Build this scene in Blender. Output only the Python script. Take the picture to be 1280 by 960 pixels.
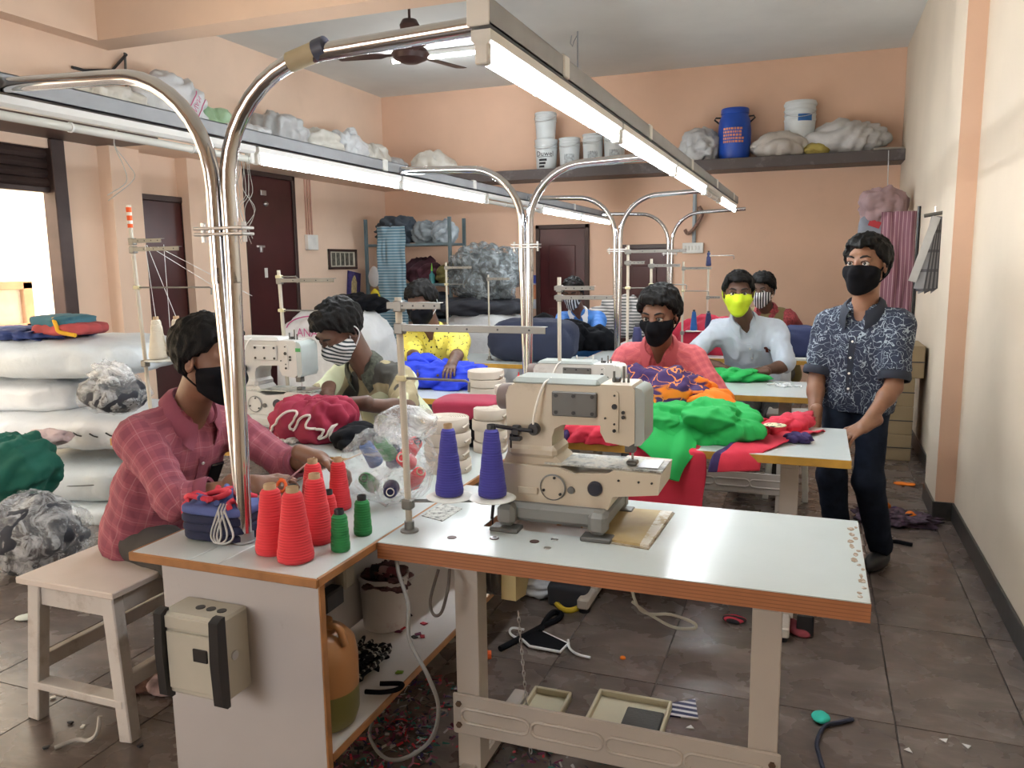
import bpy, math, random
import numpy as np
from mathutils import Vector, Matrix

for _o in list(bpy.data.objects):
    bpy.data.objects.remove(_o)
SC = bpy.context.scene
COL = SC.collection
R = math.radians

# ------------------------------------------------------------------ camera
HC = 1.50                                   # camera height (m)
_FPX = 1000.0                               # focal length in pixels of the 1280x960 frame
def _axes():
    y = np.array([1020 - 640, 325 - 480, _FPX]); y /= np.linalg.norm(y)
    z = -np.array([726 - 640, 7160 - 480, _FPX]); z /= np.linalg.norm(z)
    z -= y * z.dot(y); z /= np.linalg.norm(z)
    return np.stack([np.cross(y, z), y, z])
_M = _axes()
cam = bpy.data.cameras.new('camera'); cam.sensor_width = 36.0; cam.lens = _FPX / 1280 * 36.0
cam.clip_start = 0.05; cam.clip_end = 200
cam_o = bpy.data.objects.new('camera', cam); COL.objects.link(cam_o)
_cx, _cy, _cz = Vector(_M[:, 0]), Vector(_M[:, 1]), Vector(_M[:, 2])
_m = Matrix((_cx, -_cy, -_cz)).transposed().to_4x4(); _m.translation = (0, 0, HC)
cam_o.matrix_world = _m
SC.camera = cam_o

# ------------------------------------------------------------------ world, sun, exposure
W = bpy.data.worlds.new('daylight'); SC.world = W; W.use_nodes = True
_bg = W.node_tree.nodes['Background']
_bg.inputs[0].default_value = (1.0, 0.97, 0.93, 1); _bg.inputs[1].default_value = 8.0
SUN = bpy.data.lights.new('sun', 'SUN'); SUN.energy = 5.0; SUN.angle = R(2); SUN.color = (1, .95, .86)
_so = bpy.data.objects.new('sun', SUN); COL.objects.link(_so); _so.location = (-12, 4, 9)
_so.rotation_euler = Vector((.45, .25, -1)).to_track_quat('-Z', 'Y').to_euler()
VS = SC.view_settings
SC.display_settings.display_device = 'sRGB'
VS.view_transform = 'Standard'; VS.look = 'None'; VS.gamma = 1.0; VS.use_curve_mapping = False
VS.exposure = 0.18
TUBE_POWER = 95.0

# ------------------------------------------------------------------ sight lines -> points of the place
def _ray(px, py): return _M @ np.array([px - 640, py - 480, _FPX])
def AZ(px, py, z):
    d = _ray(px, py); t = (z - HC) / d[2]; return Vector((t * d[0], t * d[1], z))
def AY(px, py, Y):
    d = _ray(px, py); t = Y / d[1]; return Vector((t * d[0], Y, HC + t * d[2]))
def AX(px, py, X):
    d = _ray(px, py); t = X / d[0]; return Vector((X, t * d[1], HC + t * d[2]))

# ------------------------------------------------------------------ noise
def _hash(i, j, k, seed):
    n = (i * 374761393 + j * 668265263 + k * 2147483647 + seed * 974634777) & 0xffffffff
    n = ((n ^ (n >> 13)) * 1274126177) & 0xffffffff
    return ((n ^ (n >> 16)) & 0xffff).astype(np.float32) / 65535.0
def vnoise(P, f=1.0, seed=0):
    """smooth value noise 0..1 of an (n,3) array; f scalar or 3-vector frequency"""
    Q = np.asarray(P, dtype=np.float64) * np.asarray(f)
    I = np.floor(Q).astype(np.int64); T = Q - I; T = T * T * (3 - 2 * T)
    out = 0
    for a in (0, 1):
        wa = T[:, 0] if a else 1 - T[:, 0]
        for b in (0, 1):
            wb = T[:, 1] if b else 1 - T[:, 1]
            for c in (0, 1):
                wc = T[:, 2] if c else 1 - T[:, 2]
                out = out + wa * wb * wc * _hash(I[:, 0] + a, I[:, 1] + b, I[:, 2] + c, seed)
    return out
def ridge(P, f, seed=0): return 1 - np.abs(2 * vnoise(P, f, seed) - 1)

# ------------------------------------------------------------------ materials
_mats = {}
class NB:
    def __init__(s, name):
        s.m = bpy.data.materials.new(name); s.m.use_nodes = True
        s.t = s.m.node_tree; s.N = s.t.nodes; s.L = s.t.links
        s.b = s.N['Principled BSDF']
        s.co = s.N.new('ShaderNodeTexCoord').outputs['Object']
    def put(s, sock, v):
        if hasattr(v, 'is_linked'): s.L.new(v, sock)
        elif isinstance(v, (tuple, list)): sock.default_value = tuple(v) + ((1,) if len(v) == 3 and len(sock.default_value) == 4 else ())
        else: sock.default_value = v
    def math(s, op, a, b=0.0, c=0.0, clamp=False):
        n = s.N.new('ShaderNodeMath'); n.operation = op; n.use_clamp = clamp
        s.put(n.inputs[0], a); s.put(n.inputs[1], b); s.put(n.inputs[2], c); return n.outputs[0]
    def sep(s, v=None):
        n = s.N.new('ShaderNodeSeparateXYZ'); s.L.new(v or s.co, n.inputs[0]); return n.outputs
    def mapv(s, scale=(1, 1, 1), rot=(0, 0, 0), loc=(0, 0, 0), v=None):
        n = s.N.new('ShaderNodeMapping'); s.L.new(v or s.co, n.inputs[0])
        n.inputs['Scale'].default_value = scale; n.inputs['Rotation'].default_value = rot; n.inputs['Location'].default_value = loc
        return n.outputs[0]
    def noise(s, scale, detail=3, v=None, rough=.55, dist=0):
        n = s.N.new('ShaderNodeTexNoise'); s.L.new(v or s.co, n.inputs['Vector'])
        n.inputs['Scale'].default_value = scale; n.inputs['Detail'].default_value = detail
        n.inputs['Roughness'].default_value = rough; n.inputs['Distortion'].default_value = dist
        return n.outputs[0]
    def vor(s, scale, v=None, feature='F1', out='Distance'):
        n = s.N.new('ShaderNodeTexVoronoi'); n.feature = feature; s.L.new(v or s.co, n.inputs['Vector'])
        n.inputs['Scale'].default_value = scale; return n.outputs[out]
    def ramp(s, f, stops):
        n = s.N.new('ShaderNodeValToRGB'); s.L.new(f, n.inputs[0]); e = n.color_ramp.elements
        while len(e) < len(stops): e.new(.5)
        for k, (p, c) in enumerate(stops): e[k].position = p; e[k].color = tuple(c) + (1,)
        return n.outputs[0]
    def mix(s, f, a, b):
        n = s.N.new('ShaderNodeMix'); n.data_type = 'RGBA'
        s.put(n.inputs[0], f); s.put(n.inputs[6], a); s.put(n.inputs[7], b); return n.outputs[2]
    def bump(s, h, dist=.01, strength=.5):
        n = s.N.new('ShaderNodeBump'); n.inputs['Distance'].default_value = dist; n.inputs['Strength'].default_value = strength
        s.L.new(h, n.inputs['Height']); s.L.new(n.outputs[0], s.b.inputs['Normal'])
    def band(s, x, period, width, off=0.0):
        """1 inside a stripe"""
        return s.math('LESS_THAN', s.math('FRACT', s.math('ADD', s.math('DIVIDE', x, period), off)), width)
    def fin(s, col, rough=.6, metal=0.0, **kw):
        s.put(s.b.inputs['Base Color'], col); s.put(s.b.inputs['Roughness'], rough); s.put(s.b.inputs['Metallic'], metal)
        for k, v in kw.items(): s.put(s.b.inputs[k.replace('_', ' ')], v)
        return s.m
def sc(c, f): return tuple(max(0, min(1, x * f)) for x in c)
def pm(name, col, rough=.6, metal=0.0, var=.12, scale=6.0, bump=0.0, bscale=60.0, **kw):
    """plain procedural material: noise-varied colour, optional fine relief"""
    if name in _mats: return _mats[name]
    b = NB(name)
    c = b.ramp(b.noise(scale), [(.3, sc(col, 1 - var)), (.7, sc(col, 1 + var))])
    if bump: b.bump(b.noise(bscale, 2), .003, bump)
    _mats[name] = b.fin(c, rough, metal, **kw); return _mats[name]
def dirty(name, col, dirt, rough=.5, amount=.5, scale=9.0, thr=.55, bump=0.0, **kw):
    """paint with stains and scuffs of a second colour"""
    if name in _mats: return _mats[name]
    b = NB(name)
    f = b.ramp(b.noise(scale, 6, rough=.7), [(thr, (0, 0, 0)), (min(thr + .16, 1), (amount,) * 3)])
    c = b.mix(f, b.ramp(b.noise(2.3), [(.3, sc(col, .95)), (.7, sc(col, 1.05))]), dirt)
    if bump: b.bump(b.noise(90, 2), .002, bump)
    _mats[name] = b.fin(c, rough, **kw); return _mats[name]
def emis(name, col, power):
    if name in _mats: return _mats[name]
    b = NB(name); b.put(b.b.inputs['Emission Color'], col); b.b.inputs['Emission Strength'].default_value = power
    _mats[name] = b.fin((.9, .9, .9), .4); return _mats[name]
def stripe_mat(name, cols, axis=2, period=.03, width=.5, rough=.85, rot=(0, 0, 0)):
    if name in _mats: return _mats[name]
    b = NB(name); v = b.sep(b.mapv(rot=rot))
    c = b.mix(b.band(v[axis], period, width), cols[0], cols[1])
    _mats[name] = b.fin(c, rough); return _mats[name]
def film(name, col=(.9, .93, .95), alpha=.3, rough=.12):
    """crumpled clear polythene"""
    if name in _mats: return _mats[name]
    b = NB(name)
    a = b.ramp(b.noise(9, 5, rough=.7, dist=1.2), [(.40, (alpha * .35,) * 3), (.62, (min(1, alpha * 2.2),) * 3)])
    b.bump(b.noise(14, 4, dist=1.5), .02, .9)
    b.put(b.b.inputs['Alpha'], a)
    _mats[name] = b.fin(col, rough); return _mats[name]

# ------------------------------------------------------------------ objects
def _link(name, me):
    o = bpy.data.objects.new(name, me); COL.objects.link(o); return o
def tag(o, label, cat, group=None, kind=None):
    if label: o['label'] = label
    if cat: o['category'] = cat
    if group: o['group'] = group
    if kind: o['kind'] = kind
    return o
def thing(name, label, cat, loc=(0, 0, 0), rz=0.0, group=None):
    o = _link(name, None); o.location = loc; o.rotation_euler = (0, 0, rz); o.empty_display_size = .05
    return tag(o, label, cat, group)
def top(o):
    while o.parent: o = o.parent
    return o
def wm(o):
    o = top(o); return Matrix.Translation(o.location) @ Matrix.Rotation(o.rotation_euler[2], 4, 'Z')
def copy_tree(o, parent=None):
    c = o.copy(); COL.objects.link(c); c.parent = parent
    for ch in list(o.children): copy_tree(ch, c)
    return c
def basis(d, up=(0, 0, 1)):
    """3x3 whose columns are side, up', d (d = local z)"""
    d = Vector(d).normalized(); u = Vector(up)
    if abs(d.dot(u.normalized())) > .98: u = Vector((0, 1, 0))
    s = u.cross(d).normalized(); return Matrix((s, d.cross(s), d)).transposed()
def mesh_obj(name, V, Fc, mat, parent=None, smooth=35, local=False, kind=None, mi=None):
    """link (V, F) given in world coordinates as one mesh object; a part's mesh is stored in its thing's frame"""
    V = np.asarray(V, dtype=np.float64).reshape(-1, 3)
    loc = None
    if parent is not None:
        if not local:
            inv = np.array(wm(parent).inverted()); V = V @ inv[:3, :3].T + inv[:3, 3]
    else:
        lo, hi = V.min(0), V.max(0); loc = np.array([(lo[0] + hi[0]) / 2, (lo[1] + hi[1]) / 2, lo[2]])
        V = V - loc
    me = bpy.data.meshes.new(name)
    if isinstance(Fc, np.ndarray):
        n, k = Fc.shape
        me.vertices.add(len(V)); me.vertices.foreach_set('co', V.astype(np.float32).ravel())
        me.loops.add(n * k); me.loops.foreach_set('vertex_index', Fc.astype(np.int32).ravel())
        me.polygons.add(n); me.polygons.foreach_set('loop_start', np.arange(0, n * k, k, dtype=np.int32))
        me.polygons.foreach_set('loop_total', np.full(n, k, dtype=np.int32))
        me.update(calc_edges=True)
    else:
        me.from_pydata([tuple(v) for v in V], [], Fc)
    for m in (mat if isinstance(mat, (list, tuple)) else [mat]): me.materials.append(m)
    if mi is not None: me.polygons.foreach_set('material_index', np.asarray(mi, dtype=np.int32))
    if smooth:
        me.shade_smooth()
        if smooth < 180: me.set_sharp_from_angle(angle=R(smooth))
    me.update()
    o = _link(name, me)
    if parent is not None: o.parent = parent
    else: o.location = loc
    if kind: o['kind'] = kind
    return o

class MB:
    def __init__(s): s.V = []; s.F = []; s.MI = []; s.mi = 0
    def add(s, V, Fc):
        k = len(s.V); s.V.extend([tuple(v) for v in V])
        for f in Fc: s.F.append(tuple(i + k for i in f)); s.MI.append(s.mi)
        return s
    def box(s, c, size, bev=0.0, rot=None):
        h = [x / 2 for x in size]; c = Vector(c)
        Rm = rot if rot is not None else Matrix.Identity(3)
        if not isinstance(Rm, Matrix): Rm = Matrix.Rotation(rot, 3, 'Z')
        if bev <= 0:
            V = [c + Rm @ Vector((x * h[0], y * h[1], z * h[2])) for x in (-1, 1) for y in (-1, 1) for z in (-1, 1)]
            return s.add(V, [(0, 1, 3, 2), (4, 6, 7, 5), (0, 4, 5, 1), (2, 3, 7, 6), (0, 2, 6, 4), (1, 5, 7, 3)])
        b = min(bev, min(h) * .95); V = []; ix = {}
        for x in (-1, 1):
            for y in (-1, 1):
                for z in (-1, 1):
                    for a in range(3):
                        p = [x * (h[0] - b), y * (h[1] - b), z * (h[2] - b)]; p[a] = (x, y, z)[a] * h[a]
                        ix[(x, y, z, a)] = len(V); V.append(c + Rm @ Vector(p))
        Fs = []
        def q(ids):
            n = (V[ids[1]] - V[ids[0]]).cross(V[ids[2]] - V[ids[1]])
            ctr = sum((V[i] for i in ids), Vector()) / len(ids)
            Fs.append(tuple(ids) if n.dot(ctr - c) >= 0 else tuple(reversed(ids)))
        for sg in (-1, 1):
            q([ix[(sg, y, z, 0)] for y, z in ((-1, -1), (1, -1), (1, 1), (-1, 1))])
            q([ix[(x, sg, z, 1)] for x, z in ((-1, -1), (1, -1), (1, 1), (-1, 1))])
            q([ix[(x, y, sg, 2)] for x, y in ((-1, -1), (1, -1), (1, 1), (-1, 1))])
        for u in (-1, 1):
            for v in (-1, 1):
                q([ix[(-1, u, v, 1)], ix[(1, u, v, 1)], ix[(1, u, v, 2)], ix[(-1, u, v, 2)]])
                q([ix[(u, -1, v, 0)], ix[(u, 1, v, 0)], ix[(u, 1, v, 2)], ix[(u, -1, v, 2)]])
                q([ix[(u, v, -1, 0)], ix[(u, v, 1, 0)], ix[(u, v, 1, 1)], ix[(u, v, -1, 1)]])
        for x in (-1, 1):
            for y in (-1, 1):
                for z in (-1, 1): q([ix[(x, y, z, a)] for a in range(3)])
        return s.add(V, Fs)
    def span(s, lo, hi, bev=0.0):
        return s.box([(a + b) / 2 for a, b in zip(lo, hi)], [abs(b - a) for a, b in zip(lo, hi)], bev)
    def bar(s, p0, p1, w, t, bev=0.0, up=(0, 0, 1)):
        p0, p1 = Vector(p0), Vector(p1)
        return s.box((p0 + p1) / 2, (w, t, (p1 - p0).length), bev, basis(p1 - p0, up))
    def cyl(s, p0, p1, r0, r1=None, n=16, cap=True):
        p0, p1 = Vector(p0), Vector(p1); r1 = r0 if r1 is None else r1
        B = basis(p1 - p0); V = []
        for p, r in ((p0, r0), (p1, r1)):
            V += [p + B @ Vector((r * math.cos(2 * math.pi * i / n), r * math.sin(2 * math.pi * i / n), 0)) for i in range(n)]
        Fs = [(i, (i + 1) % n, n + (i + 1) % n, n + i) for i in range(n)]
        if cap: Fs += [tuple(reversed(range(n))), tuple(range(n, 2 * n))]
        return s.add(V, Fs)
    def tube(s, pts, r, n=8, cap=True):
        P = [Vector(p) for p in pts]; m = len(P); V = []
        rr = r if isinstance(r, (list, tuple)) else [r] * m
        t0 = (P[1] - P[0]).normalized(); B = basis(t0); x, y = B.col[0].copy(), B.col[1].copy(); pt = t0
        for i in range(m):
            t = (P[min(i + 1, m - 1)] - P[max(i - 1, 0)]).normalized()
            q = pt.rotation_difference(t); x = q @ x; y = q @ y; pt = t
            V += [P[i] + (x * math.cos(2 * math.pi * k / n) + y * math.sin(2 * math.pi * k / n)) * rr[i] for k in range(n)]
        Fs = [(i * n + k, i * n + (k + 1) % n, (i + 1) * n + (k + 1) % n, (i + 1) * n + k) for i in range(m - 1) for k in range(n)]
        if cap: Fs += [tuple(reversed(range(n))), tuple(range((m - 1) * n, m * n))]
        return s.add(V, Fs)
    def lathe(s, prof, c=(0, 0, 0), n=24, rot=None, cap=True):
        c = Vector(c); Rm = rot if rot is not None else Matrix.Identity(3); V = []
        for r, z in prof:
            V += [c + Rm @ Vector((r * math.cos(2 * math.pi * i / n), r * math.sin(2 * math.pi * i / n), z)) for i in range(n)]
        m = len(prof)
        Fs = [(j * n + i, j * n + (i + 1) % n, (j + 1) * n + (i + 1) % n, (j + 1) * n + i) for j in range(m - 1) for i in range(n)]
        if cap:
            if prof[0][0] > 1e-5: Fs.append(tuple(reversed(range(n))))
            if prof[-1][0] > 1e-5: Fs.append(tuple(range((m - 1) * n, m * n)))
        return s.add(V, Fs)
    def prism(s, poly, t, c=(0, 0, 0), rot=None):
        """polygon in local xy extruded by t along local z (centred)"""
        c = Vector(c); Rm = rot if rot is not None else Matrix.Identity(3); n = len(poly)
        a = sum(poly[i][0] * poly[(i + 1) % n][1] - poly[(i + 1) % n][0] * poly[i][1] for i in range(n))
        if a < 0: poly = list(reversed(poly))
        V = [c + Rm @ Vector((x, y, z)) for z in (-t / 2, t / 2) for x, y in poly]
        return s.add(V, [tuple(reversed(range(n))), tuple(range(n, 2 * n))] + [(i, (i + 1) % n, n + (i + 1) % n, n + i) for i in range(n)])
    def build(s, name, mat, parent=None, smooth=35, local=False, kind=None):
        return mesh_obj(name, s.V, s.F, mat, parent, smooth, local, kind, s.MI if isinstance(mat, (list, tuple)) else None)
RX = Matrix.Rotation(R(90), 3, 'X')          # local xy -> world x,z  (prism thickness along -y)
RYZ = Matrix(((0, 0, 1), (1, 0, 0), (0, 1, 0)))   # local xy -> world y,z (thickness along x)

def arc(c, r, a0, a1, n, u, v):
    c, u, v = Vector(c), Vector(u), Vector(v)
    return [c + u * (r * math.cos(a0 + (a1 - a0) * i / n)) + v * (r * math.sin(a0 + (a1 - a0) * i / n)) for i in range(n + 1)]
def smooth_path(pts, n=6):
    """Catmull-Rom through the points"""
    P = [Vector(p) for p in pts]; P = [P[0] * 2 - P[1]] + P + [P[-1] * 2 - P[-2]]; out = []
    for i in range(1, len(P) - 2):
        a, b, c, d = P[i - 1:i + 3]
        for k in range(n):
            t = k / n
            out.append(.5 * ((2 * b) + (c - a) * t + (2 * a - 5 * b + 4 * c - d) * t * t + (3 * b - a - 3 * c + d) * t ** 3))
    return out + [P[-2]]

# ------------------------------------------------------------------ soft things
def blob(c, rad, seed=0, nu=44, nv=26, e=1.0, amp=.12, f=6.0, rz=0.0, floor=None, fold=.5, tilt=None, fv=None, cloth=0.0):
    """a rounded (super-ellipsoid) soft mass with creases; returns V, F in world coordinates"""
    u = np.linspace(0, 2 * np.pi, nu, endpoint=False); v = np.linspace(-np.pi / 2, np.pi / 2, nv)
    U, Vv = np.meshgrid(u, v)
    pw = lambda x: np.sign(x) * np.abs(x) ** e
    D = np.stack([pw(np.cos(Vv)) * pw(np.cos(U)), pw(np.cos(Vv)) * pw(np.sin(U)), pw(np.sin(Vv))], -1).reshape(-1, 3)
    rad = np.array(rad, float)
    P = D * rad
    Q = P + seed * 3.17
    fr = np.array(fv if fv is not None else (f, f, f)) / 1.0
    n = fold * ridge(Q, fr, seed) ** 2 + (1 - fold) * vnoise(Q, fr * .6, seed + 5) + .35 * ridge(Q, fr * 2.1, seed + 9) ** 2
    if cloth:                                    # long drapery folds in two drifting directions
        rg = np.random.RandomState(seed + 1); w = vnoise(Q, fr * .55, seed + 2)
        for k in range(2):
            dr = rg.normal(size=3); dr /= np.linalg.norm(dr)
            ph = (Q @ dr) * fr.mean() * 1.5 + 3.2 * vnoise(Q, fr * .45, seed + 20 + k)
            n = n + cloth * (np.abs(np.sin(ph * np.pi)) ** .8 - .5) * (w if k else 1 - w) * 1.3
        n = n + cloth * .25 * (ridge(Q, fr * 4.2, seed + 31) ** 2 - .3)
    P = P * (1 + amp * (n - .6))[:, None]
    A = Matrix.Rotation(rz, 3, 'Z')
    if tilt is not None: A = A @ tilt
    P = P @ np.array(A).T + np.array(c)
    if floor is not None:
        low = P[:, 2] < floor; P[low, 2] = floor + (P[low, 2] - floor) * .02
    F = [[j * nu + i, j * nu + (i + 1) % nu, (j + 1) * nu + (i + 1) % nu, (j + 1) * nu + i] for j in range(nv - 1) for i in range(nu)]
    return P, np.array(F)
def softobj(name, mat, parent=None, smooth=180, kind=None, **kw):
    V, Fc = blob(**kw); return mesh_obj(name, V, Fc, mat, parent, smooth, kind=kind)
def sheet(name, path, side, half, mat, parent=None, seed=0, amp=.012, f=14, nv=26, thick=.006, per=5, taper=None, edge=.03, zmin=None, hem=None):
    """a cloth laid along a path, half-width along side, with folds; solid thickness"""
    P = smooth_path(path, per); side = Vector(side).normalized(); m = len(P); V = []
    for i, p in enumerate(P):
        t = (P[min(i + 1, m - 1)] - P[max(i - 1, 0)]).normalized(); nrm = side.cross(t).normalized()
        w = half * (taper(i / (m - 1)) if taper else 1)
        for k in range(nv):
            q = 2 * k / (nv - 1) - 1
            V.append(p + side * (w * q))
    A = np.array([tuple(v) for v in V]); N = np.repeat(np.array([tuple(side.cross((P[min(i + 1, m - 1)] - P[max(i - 1, 0)]).normalized()).normalized()) for i in range(m)]), nv, 0)
    n1 = ridge(A @ np.outer(np.array(side), np.array(side)) * 1.0 + A * .25 + seed, f, seed); n2 = vnoise(A + seed, f * .5, seed + 3)
    A = A + N * (amp * (n1 + n2))[:, None]
    sd = np.array(side)
    A = A + sd * ((vnoise(A, 9, seed + 7) - .5) * edge)[:, None]
    if zmin is not None: A[:, 2] = np.maximum(A[:, 2], zmin)
    B = A - N * thick
    Fs = []
    K = m * nv
    for i in range(m - 1):
        for k in range(nv - 1):
            a = i * nv + k; q = (a, a + 1, a + nv + 1, a + nv)
            Fs.append(q); Fs.append(tuple(x + K for x in reversed(q)))
    rim = [i for i in range(nv)] + [i * nv + nv - 1 for i in range(1, m)] + [(m - 1) * nv + k for k in range(nv - 2, -1, -1)] + [i * nv for i in range(m - 2, 0, -1)]
    for a, b in zip(rim, rim[1:] + rim[:1]): Fs.append((b, a, a + K, b + K))
    mi = None
    if hem:                                      # (material, share of the width) along the low-side border
        kk = np.array(Fs) % K % nv; mi = (kk.max(1) < hem[1] * nv).astype(int); mat = [mat, hem[0]]
    return mesh_obj(name, np.vstack([A, B]), np.array(Fs), mat, parent, 180, mi=mi)
def lay_on(V, pts, axis, sign, off, rad=.022):
    """move points onto the outer side of a vertex cloud along an axis"""
    out = []; oth = [i for i in range(3) if i != axis]
    for p in pts:
        p = np.array(p, float); m = (np.abs(V[:, oth] - p[oth]) < rad).all(1)
        if m.any(): p[axis] = (V[m, axis] * sign).max() * sign + off * sign
        out.append(Vector(p))
    return out

# ------------------------------------------------------------------ distance-field sculpting
class SDF:
    def __init__(s, lo, hi, h):
        s.lo = np.array(lo, float); s.h = h; s.n = np.ceil((np.array(hi) - s.lo) / h).astype(int) + 1
        s.d = np.full(tuple(s.n), 1.0, np.float32)
        s.ax = [(s.lo[i] + h * np.arange(s.n[i])).astype(np.float32) for i in range(3)]
    def _sub(s, lo, hi):
        a = np.clip(np.floor((np.array(lo) - s.lo) / s.h).astype(int), 0, s.n); b = np.clip(np.ceil((np.array(hi) - s.lo) / s.h).astype(int) + 1, 0, s.n)
        if (b <= a).any(): return None
        sl = tuple(slice(x, y) for x, y in zip(a, b))
        return sl, s.ax[0][sl[0]][:, None, None], s.ax[1][sl[1]][None, :, None], s.ax[2][sl[2]][None, None, :]
    def _mix(s, sl, g, k, op):
        d = s.d[sl]
        if op == 'u':
            if k <= 0: s.d[sl] = np.minimum(d, g)
            else:
                hh = np.maximum(k - np.abs(d - g), 0) / k; s.d[sl] = np.minimum(d, g) - hh * hh * k * .25
        elif op == 's':
            g = -g
            if k <= 0: s.d[sl] = np.maximum(d, g)
            else:
                hh = np.maximum(k - np.abs(d - g), 0) / k; s.d[sl] = np.maximum(d, g) + hh * hh * k * .25
    def cap(s, a, b, ra, rb=None, k=.02, flat=None, op='u'):
        """round cone a-b; flat=(axis, factor) widens it along that axis"""
        rb = ra if rb is None else rb; a = np.array(a, float); b = np.array(b, float)
        w = max(ra, rb) * (flat[1] if flat else 1) + k + 2 * s.h
        q = s._sub(np.minimum(a, b) - w, np.maximum(a, b) + w)
        if q is None: return s
        sl, X, Y, Z = q; ba = b - a; L2 = max(ba.dot(ba), 1e-9)
        px, py, pz = X - a[0], Y - a[1], Z - a[2]
        t = np.clip((px * ba[0] + py * ba[1] + pz * ba[2]) / L2, 0, 1)
        qx, qy, qz = px - t * ba[0], py - t * ba[1], pz - t * ba[2]
        l2 = qx * qx + qy * qy + qz * qz
        if flat:
            u = np.array(Vector(flat[0]).normalized()); c = qx * u[0] + qy * u[1] + qz * u[2]
            l2 = l2 - c * c * (1 - 1 / flat[1] ** 2)
        s._mix(sl, np.sqrt(np.maximum(l2, 0)) - (ra + t * (rb - ra)), k, op); return s
    def ell(s, c, r, Rm=None, k=.02, op='u'):
        c = np.array(c, float); r = np.array(r, float); Q = np.eye(3) if Rm is None else np.array(Rm)
        w = r.max() + k + 2 * s.h; q = s._sub(c - w, c + w)
        if q is None: return s
        sl, X, Y, Z = q; X, Y, Z = X - c[0], Y - c[1], Z - c[2]
        k0 = 0; k1 = 0
        for i in range(3):
            e = X * Q[0, i] + Y * Q[1, i] + Z * Q[2, i]; k0 = k0 + (e / r[i]) ** 2; k1 = k1 + (e / r[i] ** 2) ** 2
        k0 = np.sqrt(k0); k1 = np.sqrt(k1) + 1e-6
        s._mix(sl, k0 * (k0 - 1) / k1, k, op); return s
    def coords(s): return s.ax[0][:, None, None], s.ax[1][None, :, None], s.ax[2][None, None, :]
    def mesh(s, relax=1):
        d = s.d; sg = d < 0
        c = np.zeros(tuple(np.array(d.shape) - 1), np.int8)
        for i in (0, 1):
            for j in (0, 1):
                for k in (0, 1):
                    c += sg[i:d.shape[0] - 1 + i, j:d.shape[1] - 1 + j, k:d.shape[2] - 1 + k]
        mask = (c > 0) & (c < 8); idx = np.full(c.shape, -1, np.int64); cells = np.argwhere(mask); idx[mask] = np.arange(len(cells))
        acc = np.zeros((len(cells), 3)); cnt = np.zeros(len(cells))
        cor = [(i, j, k) for i in (0, 1) for j in (0, 1) for k in (0, 1)]
        for a in cor:
            for ax in range(3):
                if a[ax]: continue
                b = list(a); b[ax] = 1
                da = d[tuple((cells + a).T)]; db = d[tuple((cells + b).T)]; cr = (da < 0) != (db < 0)
                t = np.where(cr, da / np.where(cr, da - db, 1), 0); p = np.tile(np.array(a, float), (len(cells), 1)); p[:, ax] += t
                acc += p * cr[:, None]; cnt += cr
        V = s.lo + s.h * (cells + acc / cnt[:, None]); Fs = []
        for ax in range(3):
            o1, o2 = (ax + 1) % 3, (ax + 2) % 3
            A = [slice(None)] * 3; B = [slice(None)] * 3; A[ax] = slice(0, -1); B[ax] = slice(1, None)
            for o in (o1, o2): A[o] = slice(1, -1); B[o] = slice(1, -1)
            sa, sb = sg[tuple(A)], sg[tuple(B)]; e = np.argwhere(sa != sb)
            if not len(e): continue
            fl = sa[tuple(e.T)]; g = e.copy(); g[:, o1] += 1; g[:, o2] += 1
            def cell(x, y):
                h = g.copy(); h[:, o1] -= x; h[:, o2] -= y; return idx[tuple(h.T)]
            q = np.stack([cell(1, 1), cell(0, 1), cell(0, 0), cell(1, 0)], 1)
            q[~fl] = q[~fl][:, ::-1]; Fs.append(q)
        Fs = np.vstack(Fs)
        for _ in range(relax):
            acc = np.zeros_like(V); cnt = np.zeros(len(V))
            for a, b in ((0, 1), (1, 2), (2, 3), (3, 0)):
                np.add.at(acc, Fs[:, a], V[Fs[:, b]]); np.add.at(acc, Fs[:, b], V[Fs[:, a]])
                np.add.at(cnt, Fs[:, a], 1); np.add.at(cnt, Fs[:, b], 1)
            V = V * .5 + .5 * acc / np.maximum(cnt, 1)[:, None]
        return V, Fs
def vnormals(V, Fc):
    n = np.cross(V[Fc[:, 2]] - V[Fc[:, 0]], V[Fc[:, 3]] - V[Fc[:, 1]]); N = np.zeros_like(V)
    for i in range(4): np.add.at(N, Fc[:, i], n)
    return N / (np.linalg.norm(N, axis=1)[:, None] + 1e-9)
# ================================================================== the room
XL, XR, YB, ZC = -5.40, 0.80, 9.60, 3.67
YF = -1.6
def plaster(name, col, stain=(.45, .30, .22), amt=.25):
    b = NB(name)
    c = b.ramp(b.noise(1.1, 4), [(.3, sc(col, .93)), (.7, sc(col, 1.05))])
    f = b.ramp(b.noise(3.2, 7, rough=.7), [(.60, (0, 0, 0)), (.80, (amt,) * 3)])
    b.bump(b.noise(45, 3), .004, .15)
    return b.fin(b.mix(f, c, stain), .75)
M_peach = plaster('peach plaster', (.74, .49, .350), amt=.12)
M_peach2 = plaster('light peach plaster', (.80, .595, .455), amt=.12)
M_cream = plaster('cream plaster', (.66, .565, .45), (.50, .42, .33), .25)
M_ceil = plaster('grey white ceiling', (.72, .73, .71), (.55, .44, .42), .2)
M_brown = pm('dark brown paint', (.045, .022, .018), .45, var=.25, scale=3)
M_skirt = pm('dark granite skirting', (.035, .033, .031), .35, var=.35, scale=25)

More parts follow.
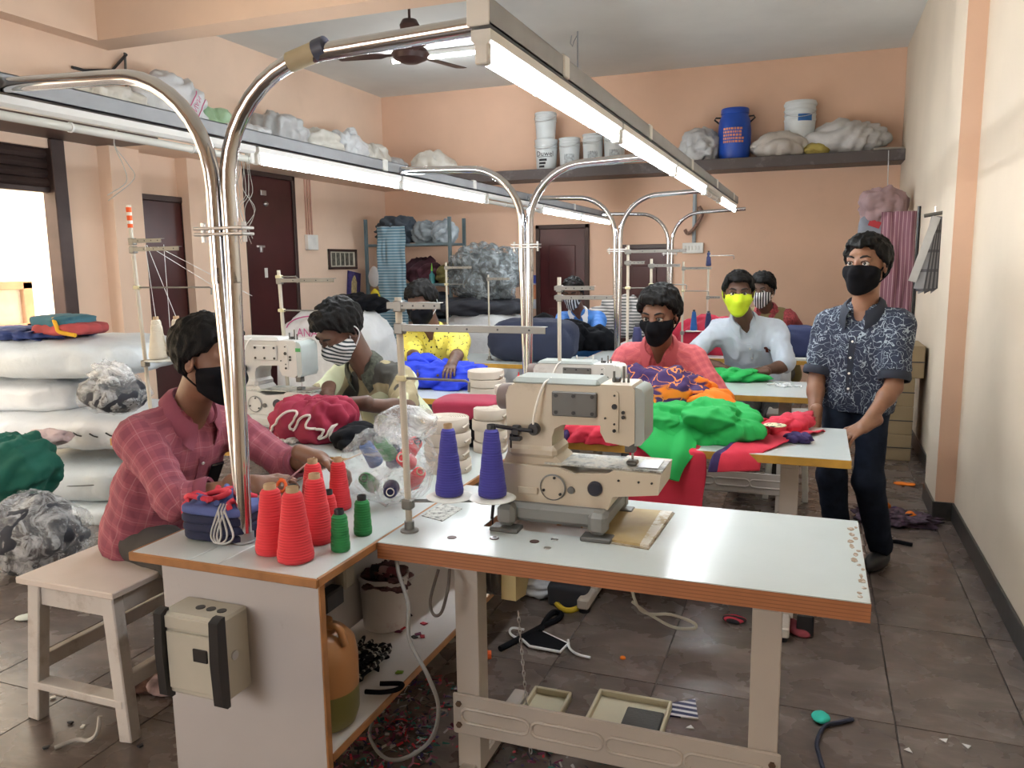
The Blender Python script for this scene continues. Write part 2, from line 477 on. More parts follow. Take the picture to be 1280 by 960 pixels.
def floor_mat():
    b = NB('polished stone')
    v = b.mapv((1.0, 2.4, 1))
    n = b.noise(2.6, 8, v, .70, .4)
    c = b.ramp(n, [(.25, (.060, .048, .043)), (.50, (.115, .090, .079)), (.78, (.23, .185, .165))])
    veins = b.ramp(b.noise(4.5, 6, b.mapv((1, 3.6, 1), rot=(0, 0, .35), loc=(4, 2, 0)), .7, .5), [(.52, (0, 0, 0)), (.80, (.55, .55, .55))])
    c = b.mix(veins, c, (.30, .26, .235))
    rg = b.ramp(b.noise(4, 4), [(.3, (.22,) * 3), (.75, (.34,) * 3)])
    b.bump(b.noise(12, 4), .004, .12)
    return b.fin(c, rg)
M_floor = floor_mat()
floor = MB().span((XL - .2, YF, -.12), (XR + .2, YB + .2, -.0065)).build('floor', pm('grout', (.12, .105, .095), .8), None, 0)
floor['kind'] = 'structure'
TW, TL = .3905, .781
tile = None
rnd = random.Random(3)
x = .303 - 15 * TW
tx = []
while x < XR + .02: tx.append(x); x += TW
y = 2.69 - 6 * TL
ty = []
while y < YB: ty.append(y); y += TL
cands = []
for i, x in enumerate(tx):
    for y in ty: cands.append((x, y))
for (x, y) in cands:
    if y < -1.7 or x < -5.55: continue
    if tile is None:
        me_src = MB().box((0, 0, -.005), (TW - .004, TL - .004, .010), .0012)
        tile = mesh_obj('floor_tile', me_src.V, me_src.F, M_floor, floor, 0, local=True); o = tile
    else:
        o = tile.copy(); COL.objects.link(o)
    p = Vector((x + TW / 2, y + TL / 2, rnd.uniform(-.0004, .0004))) - floor.location
    o.location = p
# walls ------------------------------------------------------------
def struct(o): o['kind'] = 'structure'; return o
struct(MB().span((XL - .2, YB, 0), (XR + .2, YB + .2, ZC)).build('wall_back', M_peach, None, 0))
wr = MB().span((XR, YF, 0), (XR + .2, YB, ZC))
struct(wr.build('wall_right', M_cream, None, 0))
pl = MB().span((.70, 5.05, 0), (XR, 5.50, ZC))
pl_o = pl.build('trim_pillar', [M_cream, M_peach], None, 0)
for p in pl_o.data.polygons:
    if p.normal.y < -.5: p.material_index = 1
struct(pl_o)
sk = MB().span((XR - .012, YF, 0), (XR, 5.05, .11), .003).span((.688, 5.038, 0), (XR, 5.05, .11), .003).span((.688, 5.05, 0), (.70, 5.50, .11), .003).span((XR - .012, 5.5, 0), (XR, YB, .11), .003)
struct(sk.build('baseboard_right', M_skirt, None, 0))
struct(MB().span((XL, YB - .012, 0), (XR, YB, .11), .003).build('baseboard_back', M_skirt, None, 0))
YO = 4.56                                        # far jamb of the roller-shutter opening
wl = MB().span((XL - .2, YO + .12, 0), (XL, YB, ZC)).span((XL - .2, YF, 2.40), (XL, YO + .12, ZC)).span((XL - .2, YF, 0), (XL, -1.1, 2.40))
struct(wl.build('wall_left', M_peach2, None, 0))
for k, (a, b_) in enumerate(((5.00, 5.30), (5.84, 6.58))):
    struct(MB().span((XL, a, 0), (XL + .13, b_, 2.47)).build('trim_pilaster', M_peach2, None, 0))
wf = MB().span((XL - .2, YF - .2, 0), (-3.2, YF, ZC)).span((-1.6, YF - .2, 0), (XR + .2, YF, ZC)).span((-3.2, YF - .2, 2.3), (-1.6, YF, ZC)).span((-3.2, YF - .2, 0), (-1.6, YF, .9))
struct(wf.build('wall_front', M_peach2, None, 0))
struct(MB().span((XL - .2, YF - .2, ZC), (XR + .2, YB + .2, ZC + .15)).build('ceiling', M_ceil, None, 0))
struct(MB().span((XL, 4.95, 3.24), (XR, 5.20, ZC)).build('trim_beam', M_peach2, None, 0))
struct(MB().span((XL, YF, 3.24), (XL + .16, 4.95, ZC)).build('trim_beam_side', M_peach2, None, 0))
struct(MB().span((XL, YF, 2.47), (-4.88, 5.12, 2.63), .004).build('trim_loft_dark', M_brown, None, 0))
struct(MB().span((XL, 5.12, 2.47), (-4.90, YB, 2.60), .004).build('trim_loft', M_peach2, None, 0))
M_slate = dirty('grey brown painted slab', (.075, .06, .058), (.22, .2, .19), .5, .5, 6)
struct(MB().span((-4.90, 9.17, 2.485), (XR, YB, 2.60), .004).build('trim_back_shelf', M_slate, None, 0))
# outdoors beyond the opening --------------------------------------
struct(MB().span((-14, -9, -.2), (XL - .2, 14, -.10)).build('ground_outside', pm('pale dusty ground', (.55, .48, .38), .9), None, 0))
struct(MB().span((-9.4, -6, -.1), (-9.0, 12, 4.2)).build('wall_outside', plaster('pale yellow outer wall', (.80, .72, .55)), None, 0))
struct(MB().span((-5.6, -9, -.2), (6, YF - .2, -.02)).build('ground_front', pm('pale dusty ground', (.55, .48, .38)), None, 0))
# roller shutter: guide post, rolled slats -------------------------
sh = thing('roller_shutter', 'dark brown roller shutter rolled half up above the bright street opening', 'shutter', (XL - .03, 2.8, 2.10))
M_sh = pm('dark brown shutter steel', (.055, .035, .032), .4, .3, var=.2)
MB().span((XL - .10, YO, 0), (XL + .03, YO + .12, 2.47), .006).build('guide_rail', M_sh, sh)
prev = None
for k in range(5):
    zz = 2.115 + k * .07
    m = MB()
    prof = [(-.5, 0), (-.5, .012), (-.1, .030), (.3, .022), (.5, .006), (.5, 0)]
    Vp = [(XL - .05 + b * 1.0, -1.1 if e == 0 else YO, zz + .035 + a * .0705) for e in (0, 1) for a, b in prof]
    n = len(prof)
    m.add(Vp, [tuple(range(n)), tuple(reversed(range(n, 2 * n)))] + [(i, n + i, n + (i + 1) % n, (i + 1) % n) for i in range(n)])
    m.build('slat', M_sh, sh, 20)
MB().span((XL - .075, -1.1, 2.075), (XL - .02, YO, 2.115), .004).build('bottom_bar', M_sh, sh)
# a wooden crate frame standing in the opening
cr = thing('wooden_notice_frame', 'orange wooden frame with a pale sheet standing outside the shutter opening', 'frame', (-6.1, 4.32, 0))
mw = pm('pale orange wood', (.62, .42, .28), .6)
cp = lambda px, py: AX(px, py, -6.1)
a, b2 = cp(35, 352), cp(38, 412)
m = MB().span((-6.15, 3.55, a.z - .06), (-6.05, a.y, a.z + .01), .006).span((-6.15, 3.55, b2.z - .02), (-6.05, a.y, b2.z + .06), .006).span((-6.15, a.y - .09, b2.z), (-6.05, a.y, a.z), .006)
m.build('frame', mw, cr)
for yq in (a.y - .07, 3.6): MB().span((-6.13, yq, -.1), (-6.07, yq + .06, b2.z), .006).build('leg', mw, cr)
MB().span((-6.12, 3.58, b2.z + .04), (-6.09, a.y - .09, a.z - .05)).build('sheet', pm('pale sheet', (.8, .76, .68), .8), cr, 0)

# doors --------------------------------------------------------------
M_door = pm('maroon brown door paint', (.055, .012, .013), .28, var=.25, scale=2)
M_steel = pm('brushed steel', (.55, .55, .55), .3, 1.0, var=.1)
M_white = pm('white plastic', (.75, .74, .70), .4)
def door_x(n, y0, y1, z1, bolts=True):
    d = thing('door_%d' % n, None, None, (XL, (y0 + y1) / 2, 0)); struct(d)
    m = MB()
    for a, b_ in ((y0 - .05, y0), (y1, y1 + .05)): m.span((XL - .02, a, 0), (XL + .05, b_, z1 + .05), .005)
    m.span((XL - .02, y0 - .05, z1), (XL + .05, y1 + .05, z1 + .05), .005)
    m.build('door_frame', M_brown, d)
    MB().span((XL - .01, y0, .01), (XL + .03, y1, z1), .004).build('door_leaf', M_door, d)
    return d
dA = door_x(1, 5.38, 5.84, 2.08)
dB = door_x(2, 6.70, 7.50, 2.42)
m = MB(); 
pz = AX(333, 341, XL + .035)
MB().box((XL + .034, pz.y, pz.z), (.006, .05, .10), .002).build('door_sign', M_white, dB)
q = AX(329, 241, XL + .035); MB().box((XL + .036, q.y, q.z), (.012, .09, .05), .003).build('door_latch', M_steel, dB)
q = AX(332, 255, XL + .035); MB().lathe([(.03, 0), (.03, .012), (.015, .03), (0, .032)], (XL + .03, q.y, q.z), 16, Matrix.Rotation(R(90), 3, 'Y')).build('door_knob', M_steel, dB)
q = AX(326, 308, XL + .035); MB().box((XL + .036, q.y, q.z), (.02, .12, .02), .003).box((XL + .04, q.y, q.z - .03), (.02, .03, .06), .003).build('bolt', M_steel, dB)
def door_y(n, x0, x1, z1, leaf=True):
    d = thing('door_%d' % n, None, None, ((x0 + x1) / 2, YB, 0)); struct(d)
    m = MB()
    for a, b_ in ((x0 - .05, x0), (x1, x1 + .05)): m.span((a, YB - .05, 0), (b_, YB + .02, z1 + .05), .005)
    m.span((x0 - .05, YB - .05, z1), (x1 + .05, YB + .02, z1 + .05), .005)
    m.build('door_frame', M_brown, d)
    MB().span((x0, YB - .03, .01), (x1, YB + .01, z1), .004).build('door_leaf', M_door, d)
    for z0, z2 in ((.25, .95), (1.1, z1 - .2)):
        MB().span((x0 + .12, YB - .042, z0), (x1 - .12, YB - .028, z2), .008).build('door_panel', M_door, d)
    return d
door_y(3, -3.22, -2.64, 1.92)
door_y(4, -2.18, -1.64, 1.66)
# ================================================================== light rails on chrome arches
XP, XRR, XRL = -1.43, -.68, -2.18
M_chrome = pm('polished chrome', (.56, .57, .60), .11, 1.0, var=.04)
M_alu = pm('grey aluminium channel', (.30, .32, .35), .5, .0, var=.1)
M_batten = pm('white enamel batten', (.72, .73, .72), .4, var=.04)
M_tube = emis('lit fluorescent tube', (.90, .96, 1.0), TUBE_POWER)
M_tubeoff = pm('unlit milky tube', (.62, .63, .60), .25, var=.03)
M_clip = pm('grey plastic clip', (.25, .26, .27), .5)
def bent(xe, side, y, x0, zf=1.56, zt=2.0, r=.30):
    """pipe: up from the flange, quarter bend, level arm to the rail at xe"""
    pts = [Vector((x0, y, zf - .10)), Vector((x0, y, zt - r))]
    pts += arc((x0 + side * r, y, zt - r), r, math.pi if side > 0 else 0, math.pi / 2, 10, (1, 0, 0), (0, 0, 1))[1:]
    pts += [Vector((xe, y, zt + .016))]
    return pts
for k, y in enumerate((1.70, 4.02, 6.12, 8.50)):
    z0 = .762
    lab = ('chrome twin light pole rising from the bench end beside the red thread cones',
           'chrome twin light pole rising behind the beige elastic rolls',
           'slim chrome light pole in the middle, third along the bench from the electrical box',
           'farthest chrome light pole, standing last along the bench toward the back wall')[k]
    p = thing('light_pole', lab, 'pole', (XP, y, z0), 0, 'arched chrome light poles along the bench')
    s = .022 if k == 0 else .020
    r1 = .0205 if k < 2 else .018
    L = [Vector((XP - .004, y + .012, z0 + .03)), Vector((XP - s, y, 1.5))]
    MB().tube(L + bent(XRL, -1, y, XP - s), r1, 14).build('arch_pipe', M_chrome, p, 60)
    Rr = [Vector((XP + .010, y - .006, z0 + .03)), Vector((XP + s, y, 1.5))]
    MB().tube(Rr + bent(XRR, 1, y, XP + s), r1, 14).build('arch_pipe', M_chrome, p, 60)
    MB().box((XP, y, 1.585), (.155, .05, .008), .002).box((XP, y, 1.600), (.155, .05, .008), .002).cyl((XP - .065, y, 1.565), (XP - .065, y, 1.615), .006, n=8).cyl((XP + .065, y, 1.565), (XP + .065, y, 1.615), .006, n=8).build('clamp_plate', M_steel, p)
    MB().lathe([(.030, 0), (.030, .004), (.026, .006), (.026, .032), (.021, .034)], (XP + .003, y, z0), 20).build('base_collar', M_clip, p)
    if k == 0:
        c = bent(XRR, 1, y, XP + s); q0, q1 = c[9], c[10]
        q2 = q1 + (q1 - q0).normalized() * .03
        MB().cyl(q0, q2, .0235, n=16).build('taped_joint', pm('yellowed tape', (.42, .36, .24), .6), p)
        MB().cyl(q2, q2 + (q2 - q1), .026, n=16).build('hose_clip', pm('blue black clip', (.05, .06, .10), .5), p)
def rail(x, y0, y1, lab):
    t = thing('light_rail', lab, 'rail', (x, (y0 + y1) / 2, 1.99))
    m = MB()
    m.span((x - .024, y0, 1.995), (x + .024, y1, 2.0)).span((x - .024, y0, 1.995), (x - .021, y1, 2.05)).span((x + .021, y0, 1.995), (x + .024, y1, 2.05))
    m.span((x - .024, y0, 2.047), (x - .010, y1, 2.05)).span((x + .010, y0, 2.047), (x + .024, y1, 2.05))
    m.build('channel', M_alu, t, 0)
    MB().span((x - .026, y0 - .004, 1.993), (x + .026, y0, 2.052), .002).build('end_cap', M_batten, t)
    MB().span((x - .026, y1, 1.993), (x + .026, y1 + .004, 2.052), .002).build('end_cap', M_clip, t)
    yy = y0 + .55
    while yy < y1:
        MB().box((x, yy, 2.026), (.058, .05, .06), .004).build('hanger_clip', M_batten, t); yy += 1.2
    return t
rail(XRR, 1.63, 7.35, 'long grey aluminium light rail over the table with the cream sewing machine')
rail(XRL, .9, 8.95, 'long grey aluminium light rail above the sacks and the left row of tables')
def fitting(x, y0, y1, lit, lab, grp):
    t = thing('tube_light', lab, 'tube light', (x, (y0 + y1) / 2, 1.92), 0, grp)
    MB().prism([(-.022, 1.989), (.022, 1.989), (.022, 1.968), (.012, 1.957), (-.012, 1.957), (-.022, 1.968)], y1 - y0, (x, (y0 + y1) / 2, 0), RX).build('batten', M_batten, t)
    for ye in (y0 + .012, y1 - .012):
        MB().box((x, ye, 1.945), (.030, .024, .052), .003).build('lamp_holder', M_batten, t)
    MB().cyl((x, y0 + .024, 1.936), (x, y1 - .024, 1.936), .0135, n=12).build('tube', M_tube if lit else M_tubeoff, t, 60)
    for f in (.3, .72):
        MB().cyl((x, y0 + (y1 - y0) * f, 1.936), (x, y0 + (y1 - y0) * f + .008, 1.936), .016, n=12).build('tube_clip', M_batten, t)
g1 = 'lit tubes under the rail over the machine table'; g2 = 'lit tubes under the rail on the side of the sacks'
fitting(XRR, 1.64, 2.88, True, 'lit white tube light at the rail end over the cream sewing machine', g1)
fitting(XRR, 2.90, 4.09, True, 'lit tube light, second along the rail from the cream sewing machine', g1)
fitting(XRR, 4.11, 5.28, True, 'lit tube light, third along the rail from the cream sewing machine', g1)
fitting(XRR, 5.32, 6.10, False, 'unlit tube light between lit ones toward the end of its rail', g1)
fitting(XRR, 6.12, 7.30, True, 'last lit tube light on the rail ending near the blue barrel', g1)
fitting(XRL, 1.55, 2.79, False, 'unlit tube light over the person in the plum checked shirt', g2)
fitting(XRL, 2.81, 4.03, True, 'lit tube light just past the front chrome arch, above the left sewing machine', g2)
fitting(XRL, 4.05, 5.26, True, 'lit tube light in line over the person in the yellow shirt', g2)
fitting(XRL, 5.30, 6.50, False, 'unlit tube light between the two lit pairs of the sack-side rail', g2)
fitting(XRL, 6.52, 7.70, True, 'lit tube light near the far brown door, first of the far pair', g2)
fitting(XRL, 7.72, 8.92, True, 'lit tube light at the far end of the sack-side rail', g2)
# tube on the ceiling behind the fan
a, b2 = AZ(487, 77, 3.60), AZ(640, 62, 3.60)
t = thing('ceiling_tube_light', 'lit tube light fixed to the ceiling behind the brown fan', 'tube light', ((a.x + b2.x) / 2, (a.y + b2.y) / 2, 3.58))
yc = (a.y + b2.y) / 2
MB().span((a.x, yc - .025, 3.62), (b2.x, yc + .025, ZC), .004).build('batten', M_batten, t)
MB().cyl((a.x + .02, yc, 3.60), (b2.x - .02, yc, 3.60), .0135, n=12).build('tube', M_tube, t, 60)
for xx in (a.x + .01, b2.x - .01): MB().box((xx, yc, 3.61), (.025, .035, .06), .003).build('lamp_holder', M_batten, t)
# fan
fc = AY(513, 68, 6.0)
fan = thing('ceiling_fan', 'dark brown ceiling fan hanging on a rod below the grey ceiling', 'fan', (fc.x, fc.y, fc.z))
M_fan = pm('dark brown fan enamel', (.05, .020, .017), .35)
MB().cyl((fc.x, fc.y, fc.z + .06), (fc.x, fc.y, ZC), .011, n=10).build('down_rod', M_fan, fan)
MB().lathe([(.015, .13), (.065, .13), (.080, .22), (.058, .26), (.015, .26)], fc, 20).build('canopy', M_fan, fan)
MB().lathe([(.0, -.070), (.065, -.066), (.13, -.038), (.152, 0), (.13, .038), (.065, .065), (.026, .09), (.026, .13)], fc, 28).build('motor', M_fan, fan)
for k in range(3):
    an = R(72 + 120 * k); d = Vector((math.cos(an), math.sin(an), 0)); s_ = Vector((-d.y, d.x, 0))
    Bm = Matrix((d, s_ + Vector((0, 0, .12)), Vector((0, 0, 1)))).transposed()
    MB().prism([(.10, -.02), (.20, -.025), (.26, -.06), (.60, -.065), (.62, .0), (.60, .055), (.26, .05), (.20, .025), (.10, .02)], .004, fc, Bm).build('blade', M_fan, fan)
# small hook on the ceiling above the rail
q = AZ(722, 42, ZC - .02)
hk = thing('ceiling_hook', 'thin grey hook and rod hanging from the ceiling above the light rail', 'hook', (q.x, q.y, ZC - .36))
MB().cyl((q.x, q.y, ZC - .34), (q.x, q.y, ZC), .008, n=8).build('rod', M_alu, hk)
MB().tube([(q.x - .06, q.y, ZC - .03), (q.x - .07, q.y, ZC - .10), (q.x - .05, q.y, ZC - .13), (q.x - .04, q.y, ZC - .09), (q.x, q.y, ZC - .03)], .005, 6).build('wire_hook', M_alu, hk)
# ================================================================== bench and tables
TZ = .76
def lam_mat(name, col=(.55, .605, .605)):
    b = NB(name)
    c = b.ramp(b.noise(2.5, 4), [(.3, sc(col, .96)), (.7, sc(col, 1.04))])
    f = b.ramp(b.noise(30, 5, rough=.75), [(.66, (0, 0, 0)), (.78, (.5, .5, .5))])
    c = b.mix(f, c, sc(col, .62))
    b.bump(b.noise(140, 2), .001, .15)
    return b.fin(c, .22)
M_lam = lam_mat('white laminate')
M_lam2 = lam_mat('warm white laminate', (.66, .62, .60))
def edge_mat(name, col):
    b = NB(name); v = b.sep()
    c = b.mix(b.band(v[2], .009, .25), col, sc(col, .6))
    f = b.ramp(b.noise(22, 4), [(.3, (.0,) * 3), (.7, (.45,) * 3)])
    return b.fin(b.mix(f, c, sc(col, .72)), .55)
M_ply = edge_mat('orange brown plywood edge', (.42, .17, .075))
M_wood = pm('brown wood edging', (.33, .15, .055), .45, var=.25, scale=12)
M_yellow = pm('mustard yellow edging', (.50, .28, .045), .5, var=.2, scale=10)
M_panel = dirty('white board panel', (.43, .41, .415), (.26, .22, .20), .5, .35, 14, .66)
BX0, BX1, BY0, BY1 = -1.672, -1.085, 1.535, 8.9
bench = thing('centre_bench', 'long white topped bench with brown edging running down the middle of the room', 'bench', ((BX0 + BX1) / 2, BY0, 0))
for a, b_ in ((BX0 + .008, -1.475), (-1.473, -1.385), (-1.383, BX1 - .008)):
    MB().span((a, BY0 + .008, TZ - .022), (b_, BY1, TZ), .0012).build('top_board', M_lam, bench, 0)
MB().span((BX0, BY0, TZ - .024), (BX1, BY0 + .008, TZ + .0005), .003).build('edge_strip', M_wood, bench)
for x0, x1 in ((BX0, BX0 + .008), (BX1 - .008, BX1)): MB().span((x0, BY0 + .008, TZ - .024), (x1, BY1, TZ + .0005), .003).build('edge_strip', M_wood, bench)
for y in (BY0 + .022, 3.9, 6.3, 8.86):
    MB().span((BX0 + .09, y, 0), (BX1 - .012, y + .018, TZ - .024), .001).build('end_panel', M_panel, bench, 0)
    MB().span((BX1 - .012, y - .001, 0), (BX1 - .006, y + .019, TZ - .024), .001).build('panel_edge', M_wood, bench, 0)
MB().span((-1.43, BY0 + .045, .30), (-1.41, BY1 - .05, TZ - .024)).build('spine_board', M_panel, bench, 0)
MB().span((BX0 + .10, BY0 + .045, .26), (BX1 - .012, 3.89, .278), .001).build('lower_shelf', M_lam2, bench, 0)
MB().span((BX1 - .012, BY0 + .045, .258), (BX1 - .006, 3.89, .2785), .001).build('shelf_edge', M_wood, bench, 0)
MB().span((BX0 + .10, 3.92, .26), (BX1 - .012, 8.85, .278), .001).build('lower_shelf', M_lam2, bench, 0)
# switch box on the end panel --------------------------------------
sbx = thing('electrical_box', 'beige electrical box with black side grips on the white bench end', 'electrical box', (-1.44, BY0 + .02, .40))
yb = BY0 + .022; M_bx = pm('beige enamel', (.44, .42, .36), .4, var=.05); M_blk = pm('black plastic', (.016, .016, .018), .35)
x0, x1, z0, z1 = -1.50, -1.31, .440, .655
MB().span((x0, yb - .10, z0), (x1, yb, z1), .006).build('body', M_bx, sbx)
MB().span((x0 + .022, yb - .108, z0 + .018), (x1 - .025, yb - .099, z1 - .045), .003).build('lid', M_bx, sbx)
MB().span((x0 + .02, yb - .107, z1 - .038), (x1 - .025, yb - .099, z1 - .006), .002).build('lid_rail', M_bx, sbx)
for xa, xb in ((x0 - .004, x0 + .020), (x1 - .024, x1 + .003)):
    pr = [(0, z0 - .012), (-.016, z0), (-.021, (z0 + z1) / 2), (-.016, z1), (0, z1 + .008)]
    MB().prism([(yb - .100 + a, z) for a, z in pr] + [(yb - .088, z1 + .008), (yb - .088, z0 - .012)], xb - xa, ((xa + xb) / 2, 0, 0), RYZ).build('grip', M_blk, sbx)
MB().box((x1 - .062, yb - .109, z0 + .12), (.044, .006, .034), .002).build('window', M_blk, sbx)
for k in range(3): MB().cyl((x0 + .085 + k * .033, yb - .05, z1 - .001), (x0 + .085 + k * .033, yb - .05, z1 + .002), .012, n=16).build('cable_hole', M_blk, sbx)
MB().cyl((x1 - .001, yb - .06, z0 + .11), (x1 + .003, yb - .06, z0 + .11), .012, n=16).build('cable_gland', M_steel, sbx)
# sewing tables ------------------------------------------------------
M_frame = dirty('cream painted steel frame', (.50, .46, .42), (.25, .18, .13), .45, .5, 10, .68)
def sewing_table(lab, x0, x1, y0, y1, edge, hole=None, h=.034, frame=True, grp=None):
    t = thing('sewing_table', lab, 'table', ((x0 + x1) / 2, (y0 + y1) / 2, 0), 0, grp)
    zt = TZ
    def slab(z0, z1, ins, mat, nm):
        m = MB(); X0, X1, Y0, Y1 = x0 + ins, x1 - ins, y0 + ins, y1 - ins
        if hole:
            a, b_, c, d = hole
            for lo, hi in (((X0, Y0), (X1, c)), ((X0, d), (X1, Y1)), ((X0, c), (a, d)), ((b_, c), (X1, d))): m.span((lo[0], lo[1], z0), (hi[0], hi[1], z1))
        else: m.span((X0, Y0, z0), (X1, Y1, z1), .001)
        return m.build(nm, mat, t, 0)
    slab(zt - h, zt - .0025, 0, edge, 'tabletop'); slab(zt - .0025, zt, .001, M_lam, 'laminate_sheet')
    if hole:
        a, b_, c, d = hole
        MB().span((a - .02, c - .02, zt - h - .045), (b_ + .02, d + .02, zt - h - .028)).build('well_board', M_lam2, t, 0)
        for xx in (a - .02, b_ + .01): MB().span((xx, c - .02, zt - h - .03), (xx + .01, d + .02, zt - h)).build('well_side', M_lam2, t, 0)
    if not frame: return t
    yc = y0 + .17
    for s_, xx in ((-1, x0 + .20), (1, x1 - .22)):
        m = MB().span((xx - .035, yc - .035, .05), (xx + .035, yc - .030, zt - h), .001)
        for q in (-1, 1): m.span((xx + q * .035 - (.004 if q > 0 else 0), yc - .030, .05), (xx + q * .035 + (0 if q > 0 else .004), yc + .03, zt - h), .001)
        m.build('post', M_frame, t, 0)
        MB().span((xx - .025, y0 + .0, .02), (xx + .025, y1 - .02, .065), .006).build('foot_bar', M_frame, t)
        for yy in (y0 + .03, y1 - .05): MB().cyl((xx, yy, 0), (xx, yy, .022), .022, n=14).build('rubber_foot', M_blk, t)
        MB().span((xx - .03, y0 + .06, zt - h - .03), (xx + .03, y1 - .06, zt - h), .003).build('top_bracket', M_frame, t)
    m = MB().span((x0 + .155, yc - .046, .16), (x1 - .175, yc - .036, .285), .004)
    cb = m.build('cross_plate', M_frame, t)
    n = 4; L = (x1 - .175) - (x0 + .155)
    for k in range(n):
        cx = x0 + .155 + L * (k + .62) / (n + .25); w = L / n * .36
        pts = arc((cx + w, yc - .047, .222), .022, -math.pi / 2, math.pi / 2, 6, (1, 0, 0), (0, 0, 1)) + arc((cx - w, yc - .047, .222), .022, math.pi / 2, 3 * math.pi / 2, 6, (1, 0, 0), (0, 0, 1))
        MB().tube(pts + [pts[0]], .005, 6).build('pressed_rib', M_frame, cb)
    for xx in (x0 + .175, x1 - .195):
        for z in (.19, .255): MB().cyl((xx, yc - .052, z), (xx, yc - .044, z), .009, n=6).build('bolt', pm('rusty bolt', (.16, .10, .07), .6, .5), cb)
    return t
HOLE = (-.86, -.52, 2.03, 2.29)
T1 = sewing_table('white sewing table with chipped orange plywood edge under the cream machine', -1.083, .143, 1.815, 2.41, M_ply, HOLE, .046)
T2 = sewing_table('white table with mustard edge under the green and orange garments', -1.083, .155, 3.16, 3.76, M_yellow)
T3 = sewing_table('white table with mustard edge before the person in the lime green mask', -1.083, .09, 4.58, 5.18, M_yellow)
T4 = sewing_table('farthest white table, beside the folded navy cloth and the olive vest', -1.083, .04, 6.30, 6.90, M_yellow)
L1 = sewing_table('white table under the white sewing machine and the maroon cloth', -2.90, -1.676, 2.62, 3.22, M_yellow)
L2 = sewing_table('white table with mustard edge under the royal blue garment', -2.90, -1.676, 3.98, 4.58, M_yellow)
L3 = sewing_table('white table behind the person in the yellow shirt, heaped with dark cloth', -2.90, -1.676, 5.55, 6.15, M_yellow)
# long seat at the front ---------------------------------------------
st = thing('wooden_stool_bench', 'whitewashed wooden bench seat with splayed legs under the plum shirted person', 'stool', (-2.25, 2.15, 0))
M_ww = dirty('whitewashed wood', (.52, .49, .47), (.26, .20, .17), .7, .6, 8, .52)
SZ = .50
a, b2, c2 = AZ(22, 720, SZ), AZ(125, 738, SZ), AZ(205, 703, SZ)
sx0, sx1, sy0, sy1 = a.x, b2.x + .06, a.y - .01, a.y + .86
MB().span((sx0, sy0, SZ - .022), (sx1, sy1, SZ), .003).build('seat', pm('pale pinkish board', (.60, .53, .49), .5, var=.06), st)
for yy, q in ((sy0 + .045, -1), (sy1 - .045, 1)):
    for xx, p in ((sx0 + .05, -1), (sx1 - .055, 1)):
        MB().bar((xx, yy, SZ - .022), (xx + p * .03 + (.0 if p < 0 else .03), yy + q * .03, 0), .052, .045, .004, (0, 1, 0)).build('leg', M_ww, st)
    MB().span((sx0 + .05, yy - .014, .40), (sx1 - .05, yy + .014, SZ - .022), .003).build('apron', M_ww, st)
    MB().bar((sx0 + .03, yy + q * .02, .125), (sx1 - .0, yy + q * .02, .125), .055, .026, .003).build('stretcher', M_ww, st)
for xx in (sx0 + .03, sx1 - .01):
    MB().bar((xx, sy0 + .02, .19), (xx, sy1 - .02, .19), .03, .05, .003).build('stretcher', M_ww, st)
    MB().span((xx + (.01 if xx < -2.2 else -.04), sy0 + .06, .41), (xx + (.035 if xx < -2.2 else -.015), sy1 - .06, SZ - .022), .003).build('apron', M_ww, st)
